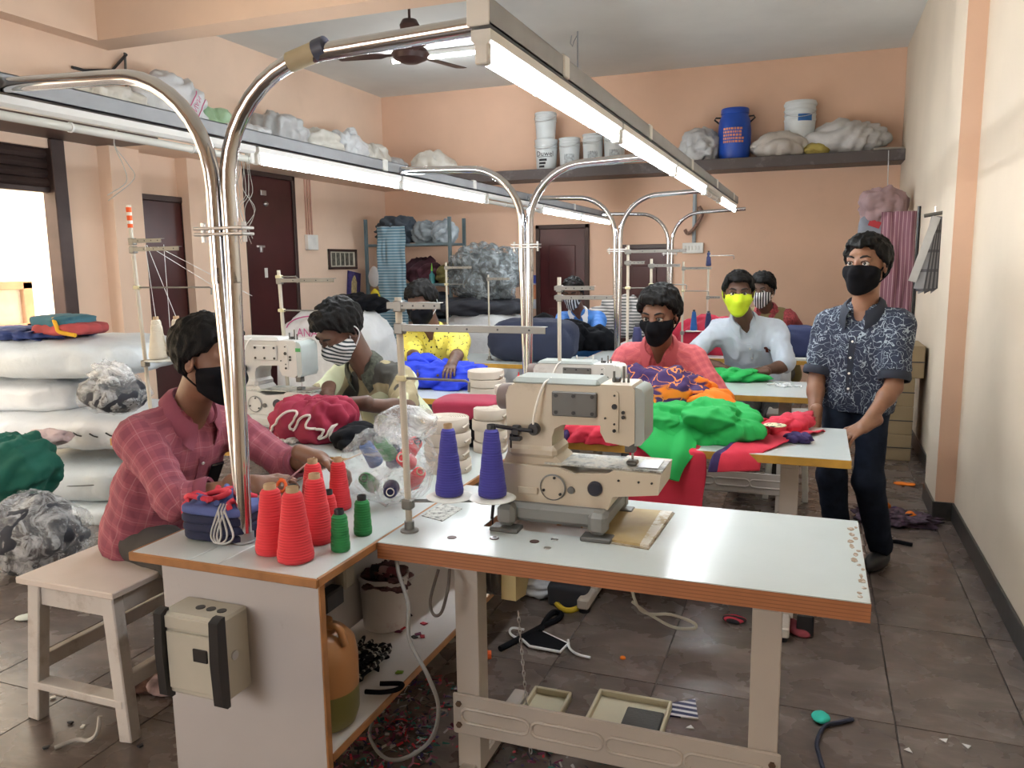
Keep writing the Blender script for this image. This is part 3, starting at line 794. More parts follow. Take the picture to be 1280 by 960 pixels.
# ================================================================== sewing machines
def worn_plate():
    b = NB('worn paper covered plate'); n = b.noise(13, 6, rough=.75)
    return b.fin(b.ramp(n, [(.38, (.12, .12, .11)), (.47, (.40, .42, .40)), (.56, (.62, .60, .52)), (.68, (.30, .28, .22))]), .5)
M_mc = dirty('aged cream machine enamel', (.54, .475, .375), (.25, .19, .12), .38, .5, 7, .60)
M_mg = dirty('grey green machine enamel', (.30, .335, .32), (.18, .17, .14), .4, .4, 7, .62)
M_mbase = dirty('grey cast base', (.20, .205, .20), (.10, .09, .08), .5, .5, 8, .58)
M_dplate = pm('dark grey cover plate', (.115, .115, .11), .45, .2)
M_worn = worn_plate()
def screw(p, d, r, mat, parent, name='screw'):
    p, d = Vector(p), Vector(d).normalized(); return MB().cyl(p, p + d * .004, r, n=10).build(name, mat, parent)
def machine(lab, full=True):
    t = thing('sewing_machine', lab, 'sewing machine', (-.60, 2.15, TZ))
    FY = 2.075
    MB().span((-.805, 2.035, .783), (-.50, 2.265, .835), .012).build('base_frame', M_mbase, t)
    for x in (-.785, -.522):
        for y in (2.03, 2.27):
            MB().box((x, y, .805), (.052, .05, .06), .012).build('foot_block', M_mbase, t)
            MB().box((x, y - (.012 if y < 2.1 else -.012), .7665), (.085, .05, .013), .003).cyl((x, y, .77), (x, y, .80), .014, n=12).build('rubber_mount', M_dplate, t)
    bd = MB().prism([(-.812, .832), (-.505, .832), (-.492, .870), (-.368, .886), (-.362, .942), (-.49, .944), (-.505, .934), (-.60, .925), (-.645, .940), (-.812, .940)], .185, (0, 2.155, 0), RX).build('bed', M_mc, t)
    MB().prism([(-.69, .0), (-.36, .0), (-.36, .135), (-.64, .135), (-.69, .10)], .005, (0, 2.075, .9465), None).build('throat_plate', M_worn, t)
    MB().span((-.43, 2.095, .949), (-.375, 2.185, .952), .001).build('needle_plate', M_steel, t)
    # column + arm
    pl_ = [(-.815, .940), (-.802, .975), (-.806, 1.135), (-.796, 1.160), (-.775, 1.170), (-.528, 1.170), (-.528, 1.062), (-.640, 1.058), (-.662, 1.045), (-.670, 1.02), (-.670, .975), (-.645, .955), (-.640, .940)]
    MB().prism(pl_, .115, (0, 2.14, 0), RX).build('arm', M_mc, t, 50)
    MB().span((-.80, 2.072, .958), (-.655, 2.205, .995), .012).build('column_step', M_mc, t)
    MB().span((-.788, 2.080, 1.160), (-.532, 2.20, 1.186), .012).build('top_cover', M_mg, t)
    hd = MB().prism([(-.53, 1.176), (-.445, 1.176), (-.436, 1.165), (-.436, 1.02), (-.452, 1.010), (-.515, 1.018), (-.53, 1.045)], .128, (0, 2.14, 0), RX).build('head', M_mc, t, 50)
    MB().prism([(-.436, 1.172), (-.418, 1.166), (-.410, 1.15), (-.410, 1.03), (-.420, 1.014), (-.436, 1.012)], .124, (0, 2.14, 0), RX).build('face_plate', M_mg, t, 50)
    # dark plate with six screws
    dp = MB().span((-.668, FY, 1.083), (-.540, FY + .010, 1.152), .003).build('cover_plate', M_dplate, t)
    for x in (-.655, -.605, -.552):
        for z in (1.094, 1.141): screw((x, FY + .001, z), (0, -1, 0), .0055, M_blk, dp)
    ov = [(-.490 + .011 * math.cos(a), 1.152 + .008 * math.sin(a)) for a in np.linspace(0, math.pi, 8)] + [(-.490 + .011 * math.cos(a), 1.05 + .008 * math.sin(a)) for a in np.linspace(math.pi, 2 * math.pi, 8)]
    op = MB().prism(ov, .006, (0, FY, 0), RX).build('oval_plate', M_mc, t, 50)
    for x, z, r in ((-.49, 1.148, .003), (-.49, 1.118, .0075), (-.466, 1.103, .005), (-.466, 1.09, .005), (-.49, 1.07, .003), (-.49, 1.052, .005), (-.515, 1.085, .003)): screw((x, FY - .002, z), (0, -1, 0), r, M_blk, t, 'screw')
    # lower body covers
    c = (-.660, 2.062, .884)
    MB().cyl(c, (c[0], c[1] - .004, c[2]), .036, n=28).build('round_cover', M_mc, t)
    MB().lathe([(.034, 0), (.038, .004), (.034, .007)], (c[0], c[1], c[2]), 28, Matrix.Rotation(R(90), 3, 'X'), False).build('cover_ring', M_mbase, t)
    for a in (80, 200, 320): screw((c[0] + .028 * math.cos(R(a)), 2.058, c[2] + .028 * math.sin(R(a))), (0, -1, 0), .004, M_blk, t)
    MB().lathe([(.021, 0), (.021, .006), (.017, .012), (0, .012)], (-.540, 2.062, .890), 24, Matrix.Rotation(R(90), 3, 'X')).build('oil_knob', pm('blue black knob', (.012, .014, .03), .4), t)
    MB().lathe([(.010, 0), (.010, .006), (0, .007)], (-.608, 2.062, .880), 16, Matrix.Rotation(R(90), 3, 'X')).build('plug', M_dplate, t)
    MB().span((-.765, 2.057, .858), (-.705, 2.062, .878), .002).build('name_plate', M_mc, t)
    for x in (-.475, -.42, -.385): screw((x, 2.062, .918), (0, -1, 0), .003, M_blk, t)
    # hand wheel
    wh = MB(); rot = Matrix.Rotation(R(-90), 3, 'Y')
    wh.lathe([(.012, 0), (.030, .002), (.037, .008), (.037, .034), (.033, .040), (.010, .040)], (-.805, 2.14, 1.12), 30, rot); wh.build('hand_wheel', pm('brown grey wheel', (.17, .13, .12), .5), t)
    for k in range(24):
        a = 2 * math.pi * k / 24
        if math.sin(a) > -.3 or True: pass
    # tension unit and lever
    MB().tube([(-.83, 2.06, 1.048), (-.78, 2.05, 1.046), (-.715, 2.05, 1.042)], .006, 8).build('lever', M_blk, t)
    MB().lathe([(.018, 0), (.018, .010), (.014, .018), (0, .018)], (-.715, 2.068, 1.045), 20, Matrix.Rotation(R(90), 3, 'X')).build('lever_knob', M_blk, t)
    MB().box((-.765, 2.055, 1.04), (.025, .02, .03), .004).box((-.765, 2.05, 1.018), (.035, .02, .012), .003).cyl((-.78, 2.05, .99), (-.78, 2.05, 1.03), .003, n=8).build('tension_unit', M_blk, t)
    MB().tube(smooth_path([(-.675, 2.10, 1.185), (-.69, 2.075, 1.17), (-.705, 2.058, 1.12), (-.715, 2.055, 1.07), (-.713, 2.055, 1.05)], 5), .0032, 8).build('oil_hose', M_white, t, 60)
    # needle bar and presser
    MB().span((-.470, 2.11, .985), (-.442, 2.14, 1.02), .002).build('presser_block', M_dplate, t)
    MB().cyl((-.452, 2.13, .958), (-.452, 2.13, 1.02), .0035, n=8).build('needle_bar', M_steel, t)
    MB().box((-.45, 2.12, .957), (.030, .030, .012), .003).build('presser_foot', M_dplate, t)
    for x, h in ((-.505, .03), (-.478, .045), (-.465, .025)): MB().cyl((x, 2.13, 1.174), (x, 2.13, 1.176 + h), .0035, n=8).build('thread_pin', M_dplate, t)
    MB().box((-.50, 2.14, 1.182), (.022, .02, .012), .002).build('thread_guide', M_blk, t)
    return t
mach = machine('cream and grey sewing machine with a projecting bed beside the purple thread cones')
def recolour(o, table):
    for ch in o.children:
        k = ch.name.split('.')[0]
        if k in table and ch.type == 'MESH':
            ch.material_slots[0].link = 'OBJECT'; ch.material_slots[0].material = table[k]
        recolour(ch, table)
M_mw = dirty('greyish white machine enamel', (.56, .56, .54), (.25, .22, .18), .4, .5, 9, .58)
M_mw2 = pm('pale grey blue face plate', (.42, .48, .48), .4)
m2 = copy_tree(mach); m2['label'] = 'scuffed white sewing machine with a green badge beside the maroon cloth'
q = AY(392, 450, 2.90); m2.location = (q.x - .300, 3.04, TZ)
recolour(m2, dict(bed=M_mw, arm=M_mw, column_step=M_mw, top_cover=M_mw, head=M_mw, face_plate=M_mw2, oval_plate=M_mw, round_cover=M_mw, name_plate=M_mw, base_frame=M_mw, foot_block=M_mbase, cover_plate=M_mw))
m2.scale = (1.0, 1.0, 1.0)
MB().prism([(-.012, -.008), (.012, -.008), (.012, .008), (-.012, .008)], .004, (m2.location.x + .175, m2.location.y - .075, TZ + .375), RX).build('badge', pm('green badge', (.04, .30, .08), .4), m2)
m3 = copy_tree(mach); m3['label'] = 'pale green white sewing machine hidden behind the cream machine, before the salmon shirt'
q = AY(772, 500, 3.36); m3.location = (q.x - .17, 3.40, TZ); m3.scale = (1, 1, .74)
recolour(m3, dict(bed=M_mw, arm=M_mw, column_step=M_mw, top_cover=M_mg, head=M_mw, face_plate=M_mw, oval_plate=M_mw, round_cover=M_mw, name_plate=M_mw, base_frame=M_mw))

# V-belts through the table well
for k, dx in enumerate((0, .028)):
    MB().tube([(-.868 + dx, 2.10, .60), (-.862 + dx, 2.10, .76), (-.852 + dx * .6, 2.12, .90)], .005, 8).build('belt', M_blk, mach) if k == 0 else None
# drive motor hung under the table
mo = thing('drive_motor', 'grey ribbed drive motor with a cream cover hung under the orange edged table', 'motor', (-.83, 2.12, .50))
pA, pB = AY(612, 745, 2.10), AY(640, 745, 2.10)
MB().lathe([(.06, -.055), (.072, -.05), (.072, .05), (.06, .055)], (pA.x + .0, 2.12, .60), 28, Matrix.Rotation(R(90), 3, 'Y')).build('housing', pm('grey motor paint', (.15, .155, .16), .5), mo)
for k in range(6): MB().lathe([(.071, -.003), (.078, -.002), (.078, .002), (.071, .003)], (pA.x - .04 + .016 * k, 2.12, .60), 28, Matrix.Rotation(R(90), 3, 'Y')).build('cooling_rib', pm('grey motor paint', (.15, .155, .16)), mo)
MB().lathe([(.05, -.012), (.082, -.008), (.082, .008), (.05, .012)], (pA.x - .075, 2.12, .615), 24, Matrix.Rotation(R(90), 3, 'Y')).build('pulley', M_blk, mo)
xB = pA.x + .078
MB().prism([(-.065, .535), (.02, .52), (.075, .60), (.075, .69), (-.06, .69)], .045, (xB, 2.12, 0), RYZ).build('switch_cover', pm('cream yellow cover', (.55, .45, .22), .45), mo)
MB().span((pA.x - .05, 2.09, .66), (pA.x + .05, 2.15, .724), .004).build('bracket', M_dplate, mo)
p = AY(768, 758, 2.15)
cb = thing('solenoid_box', 'small cream solenoid box with a printed strip hung below the table edge', 'control box', (p.x, 2.15, p.z - .05))
MB().box((p.x, 2.15, .665), (.055, .05, .118), .004).build('case', pm('cream yellow cover', (.55, .45, .22)), cb)
MB().box((p.x - .008, 2.124, .67), (.018, .003, .055), .001).build('printed_strip', M_white, cb)
MB().tube(smooth_path([(p.x + .03, 2.16, .645), AY(800, 762, 2.2), AY(838, 768, 2.24), AY(866, 778, 2.26), AY(868, 785, 2.26), AY(842, 784, 2.24), AY(812, 768, 2.22), AY(790, 752, 2.2)], 6), .0045, 8).build('cable_loop', pm('pale cable', (.52, .50, .42), .5), cb, 60)
# chain to the treadle, pedals
ch_a = AY(648, 768, 2.12); ch_b = Vector((-.72, 2.02, .10))
ch = thing('treadle_chain', 'thin steel chain hanging from the drive motor to the treadle', 'chain', ch_b)
for k in range(26):
    u = k / 25; c_ = ch_a.lerp(ch_b, u); d = (ch_b - ch_a).normalized()
    s_ = basis(d).col[0] if k % 2 else basis(d).col[1]
    MB().tube([c_ + d * (.011 * math.cos(a)) + s_ * (.004 * math.sin(a)) for a in np.linspace(0, 2 * math.pi, 9)], .0012, 5, False).build('link', M_steel, ch)
def treadle(lab, cx, cy, w, d_, mat, pad=None):
    t = thing('treadle', lab, 'pedal', (cx, cy, .0))
    z = .075
    MB().span((cx - w / 2, cy - d_ / 2, z), (cx + w / 2, cy + d_ / 2, z + .008), .002).build('plate', mat, t)
    for a, b_ in (((cx - w / 2, cy - d_ / 2), (cx + w / 2, cy - d_ / 2 + .01)), ((cx - w / 2, cy + d_ / 2 - .01), (cx + w / 2, cy + d_ / 2)), ((cx - w / 2, cy - d_ / 2), (cx - w / 2 + .01, cy + d_ / 2)), ((cx + w / 2 - .01, cy - d_ / 2), (cx + w / 2, cy + d_ / 2))):
        MB().span((a[0], a[1], z), (b_[0], b_[1], z + .03), .003).build('rim', mat, t)
    if pad: MB().span((cx - w * .05, cy - d_ * .42, z + .008), (cx + w * .44, cy + d_ * .2, z + .02), .004).build('rubber_pad', pad, t)
    for x in (cx - w * .3, cx + w * .3): MB().cyl((x, cy, 0), (x, cy, z), .01, n=8).build('stand', M_dplate, t)
    return t
M_ped = dirty('yellowed cream pedal', (.58, .54, .40), (.35, .28, .15), .5, .5, 9, .55)
a = AZ(786, 893, .09); treadle('large cream treadle tray with a grey pad under the orange edged table', a.x, a.y, .24, .20, M_ped, pm('grey foam', (.10, .10, .10), .95, bump=.8, bscale=120))
a = AZ(680, 885, .09); treadle('small cream treadle beside the chain under the orange edged table', a.x, a.y + .02, .13, .16, M_ped)

# ================================================================== thread stands
M_pole = dirty('cream painted tube', (.52, .48, .40), (.20, .13, .08), .45, .7, 20, .60)
M_arm = pm('dull steel strip', (.20, .195, .18), .42, .5)
def thread_stand(lab, base, z1, arms=(), rods=(), plates=(), r=.0085, lean=(0, 0), grp='thread stands'):
    """arms: (z, x0, x1, thickness) flat guide bars; rods: (z, x0, x1); plates: (z, (dx,dy),...)"""
    b0 = Vector(base); tp = b0 + Vector((lean[0], lean[1], z1 - b0.z))
    t = thing('thread_stand', lab, 'thread stand', b0, 0, grp)
    at = lambda z: b0.lerp(tp, (z - b0.z) / (z1 - b0.z))
    MB().cyl(b0 + Vector((0, 0, .006)), tp, r, n=12).build('pole', M_pole, t)
    MB().lathe([(.026, 0), (.026, .005), (.014, .008), (.014, .03), (.010, .032)], b0, 18).build('base_nut', M_arm, t)
    for z, x0, x1 in arms:
        c = at(z)
        ar = MB().span((c.x + x0, c.y - .012, z - .001), (c.x + x1, c.y - .009, z + .017), .001).span((c.x + x0, c.y - .012, z + .015), (c.x + x1, c.y + .010, z + .017), .0008).build('guide_arm', M_arm, t)
        MB().box((c.x + .002, c.y, z + .006), (.028, .026, .030), .003).build('clamp', M_arm, t)
        for k in range(4):
            xx = c.x + x0 + (x1 - x0) * (.3 + .2 * k)
            MB().cyl((xx, c.y - .0115, z + .008), (xx, c.y - .0128, z + .008), .003, n=8).build('thread_hole', M_blk, ar)
    for z, x0, x1 in rods:
        c = at(z); MB().tube([(c.x + x0, c.y, z), (c.x + x1 - .01, c.y, z), (c.x + x1, c.y, z - .005), (c.x + x1, c.y - .002, z - .03)], .0036, 8).build('guide_rod', M_arm, t)
        MB().box((c.x, c.y, z), (.030, .024, .016), .003).build('rod_clip', pm('yellowed plastic', (.55, .50, .30), .5), t)
    for z, lst in plates:
        c = at(z)
        for dx, dy in lst:
            e = Vector((c.x + dx, c.y + dy, z))
            pr = MB().lathe([(.0, .0), (.060, .002), (.066, .005), (.060, .008), (.010, .010), (.004, .012), (.0035, .10), (0, .101)], e, 28)
            pr.build('spool_plate', pm('cream plastic dish', (.60, .60, .56), .4), t)
            MB().bar(c + Vector((0, 0, -.004)), e + Vector((0, 0, -.004)), .018, .004, .001).build('bracket', M_arm, t)
        MB().box((c.x, c.y, z - .012), (.030, .030, .03), .004).build('clamp', M_arm, t)
    return t
def yarn(name, col):
    if name in _mats: return _mats[name]
    b = NB(name); v = b.sep(); w = b.math('SINE', b.math('MULTIPLY', v[2], 900))
    b.bump(w, .002, .35); c = b.mix(b.ramp(b.noise(20), [(.3, (0, 0, 0)), (.7, (.5, .5, .5))]), col, sc(col, .86))
    _mats[name] = b.fin(c, .75, Sheen_Weight=.1); return _mats[name]
M_core = pm('tan paper core', (.45, .32, .19), .8); M_corek = pm('dark plastic core', (.02, .025, .03), .4)
def cone(lab, p, rb, rt, h, mat, core=M_core, grp=None, name='thread_cone', rot=None, cat='thread cone'):
    p = Vector(p); t = thing(name, lab, cat, p, 0, grp)
    Rm = rot if rot is not None else Matrix.Identity(3)
    prof = [(rb * .80, 0), (rb * .97, .004), (rb, .014)]
    for k in range(1, 12): prof.append((rb + (rt - rb) * k / 12 + .0006 * math.sin(k * 2.1), .014 + (h - .026) * k / 12))
    prof += [(rt * 1.0, h - .010), (rt * .82, h - .002), (rt * .55, h)]
    MB().lathe(prof, p, 32, Rm).build('yarn', mat, t, 60)
    rc = rt * .62
    MB().lathe([(rc, h - .02), (rc, h + .010), (rc * .93, h + .013), (rc * .78, h + .010), (rc * .74, h - .015), (0, h - .016)], p, 20, Rm, False).build('core', core, t, 60)
    return t
M_red = yarn('bright red yarn', (.70, .030, .045)); M_grn = yarn('green yarn', (.012, .22, .055)); M_pur = yarn('violet blue yarn', (.050, .048, .33))
M_yw = yarn('cream white yarn', (.66, .62, .52)); M_oran = yarn('orange yarn', (.80, .13, .02)); M_blu = yarn('blue yarn', (.01, .10, .35)); M_nav = yarn('navy yarn', (.02, .025, .10))
# front stand with two violet cones
b0 = AZ(512, 664, TZ)
thread_stand('tall cream thread stand with long guide bars carrying the two violet cones', b0, 1.415, arms=((1.385, -.03, .13), (1.325, -.01, .42)), rods=((1.195, -.01, .20),), plates=((.852, ((.105, .05), (.225, .075))),), r=.0095, lean=(-.012, .0))
c1, c2 = Vector((b0.x - .012 * .15 + .105, b0.y + .05, .862)), Vector((b0.x - .012 * .15 + .225, b0.y + .075, .862))
cone('violet blue thread cone with a pale core on the stand dish next to the pole', c1, .040, .020, .190, M_pur, M_core, 'violet cones on the front stand')
cone('violet blue thread cone with a dark core on the outer stand dish', c2, .040, .021, .190, M_pur, M_corek, 'violet cones on the front stand')
# left stand by the sacks
b1 = AY(190, 520, 2.70); b1.z = TZ; b1.x = max(b1.x, -2.86)
ts = thread_stand('leaning cream thread stand with a red banded tip over the plum shirted person', b1, 1.68, arms=((1.61, -.01, .17), (1.575, -.01, .26)), rods=((1.42, -.01, .40),), plates=((1.10, ((.085, .0), (.15, .05))),), lean=(-.035, 0))
MB().cyl(b1 + Vector((-.035, 0, .915)), b1 + Vector((-.037, 0, 1.01)), .011, n=12).build('banded_tip', stripe_mat('red and white bands', ((.75, .70, .62), (.75, .10, .02)), 2, .035, .6), ts)
cone('cream white thread cone on the leaning stand, nearer its pole', b1 + Vector((.085 - .02, 0, .352)), .040, .020, .17, M_yw, grp='white cones on the leaning stand')
cone('cream white thread cone on the leaning stand, behind the person\'s head', b1 + Vector((.15 - .02, .05, .352)), .040, .020, .17, M_yw, grp='white cones on the leaning stand')
# others
b2 = AY(360, 470, 3.12); b2.z = TZ
thread_stand('white thread stand above the white machine with a blue tie on its pole', b2, 1.485, arms=((1.43, -.01, .30),), rods=((1.30, -.01, .23), (1.455, -.01, .10)), lean=(-.02, 0))
b3 = AY(690, 470, 3.35); b3.z = TZ; b3.x = max(b3.x, -1.04)
thread_stand('cream thread stand with spool pins over the scattered cloth scraps', b3, 1.44, arms=((1.385, -.02, .16), (1.345, -.02, .24)), plates=((.95, ((.05, .0), (.13, .02))), (.99, ((.05, .1), (.12, .12)))))
b4 = AY(769, 430, 4.72); b4.z = TZ; b4.x = max(b4.x, -1.04)
thread_stand('tall cream thread stand beside the slim poles, with two navy cones', b4, 1.60, arms=((1.555, -.02, .34), (1.49, -.02, .10)), rods=((1.35, -.03, .24),), plates=((.95, ((.06, .0), (.125, .03))),))
for k, (dx, dy) in enumerate(((.06, 0), (.125, .03))):
    cone(('dark navy thread cone on the tall stand, close to its pole', 'dark navy thread cone on the tall stand, toward the salmon shirted person')[k], (b4.x + dx, b4.y + dy, .960), .036, .024, .16, M_nav, M_corek, 'navy cones on the tall stand')
b5 = AY(853, 400, 6.45); b5.z = TZ
thread_stand('white thread stand at the farthest table, with bright blue cones', b5, 1.50, arms=((1.44, -.01, .22),), rods=((1.27, -.01, .20),), plates=((.95, ((.09, .0), (.20, .02))),))
cone('bright blue thread cone on the far stand', (b5.x + .09, b5.y, .960), .028, .016, .15, M_blu, M_corek)
cone('deep blue thread cone on the far stand, toward the lime mask', (b5.x + .20, b5.y + .02, .960), .030, .018, .14, M_nav, M_corek)
b6 = AY(884, 400, 6.75); b6.z = TZ
thread_stand('slim grey thread stand holding a blue cone at its top near the switch board', b6, 1.46, arms=((1.20, -.01, .10),), rods=((1.545, -.01, .20),))
cone('small navy thread cone standing on top of the slim grey stand', (b6.x, b6.y, 1.462), .022, .014, .11, M_nav, M_corek)
b7 = AY(560, 430, 5.7); b7.z = TZ; 
thread_stand('white thread stand behind the person in the yellow shirt', b7, 1.52, arms=((1.47, -.01, .22),), rods=((1.35, -.01, .15),))
b8 = AY(612, 440, 5.75); b8.z = TZ
thread_stand('thin grey thread stand in front of the polythene bundle', b8, 1.42, arms=((1.38, -.01, .18),), rods=((1.02, 0, .2),), r=.006)
b9 = AY(815, 420, 5.1); b9.z = TZ; b9.y = 5.05
thread_stand('slim cream thread stand just behind the salmon shirted person', b9, 1.52, rods=((1.36, -.01, .22),), arms=((1.47, -.02, .18),))
# ================================================================== people
def ik(a, c, l1, l2, pole):
    a, c = Vector(a), Vector(c); d = c - a; L = min(d.length, (l1 + l2) * .999); dn = d.normalized()
    x = (l1 * l1 - l2 * l2 + L * L) / (2 * L); h = math.sqrt(max(l1 * l1 - x * x, 0))
    p = Vector(pole); p = (p - dn * p.dot(dn)).normalized()
    return a + dn * x + p * h, a + dn * L
def merge(parts):
    V = []; Fc = []; k = 0
    for v, f in parts: V.append(v); Fc.append(f + k); k += len(v)
    return np.vstack(V), np.vstack(Fc)
def wrinkle(V, Fc, amp, f, seed, stretch=(1, 1, .55)):
    N = vnormals(V, Fc); q = V * np.array(stretch)
    n = ridge(q + vnoise(V, 5, seed)[:, None] * .08, f, seed) ** 2 * .7 + ridge(q, f * 2.2, seed + 3) * .3 - .45
    return V + N * (amp * n)[:, None]
def skin_mat(name, col):
    b = NB(name); c = b.ramp(b.noise(14, 4), [(.3, sc(col, .85)), (.7, sc(col, 1.12))]); b.bump(b.noise(160, 2), .0015, .2)
    return b.fin(c, .5, Subsurface_Weight=.06)
M_hair = pm('black hair', (.004, .0035, .0035), .62, var=.4, scale=60, bump=.8, bscale=160, Specular_IOR_Level=.18)
M_eye = pm('eye white', (.60, .58, .54), .25, var=.03)
M_iris = pm('dark brown iris', (.012, .007, .005), .15)
M_brow = pm('black brow', (.008, .006, .005), .8)
SK = [skin_mat('brown skin', (.18, .082, .048)), skin_mat('deep brown skin', (.105, .050, .032)), skin_mat('warm brown skin', (.24, .115, .066))]

def hand_field(fld, w, d, n, right, curl, spread=0.0):
    d, n = Vector(d).normalized(), Vector(n); n = (n - d * n.dot(d)).normalized(); t = d.cross(n) * (1 if right else -1)
    w = Vector(w)
    fld.cap(w - d * .07, w + d * .012, .029, .026, .01, (t, 1.2))
    fld.cap(w + d * .022, w + d * .080, .0145, .0125, .015, (t, 2.35))
    for k, (o, L, r) in enumerate(((.029, .070, .0088), (.0098, .079, .0090), (-.0095, .073, .0086), (-.028, .057, .0078))):
        p = w + d * (.088 - .004 * abs(k - 1)) + t * o; a = curl * .55; base = d + t * (o * spread)
        fld.cap(w + d * .045 + t * o * .8, p, .0095, r, .008)
        for j, q in enumerate((.45, .31, .24)):
            e = p + (base * math.cos(a) + n * math.sin(a)).normalized() * (L * q); fld.cap(p, e, r * (1 - .07 * j), r * (.94 - .09 * j), .003)
            p = e; a += curl
    p = w + d * .028 + t * .026; v = d * .62 + t * .62 + n * .30
    for j, (L, r) in enumerate(((.038, .0125), (.031, .0105), (.025, .0095))):
        e = p + v.normalized() * L; fld.cap(p, e, r, r * .92, .006); p = e; v = v + d * .30 - t * .30 * curl + n * .25 * curl
class Fig: pass
def march(fld, p, d, mx=.5):
    p = Vector(p); d = Vector(d).normalized(); s = fld.h * .5
    for _ in range(int(mx / s)):
        i = np.round((np.array(p) - fld.lo) / fld.h).astype(int)
        if (i >= 0).all() and (i < fld.n).all() and fld.d[tuple(i)] < 0: return p
        p = p + d * s
    return None
def patch(name, fld, c, u, v, w, h, inward, mat, parent, off=.004, nu=8, nv=8, thick=.004):
    inward = Vector(inward).normalized(); u, v, c = Vector(u).normalized(), Vector(v).normalized(), Vector(c); A = []; last = None
    for i in range(nu):
        for j in range(nv):
            q = c + u * (w * (i / (nu - 1) - .5)) + v * (h * (j / (nv - 1) - .5)) - inward * .22
            p = march(fld, q, inward)
            if p is None: p = last if last is not None else c
            last = p; A.append(p - inward * off)
    B = [p + inward * thick for p in A]; K = nu * nv; Fs = []
    for i in range(nu - 1):
        for j in range(nv - 1):
            a = i * nv + j; q = (a, a + nv, a + nv + 1, a + 1); Fs += [q, tuple(x + K for x in reversed(q))]
    rim = [j for j in range(nv)] + [i * nv + nv - 1 for i in range(1, nu)] + [(nu - 1) * nv + j for j in range(nv - 2, -1, -1)] + [i * nv for i in range(nu - 2, 0, -1)]
    Fs += [(a, b, b + K, a + K) for a, b in zip(rim, rim[1:] + rim[:1])]
    return mesh_obj(name, [tuple(p) for p in A + B], np.array(Fs), mat, parent, 60)

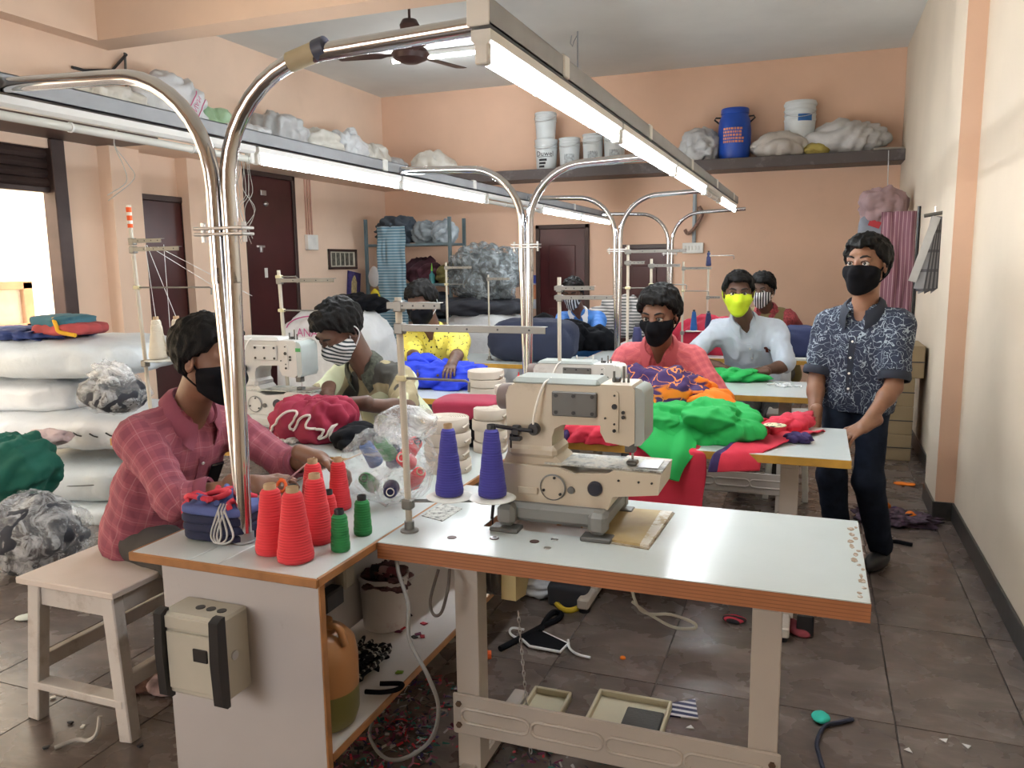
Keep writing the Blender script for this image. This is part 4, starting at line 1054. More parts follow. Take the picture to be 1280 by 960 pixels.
def person(label, P, head, yaw, hyaw, hpitch, wr, wl, ankR, ankL, skin, shirt, pants, mask, hroll=0, hs=1.08, sleeve=('short', .62), poleR=None, poleL=None,
           handR=None, handL=None, hair_len=.016, seed=1, closed=False, collar=True, placket=True, sh_w=.172, hem=.10, girth=1.0, buttons=None, kneeY=None, shyaw=None, strap=None, open_neck=True):
    P, head = Vector(P), Vector(head); g = Fig()
    f = Vector((math.cos(yaw), math.sin(yaw), 0)); r = Vector((f.y, -f.x, 0))
    root = thing('person', label, 'person', (P.x, P.y, 0))
    NBp = head + (P - head).normalized() * .200 * hs - f * .012; U = (NBp - P).normalized()
    fw = (f - U * f.dot(U)).normalized()
    SR, SL = NBp - U * .070 + r * sh_w, NBp - U * .070 - r * sh_w
    poleR = poleR or (r * .6 - Vector((0, 0, 1))); poleL = poleL or (-r * .6 - Vector((0, 0, 1)))
    ER, WR = ik(SR, wr, .285, .245, poleR); EL, WL = ik(SL, wl, .285, .245, poleL)
    hw = .085 if P.z < .8 else .072
    HR, HL = P + r * hw - U * .03, P - r * hw - U * .03
    kp = f + Vector((0, 0, .35))
    KR, AR = ik(HR, ankR, .43, .41, kp); KL, AL = ik(HL, ankL, .43, .41, kp)
    # head frame
    hf = Vector((math.cos(hyaw) * math.cos(hpitch), math.sin(hyaw) * math.cos(hpitch), -math.sin(hpitch)))
    hr = Vector((math.sin(hyaw), -math.cos(hyaw), 0)); hu = hr.cross(hf)
    if hroll: q = Matrix.Rotation(hroll, 3, hf); hr = q @ hr; hu = q @ hu
    Hm = Matrix((hr, hf, hu)).transposed(); Hn = np.array(Hm)
    tow = lambda V: (V * hs) @ Hn.T + np.array(head)
    pt = lambda x, y, z: head + Hm @ (Vector((x, y, z)) * hs)
    toh = lambda p: (Hm.transposed() @ (Vector(p) - head)) / hs
    pts = [P, NBp, SR, SL, ER, EL, WR, WL, KR, KL, AR, AL, head]
    lo = np.min([np.array(p) for p in pts], 0) - .26; hi = np.max([np.array(p) for p in pts], 0) + .22; lo[2] = max(lo[2], -.02)
    # ---- body (skin) --------------------------------------------------
    def torso(F_, o, k=.05):
        F_.cap(P - U * .02, P + U * .20, (.112 + o) * girth, (.100 + o) * girth, k, (r, 1.38))
        F_.cap(P + U * .18, NBp - U * .15, (.102 + o) * girth, (.106 + o) * girth, k, (r, 1.45))
        F_.cap(SR - r * .02, SL + r * .02, .050 + o, .050 + o, .07)
        F_.cap(SR - r * .05 - U * .005, NBp - U * .010 + r * .03, .044 + o, .040 + o, .06); F_.cap(SL + r * .05 - U * .005, NBp - U * .010 - r * .03, .044 + o, .040 + o, .06)
    B = SDF(lo, hi, .010)
    torso(B, -.004)
    nb_top = pt(0, -.02, -.05)
    B.cap(NBp - U * .04, nb_top, .056, .052, .03)
    for S, E, Wp in ((SR, ER, WR), (SL, EL, WL)):
        B.cap(S, E, .050, .040, .03); B.cap(E, Wp, .040, .027, .015); B.ell(E + (Wp - E) * .25, (.042,) * 3, None, .02)
    for Hh, Kk, Aa in ((HR, KR, AR), (HL, KL, AL)):
        B.cap(Hh, Kk, .068, .050, .03); B.cap(Kk, Aa, .049, .036, .02); B.ell(Kk + (Aa - Kk) * .3, (.049,) * 3, None, .02)
        ff = f; B.cap(Aa - ff * .03 - Vector((0, 0, .03)), Aa + ff * .14 - Vector((0, 0, .045)), .036, .026, .02)
    parts = [B.mesh(1)]
    Hd = SDF((-.11, -.13, -.22), (.11, .14, .15), .0042)
    Hd.ell((0, -.012, .030), (.074, .092, .080)).ell((0, .018, -.035), (.061, .074, .083), None, .03).ell((0, .055, -.085), (.034, .034, .028), None, .03)
    Hd.cap((-.036, .075, .024), (.036, .075, .024), .015, .015, .018)
    for s_ in (-1, 1):
        Hd.ell((s_ * .041, .055, -.03), (.027, .026, .026), None, .02)
        Hd.ell((s_ * .033, .099, .002), (.021, .015, .0125), None, .012, 's')
        if closed: Hd.ell((s_ * .032, .079, .003), (.015, .0145, .013), None, .004)
        else: Hd.cap((s_ * .020, .088, .0125), (s_ * .045, .082, .0115), .0045, .0045, .004); Hd.cap((s_ * .020, .088, -.008), (s_ * .045, .081, -.007), .004, .004, .004)
        Hd.ell((s_ * .078, -.010, -.004), (.009, .021, .033), Matrix.Rotation(s_ * R(-18), 3, 'Z'), .008)
        Hd.ell((s_ * .086, -.004, -.002), (.006, .010, .017), Matrix.Rotation(s_ * R(-18), 3, 'Z'), .004, 's')
    Hd.cap((0, .084, .012), (0, .106, -.028), .0095, .015, .012).cap((-.012, .096, -.033), (.012, .096, -.033), .010, .010, .008)
    Hd.cap((-.02, .084, -.060), (.02, .084, -.060), .008, .008, .008).cap((-.018, .083, -.073), (.018, .083, -.073), .008, .008, .008)
    Hd.cap((0, -.02, -.05), toh(NBp - U * .02), .052, .056, .03)
    v, fc = Hd.mesh(1); parts.append((tow(v), fc))
    for Wp, E, right, hc in ((WR, ER, True, handR), (WL, EL, False, handL)):
        hc = hc or {}; d = Vector(hc.get('d', (Wp - E))).normalized(); n = Vector(hc.get('n', (0, 0, -1)))
        hf_ = SDF(np.array(Wp) - .20, np.array(Wp) + .20, .0042)
        hand_field(hf_, Wp, d, n, right, hc.get('curl', .45), hc.get('spread', 3))
        hf_.cap(Wp - (Wp - E).normalized() * .08, Wp, .029, .027, .015)
        parts.append(hf_.mesh(1))
    v, fc = merge(parts); body = mesh_obj('body', v, fc, skin, root, 180)
    # ---- eyes, brows ----------------------------------------------------
    for s_ in (-1, 1):
        if not closed:
            e = MB().lathe([(math.sin(math.pi * i / 10) * .0135 * hs, -math.cos(math.pi * i / 10) * .0135 * hs) for i in range(11)], pt(s_ * .032, .077, .003), 14, Hm @ Matrix.Rotation(R(-90), 3, 'X')).build('eye', M_eye, body, 180)
            MB().lathe([(math.sin(math.pi * i / 6) * .0068 * hs, -math.cos(math.pi * i / 6) * .004 * hs) for i in range(7)], pt(s_ * .0315, .0893, .0035), 12, Hm @ Matrix.Rotation(R(-90), 3, 'X')).build('iris', M_iris, e, 180) if False else MB().lathe([(.0068 * hs * math.sin(math.pi * i / 6), -.004 * hs * math.cos(math.pi * i / 6)) for i in range(7)], pt(s_ * .0315, .0893, .0035), 12, Hm @ Matrix.Rotation(R(-90), 3, 'X')).build('iris', M_iris, body, 180)
            MB().tube([pt(s_ * x, y, z) for x, y, z in ((.017, .0925, .007), (.024, .0925, .0125), (.033, .0915, .0145), (.042, .088, .0115), (.049, .082, .006))], .0017 * hs, 6).build('eyelash', M_brow, body)
        else:
            MB().tube([pt(s_ * x, y, z) for x, y, z in ((.018, .0905, -.003), (.025, .0935, -.0065), (.033, .093, -.0075), (.041, .090, -.006), (.047, .085, -.003))], .0016 * hs, 6).build('eyelash', M_brow, body)
        MB().tube([pt(s_ * x, y, z) for x, y, z in ((.013, .0925, .026), (.025, .0935, .032), (.038, .0895, .034), (.052, .078, .028))], [.003 * hs, .0048 * hs, .0042 * hs, .002 * hs], 6).build('eyebrow', M_brow, body)
    # ---- hair -------------------------------------------------------------
    hr_ = SDF((-.13, -.15, -.12), (.13, .13, .18), .005)
    o = hair_len
    hr_.ell((0, -.014, .032), (.074 + o, .092 + o, .080 + o * 1.25)).ell((0, .040, .078), (.062, .048, .034 + o * .4), None, .03)
    X, Y, Z = hr_.coords(); s01 = lambda a, b, t: np.clip((t - a) / (b - a), 0, 1)
    zmin = -.075 + .07 * s01(-.05, -.005, Y) + .040 * s01(-.01, .03, Y) + .040 * s01(.035, .065, Y) - .004 * np.cos(X * 60) * s01(.04, .06, Y)
    hr_.d = np.maximum(hr_.d, (zmin - Z) * .8)
    v, fc = hr_.mesh(1); N = vnormals(v, fc)
    v = v + N * ((ridge(v, (40, 40, 16), seed) * .5 + vnoise(v, (80, 80, 40), seed + 2) * .5 - .5) * .016 * (.5 + hair_len / .02))[:, None]
    mesh_obj('hair', tow(v), fc, M_hair, root, 180)
    # ---- mask ---------------------------------------------------------------
    mk = SDF((-.11, -.03, -.17), (.11, .15, .06), .0042)
    mk.ell((0, .020, -.042), (.070, .082, .086)).ell((0, .058, -.09), (.040, .042, .034), None, .03).cap((0, .098, -.012), (0, .112, -.040), .012, .016, .03).cap((0, .105, -.045), (0, .078, -.10), .020, .026, .03).ell((.041, .055, -.03), (.034, .034, .034), None, .02).ell((-.041, .055, -.03), (.034, .034, .034), None, .02)
    X, Y, Z = mk.coords(); ztop = mask.get('top', -.003) - .020 * s01(.085, .0, Y) ; zbot = -.133 + .045 * s01(.06, .0, Y)
    mk.d = np.maximum(np.maximum(mk.d, (Z - ztop) * .9), np.maximum((zbot - Z) * .9, (.004 - Y) * .9))
    v, fc = mk.mesh(1); v = wrinkle(v, fc, .0035, 26, seed + 4, (.3, .3, 1.2))
    mo = mesh_obj('face_mask', tow(v), fc, mask['mat'], root, 180)
    ms = mask.get('strap', mask['mat'])
    for s_ in (-1, 1):
        MB().tube(smooth_path([pt(s_ * x, y, z) for x, y, z in ((.062, .016, -.038), (.074, .004, -.012), (.086, -.016, .024), (.090, -.030, .004), (.086, -.030, -.030), (.074, -.012, -.056), (.058, .012, -.080))], 4), .0030 * hs, 6).build('ear_loop', ms, mo)
    # ---- trousers -------------------------------------------------------------
    Tr = SDF(lo, hi, .010)
    Tr.cap(P - U * .03, P + U * (.06 if P.z < .8 else .14), .120 * girth, .114 * girth, .04, (r, 1.38))
    for Hh, Kk, Aa in ((HR, KR, AR), (HL, KL, AL)):
        Tr.cap(Hh, Kk, .094 if P.z < .8 else .080, .070 if P.z < .8 else .060, .03); Tr.cap(Kk, Aa + (Kk - Aa).normalized() * .02, .070, .056, .03)
    v, fc = Tr.mesh(1); v = wrinkle(v, fc, .010, 14, seed + 8); mesh_obj('trousers', v, fc, pants, root, 180)
    for Aa in (AR, AL):
        V_, F_ = blob(c=(Aa.x + f.x * .055, Aa.y + f.y * .055, .035), rad=(.135, .048, .045), seed=3, nu=24, nv=12, amp=.04, rz=yaw, floor=.002); mesh_obj('sandal', V_, F_, M_blk, root, 180)
    # ---- shirt ------------------------------------------------------------------
    Sh = SDF(lo, hi, .0085)
    torso(Sh, .012)
    Sh.cap(P - U * (hem + .10), P + U * .15, (.130 if P.z < .8 else .142) * girth, .118 * girth, .05, (r, 1.42))
    gx, gy, gz = Sh.coords(); hp = P - U * hem
    Sh.d = np.maximum(Sh.d, ((hp.x - gx) * U.x + (hp.y - gy) * U.y + (hp.z - gz) * U.z).astype(np.float32))
    kind, t_ = sleeve
    for S, E, Wp in ((SR, ER, WR), (SL, EL, WL)):
        if kind == 'short':
            e = S + (E - S) * t_; Sh.cap(S, e, .066, .064, .05)
        else:
            Sh.cap(S, E, .066, .055, .05); e = E + (Wp - E) * t_; Sh.cap(E, e, .055, .047 if t_ < .7 else .040, .02)
    if open_neck:
        Sh.cap(NBp + U * .05 + fw * .02, NBp - U * .055 + fw * .105, .036, .016, .02, None, 's')
    v, fc = Sh.mesh(1); v = wrinkle(v, fc, .017, 11, seed + 11); v = wrinkle(v, fc, .006, 30, seed + 12, (1, 1, .4))
    so = mesh_obj('shirt', v, fc, shirt['mat'], root, 180)
    best = np.full(len(v), 9.0); pat = np.zeros((len(v), 3), np.float32)
    for a_, b_, rad, k_, ref in ((P, NBp, .15, .13, fw), (SR, ER, .055, .06, fw), (ER, WR, .045, .05, fw), (SL, EL, .055, .06, fw), (EL, WL, .045, .05, fw)):
        a0, ax_ = np.array(a_), np.array((b_ - a_).normalized()); ln = (b_ - a_).length; q_ = v - a0; tt = q_ @ ax_; tc = np.clip(tt, -.25 if k_ > .1 else 0, ln)
        w_ = q_ - tc[:, None] * ax_; ds = np.linalg.norm(w_, axis=1) - rad
        e1 = np.array((ref - (b_ - a_).normalized() * ref.dot((b_ - a_).normalized())).normalized()); e2 = np.cross(ax_, e1)
        mm = ds < best; best[mm] = ds[mm]
        pat[mm] = np.stack([np.arctan2(w_ @ e2, w_ @ e1) * k_, tt, np.zeros(len(v))], 1)[mm]
    at_ = so.data.attributes.new('pat', 'FLOAT_VECTOR', 'POINT'); at_.data.foreach_set('vector', pat.ravel())
    if kind != 'short' or shirt.get('cuff'):
        for S, E, Wp in ((SR, ER, WR), (SL, EL, WL)):
            if kind == 'short': e = S + (E - S) * (t_ + .03); d = (E - S).normalized(); rr = .0695
            else: e = E + (Wp - E) * t_; d = (Wp - E).normalized(); rr = .052 if t_ < .7 else .044
            Bm = basis(d); MB().lathe([(rr - .006, -.018), (rr, -.015), (rr + .003, .012), (rr - .002, .024), (rr - .012, .020)], e + d * .035, 24, Bm, False).build('cuff', shirt.get('cuff') or shirt['mat'], so, 60)
    if collar:
        cm = shirt.get('collar') or shirt['mat']; m = 26; A = []
        for i in range(m + 1):
            th = R(22) + (2 * math.pi - R(44)) * i / m; ca = math.cos(th); d = fw * ca + r * math.sin(th); fr = max(0, ca)
            A += [NBp + U * (.046 - .056 * fr) + d * (.062 + .020 * fr), NBp + U * (.060 - .052 * fr) + d * (.070 + .024 * fr), NBp + U * (.046 - .064 * fr) + d * (.088 + .030 * fr), NBp + U * (.012 - .100 * fr ** 1.5) + d * (.102 + .036 * fr - .022 * fr ** 3)]
        Fs = [(i * 4 + k, (i + 1) * 4 + k, (i + 1) * 4 + k + 1, i * 4 + k + 1) for i in range(m) for k in range(3)]
        n0 = len(A); A2 = A + [p - (p - NBp).normalized() * .004 for p in A]; Fs2 = Fs + [tuple(x + n0 for x in reversed(q)) for q in Fs]
        rim = [i * 4 for i in range(m + 1)] + [m * 4 + 1, m * 4 + 2] + [i * 4 + 3 for i in range(m, -1, -1)] + [2, 1]
        Fs2 += [(a, b, b + n0, a + n0) for a, b in zip(rim, rim[1:] + rim[:1])]
        mesh_obj('collar', [tuple(p) for p in A2], np.array(Fs2), cm, so, 60)
    if placket:
        pb = patch('placket', Sh, NBp - U * .24 + fw * .1, r, U, .030, .27, -fw, shirt.get('placket') or shirt['mat'], so, .007, 4, 14)
        for k in range(4):
            p = march(Sh, NBp - U * (.13 + .075 * k) + fw * .3, -fw)
            if p is not None: MB().cyl(p + fw * .006, p + fw * .010, .0055, n=10).build('button', buttons or M_white, so)
    g.__dict__.update(root=root, so=so, Sh=Sh, NB=NBp, U=U, f=fw, r=r, WR=WR, WL=WL, ER=ER, EL=EL, SR=SR, SL=SL, P=P, mask=mo, pt=pt, hs=hs)
    return g

# ---- cloth of the clothes ----------------------------------------------------
def checked(name, base, dark, light, per=.05, rot=None):
    b = NB(name); n = b.N.new('ShaderNodeAttribute'); n.attribute_name = 'pat'; v = b.sep(n.outputs['Vector'])
    a = b.math('ADD', b.band(v[0], per, .5), b.band(v[1], per, .5))
    c = b.mix(b.math('MULTIPLY', a, .5), base, dark)
    l = b.math('MAXIMUM', b.band(v[0], per, .04, .2), b.band(v[1], per, .04, .3))
    c = b.mix(b.math('MULTIPLY', l, .35), c, light)
    c = b.mix(b.ramp(b.noise(3.0, 4), [(.35, (0, 0, 0)), (.7, (.35, .35, .35))]), c, sc(base, 1.2))
    b.bump(b.noise(260, 2), .001, .3); return b.fin(c, .85)
M_plum = checked('plum checked cotton', (.32, .085, .115), (.20, .045, .075), (.55, .30, .32), .058)
M_pinkc = checked('salmon checked cotton', (.56, .115, .125), (.42, .075, .095), (.68, .25, .24), .036)
def yellow_print():
    b = NB('yellow printed cotton'); d = b.vor(42); n = b.noise(38, 3)
    f = b.math('MULTIPLY', b.math('LESS_THAN', d, .30), b.math('GREATER_THAN', n, .50))
    b.bump(b.noise(200), .001, .2); return b.fin(b.mix(f, (.72, .62, .10), (.05, .045, .02)), .85)
def navy_print():
    b = NB('navy polo with white squiggles'); n = b.noise(25, .5, dist=.9); n2 = b.noise(31, .5, b.mapv(loc=(3, 1, 2)), dist=.8)
    g = lambda q, w: b.math('LESS_THAN', b.math('ABSOLUTE', b.math('SUBTRACT', q, .5)), w)
    f = b.math('MAXIMUM', g(n, .016), g(n2, .012))
    return b.fin(b.mix(f, (.017, .026, .055), (.30, .36, .42)), .8)
def camo():
    b = NB('olive and lime panelled cotton'); v = b.sep()
    n = b.noise(3.2, 1, b.mapv((1.6, 1.6, .8)))
    c = b.ramp(n, [(.0, (.035, .034, .028)), (.445, (.040, .038, .032)), (.45, (.30, .25, .14)), (.53, (.33, .28, .17)), (.535, (.62, .66, .46)), (1, (.66, .70, .50))])
    c.node.color_ramp.interpolation = 'LINEAR'; b.bump(b.noise(200), .001, .2); return b.fin(c, .85)
def mstripe(name, a, c_, per=.02, rot=(0, R(35), 0)):
    b = NB(name); v = b.sep(b.mapv(rot=rot)); return b.fin(b.mix(b.band(v[2], per, .45), a, c_), .8)
M_maskb = pm('black knit mask', (.006, .006, .008), .9, var=.2, scale=40, Specular_IOR_Level=.12)
M_lime = pm('lime green cotton', (.55, .70, .02), .85, var=.08)
M_wst = pm('pale blue white cotton', (.47, .53, .62), .85, var=.06, scale=4, bump=.2)
M_denim = pm('navy denim', (.010, .015, .028), .85, var=.3, scale=20, Specular_IOR_Level=.15)
M_dkp = pm('dark grey trousers', (.05, .045, .042), .85, var=.2)
M_wstrap = pm('white elastic', (.72, .74, .76), .8)
M_phone = pm('black phone glass', (.012, .012, .014), .15)

D90 = math.pi / 2
# --- A: plum shirt, seated at the bench --------------------------------------
hA = AY(262, 448, 2.10)
A_ = person('person in a plum checked shirt and black mask trimming threads at the bench', (-2.20, 2.16, .605), hA, R(-8), R(3), R(8),
            AZ(318, 606, .835), AZ(398, 574, .86), (-1.80, 1.98, .08), (-1.82, 2.36, .08), SK[0], dict(mat=M_plum), M_dkp, dict(mat=M_maskb),
            hs=1.10, sleeve=('long', .22), poleR=(-.3, -.75, -.7), poleL=(0, .6, -.8), handR=dict(d=(.9, .25, -.05), n=(.1, .5, -.8), curl=.75), handL=dict(d=(.85, .1, -.25), n=(.2, -.4, -.8), curl=.6), hair_len=.020, seed=1, girth=1.0)
q = march(A_.Sh, A_.NB - A_.U * .20 - A_.r * .07 + A_.f * .3, -A_.f)
if q: 
    m = MB(); Bm = basis(A_.f, A_.U); m.box(q + A_.f * .012, (.055, .105, .010), .004, Bm); m.build('phone', M_phone, A_.root)
# --- B: olive and lime shirt, bent over the cloth -----------------------------
hB = AY(424, 412, 3.22)
B_ = person('person in an olive and lime panelled shirt and striped mask bending over maroon cloth', (-1.86, 3.52, .60), hB, R(-100), R(-118), R(40),
            (-2.04, 3.04, .925), (-1.88, 2.98, .905), (-2.02, 3.30, .08), (-1.78, 3.30, .08), SK[1], dict(mat=camo(), collar=pm('dark olive printed collar', (.05, .055, .04), .85, var=.6, scale=60)), M_dkp,
            dict(mat=mstripe('white and black striped mask cloth', (.70, .72, .72), (.02, .035, .045), .019, (0, R(-20), 0)), strap=M_wstrap), hs=1.10, sleeve=('short', .80), poleL=(.9, .0, -.25), poleR=(-.8, .2, -.4),
            handR=dict(d=(.3, -.6, -.3), n=(.2, .3, -.8), curl=.7), handL=dict(d=(-.9, -.3, -.1), n=(0, -.3, -.9), curl=.6), hair_len=.020, seed=2, closed=True, hroll=R(-8))
# --- C: yellow shirt -------------------------------------------------------------
hC = AY(527, 378, 4.72)
C_ = person('person in a yellow printed shirt and black mask behind the royal blue garment', (-2.32, 5.00, .58), hC, R(-82), R(-95), R(22),
            AZ(527, 478, .83), AZ(556, 482, .83), (-2.42, 4.72, .08), (-2.2, 4.72, .08), SK[1], dict(mat=yellow_print()), M_dkp, dict(mat=M_maskb, strap=M_wstrap), hs=1.10, sleeve=('short', .85),
            poleL=(.8, .2, -.6), poleR=(-.8, .2, -.6), hair_len=.018, seed=3, closed=True)
# --- D: salmon shirt ---------------------------------------------------------------
hD = AY(824, 393, 3.98)
D_ = person('person in a salmon checked shirt and black mask behind the orange and green garments', (-.78, 4.38, .585), hD, R(-84), R(-100), R(14),
            (-.90, 3.80, .86), (-.50, 3.82, .86), (-.86, 4.08, .08), (-.62, 4.08, .08), SK[0], dict(mat=M_pinkc), M_dkp, dict(mat=M_maskb), hs=1.07, sleeve=('long', .86),
            poleL=(.6, .5, -.6), poleR=(-.6, .5, -.6), hair_len=.024, seed=4, sh_w=.178, girth=1.05)
# --- E: white shirt, lime mask -------------------------------------------------------
hE = AY(923, 366, 5.42)
E_ = person('person in a pale blue white shirt and lime green mask, one arm on the table', (-.32, 5.80, .585), hE, R(-88), R(-84), R(4),
            (-.58, 5.38, .82), AZ(944, 466, .80), (-.42, 5.5, .08), (-.2, 5.5, .08), SK[1], dict(mat=M_wst), M_dkp, dict(mat=M_lime, top=.004), hs=1.12, sleeve=('short', .92),
            poleL=(.9, .1, -.5), poleR=(-.9, .1, -.4), handL=dict(d=(-.9, -.2, -.12), n=(0, 0, -1), curl=.3), hair_len=.016, seed=5, sh_w=.185, girth=1.12)
pk = patch('pocket', E_.Sh, E_.NB - E_.U * .205 - E_.r * .095 + E_.f * .1, E_.r, E_.U, .105, .12, -E_.f, M_wst, E_.so, .012, 7, 7)
q = march(E_.Sh, E_.NB - E_.U * .150 - E_.r * .095 + E_.f * .3, -E_.f)
if q: MB().box(q + A_.f * 0 + E_.f * .006, (.070, .010, .045), .003, Matrix((E_.r, -E_.f, E_.U)).transposed()).build('phone', pm('red black phone', (.09, .02, .015), .3), E_.so)
# --- F: olive vest ------------------------------------------------------------------------
hF = AY(953, 362, 7.02)
F_ = person('worker in an olive vest over red patterned sleeves and striped mask at the farthest table', (-.30, 7.40, .585), hF, R(-100), R(-104), R(10),
            AZ(938, 432, .85), AZ(1000, 412, .87), (-.4, 7.1, .08), (-.18, 7.1, .08), SK[1], dict(mat=pm('red patterned cotton', (.30, .05, .06), .85, var=.5, scale=70)), M_dkp,
            dict(mat=mstripe('black and white mask cloth', (.02, .02, .025), (.7, .7, .7), .02, (0, R(90), 0))), hs=1.08, sleeve=('long', .6), hair_len=.022, seed=6)
Vt = SDF(np.array(F_.P) - .5, np.array(F_.NB) + .4, .010); o_ = .022
Vt.cap(F_.P - F_.U * .1, F_.P + F_.U * .2, .152, .142, .05, (F_.r, 1.4)); Vt.cap(F_.P + F_.U * .18, F_.NB - F_.U * .15, .142, .144, .05, (F_.r, 1.40)); Vt.cap(F_.NB - F_.U * .07 + F_.r * .10, F_.NB - F_.U * .07 - F_.r * .10, .090, .090, .06)
v, fc = Vt.mesh(1); mesh_obj('vest', wrinkle(v, fc, .008, 14, 3), fc, pm('olive vest cloth', (.20, .16, .07), .85), F_.root, 180)
# --- G: blue jacket --------------------------------------------------------------------------
hG = AY(716, 366, 7.15)
G_ = person('worker in a blue jacket with white collar behind the black clothes, wearing a striped mask', (-1.98, 7.45, .56), hG, R(-85), R(-90), R(16),
            AZ(690, 425, .85), AZ(742, 428, .85), (-2.1, 7.15, .08), (-1.9, 7.15, .08), SK[1], dict(mat=pm('bright blue jersey', (.03, .16, .50), .7, var=.15), collar=M_wstrap), M_denim,
            dict(mat=mstripe('grey black striped mask cloth', (.02, .02, .025), (.62, .66, .70), .020, (0, R(90), 0))), hs=1.08, sleeve=('long', .8), hair_len=.02, seed=7, closed=True)
# --- the standing person ------------------------------------------------------------------------------
hK = AY(1083, 331, 4.10)
K_ = person('person standing in a navy polo with white squiggles, one hand on the table', (.215, 4.17, .90), hK, R(-112), R(-117), R(-2),
            AY(1018, 530, 3.98), AY(1080, 533, 3.86), (.17, 4.16, .08), (.36, 4.20, .08), SK[2], dict(mat=navy_print(), collar=pm('plain navy rib', (.015, .02, .035), .8), cuff=pm('plain navy rib', (.015, .02, .035), .8), placket=pm('plain navy rib', (.015, .02, .035), .8)), M_denim,
            dict(mat=M_maskb), hs=1.08, sleeve=('short', .66), poleL=(.9, .55, -.3), poleR=(-.3, .9, -.2), handL=dict(d=(-.65, -.55, -.35), n=(-.1, .2, -1), curl=.5), handR=dict(d=(-.1, -.25, -1), n=(.8, .1, 0), curl=.35),
            hair_len=.020, seed=9, hem=.115, girth=.90, sh_w=.160)
# ================================================================== things on the bench and tables
def fab(name, col, rough=.85, var=.12, scale=5): return pm(name, col, rough, var=var, scale=scale, bump=.15, bscale=220)
def soft(name, lab, cat, c, rad, mat, seed, grp=None, **kw):
    kw.setdefault('cloth', .8); kw.setdefault('nu', 72); kw.setdefault('nv', 40)
    o = softobj(name, mat, c=c, rad=rad, seed=seed, **kw); return tag(o, lab, cat, grp)
G_R = 'red thread cones on the bench end'
rc = [((370, 700), .047, .026, .180, 'tall red thread cone at the front bench edge, foremost of the red cones'),
      ((342, 690), .046, .026, .172, 'tall red thread cone close beside the chrome pole'),
      ((397, 677), .046, .025, .178, 'red thread cone just behind the two foremost red cones'),
      ((394, 646), .044, .024, .165, 'red thread cone beside the hand holding scissors'),
      ((425, 636), .036, .022, .150, 'slim red thread cone beside the clear bag of spools')]
for px, rb, rt, h, lab in rc: cone(lab, AZ(*px, TZ), rb, rt, h, M_red, M_core, G_R)
cone('short red thread cone tucked between taller red ones', AZ(413, 660, TZ), .028, .018, .10, M_red, M_corek, G_R)
G_G = 'green thread spools on the bench end'
cone('green thread spool at the brown bench edge, front of the pair', AZ(426, 688, TZ), .0255, .021, .100, M_grn, M_corek, G_G)
cone('green thread spool in front of the clear bag', AZ(454, 668, TZ), .0255, .021, .100, M_grn, M_corek, G_G)
cone('green thread spool half hidden behind the red cones', AZ(368, 650, TZ), .026, .021, .095, M_grn, M_corek, G_G)
# navy folded bundle with red straps and grey string
p = AZ(268, 676, TZ)
t = thing('folded_garment_bundle', 'navy folded garments with red and blue straps and a grey string on top', 'garments', (p.x, p.y + .05, TZ))
M_navy = fab('navy cloth', (.010, .014, .048)); M_rstrap = fab('red strap cloth', (.60, .04, .07)); M_bstrap = fab('slate blue cloth', (.08, .11, .30)); M_gstr = fab('grey cord', (.45, .46, .47))
cx, cy = p.x, p.y + .045
for k in range(4):
    V_, F_ = blob(c=(cx + .004 * (k % 2), cy, TZ + .016 + .024 * k), rad=(.105, .068, .016), e=.45, seed=k + 4, amp=.10, f=16, rz=.05, nu=36, nv=14)
    mesh_obj('folded_layer', V_, F_, M_navy if k < 3 else M_bstrap, t, 180)
rn = random.Random(5)
for k in range(5):
    x = cx - .075 + .034 * k; pts = [(x + rn.uniform(-.02, .02), cy - .06 + .03 * j, TZ + .105 + .012 * math.sin(j * 1.7 + k) + .008) for j in range(5)]
    MB().tube(smooth_path(pts, 4), .008, 8).build('strap', (M_rstrap, M_bstrap)[k % 2], t, 60)
MB().tube(smooth_path([(cx - .10, cy - .03, TZ + .11), (cx - .06, cy - .055, TZ + .125), (cx + .0, cy - .045, TZ + .118), (cx + .03, cy - .01, TZ + .13), (cx - .03, cy + .02, TZ + .12), (cx - .11, cy - .02, TZ + .09), (cx - .112, cy - .03, TZ + .06)], 5), .008, 8).build('strap', M_rstrap, t, 60)
for k in range(3):
    x = cx + .035 + .010 * k
    MB().tube(smooth_path([(x, cy - .05, TZ + .11), (x + .005, cy - .076, TZ + .085), (x - .012, cy - .082, TZ + .03), (x + .008, cy - .085, TZ + .012), (x + .022 + .01 * k, cy - .082, TZ + .035), (x + .012, cy - .075, TZ + .10)], 5), .0028, 6).build('cord', M_gstr, t, 60)
# clear bag of spools
p = AZ(470, 640, TZ); cx, cy = p.x - .02, p.y + .14
bag = thing('clear_spool_bag', 'clear plastic bag bulging with green, navy and red spools beside the stand', 'plastic bag', (cx, cy, TZ))
V_, F_ = blob(c=(cx, cy, TZ + .105), rad=(.135, .12, .112), e=.8, seed=11, amp=.30, f=13, floor=TZ + .002, nu=64, nv=36); mesh_obj('film', V_, F_, film('clear polythene', (.80, .85, .88), .17), bag, 180)
V_, F_ = blob(c=(cx + .045, cy + .01, TZ + .245), rad=(.095, .075, .060), e=1.0, seed=14, amp=.45, f=16, nu=64, nv=30); mesh_obj('bunched_neck', V_, F_, film('white polythene', (.85, .89, .92), .26), bag, 180)
def loose(parent, c, d, rb, rt, h, mat, core):
    B_ = basis(d); o = MB().lathe([(rb * .8, 0), (rb, .006), (rt, h - .006), (rt * .8, h)], c, 20, B_).build('spool', mat, parent, 60)
    MB().lathe([(rt * .6, h - .01), (rt * .62, h + .006), (rt * .5, h + .006), (rt * .45, h - .008), (0, h - .008)], c, 16, B_, False).build('core', core, o, 60)
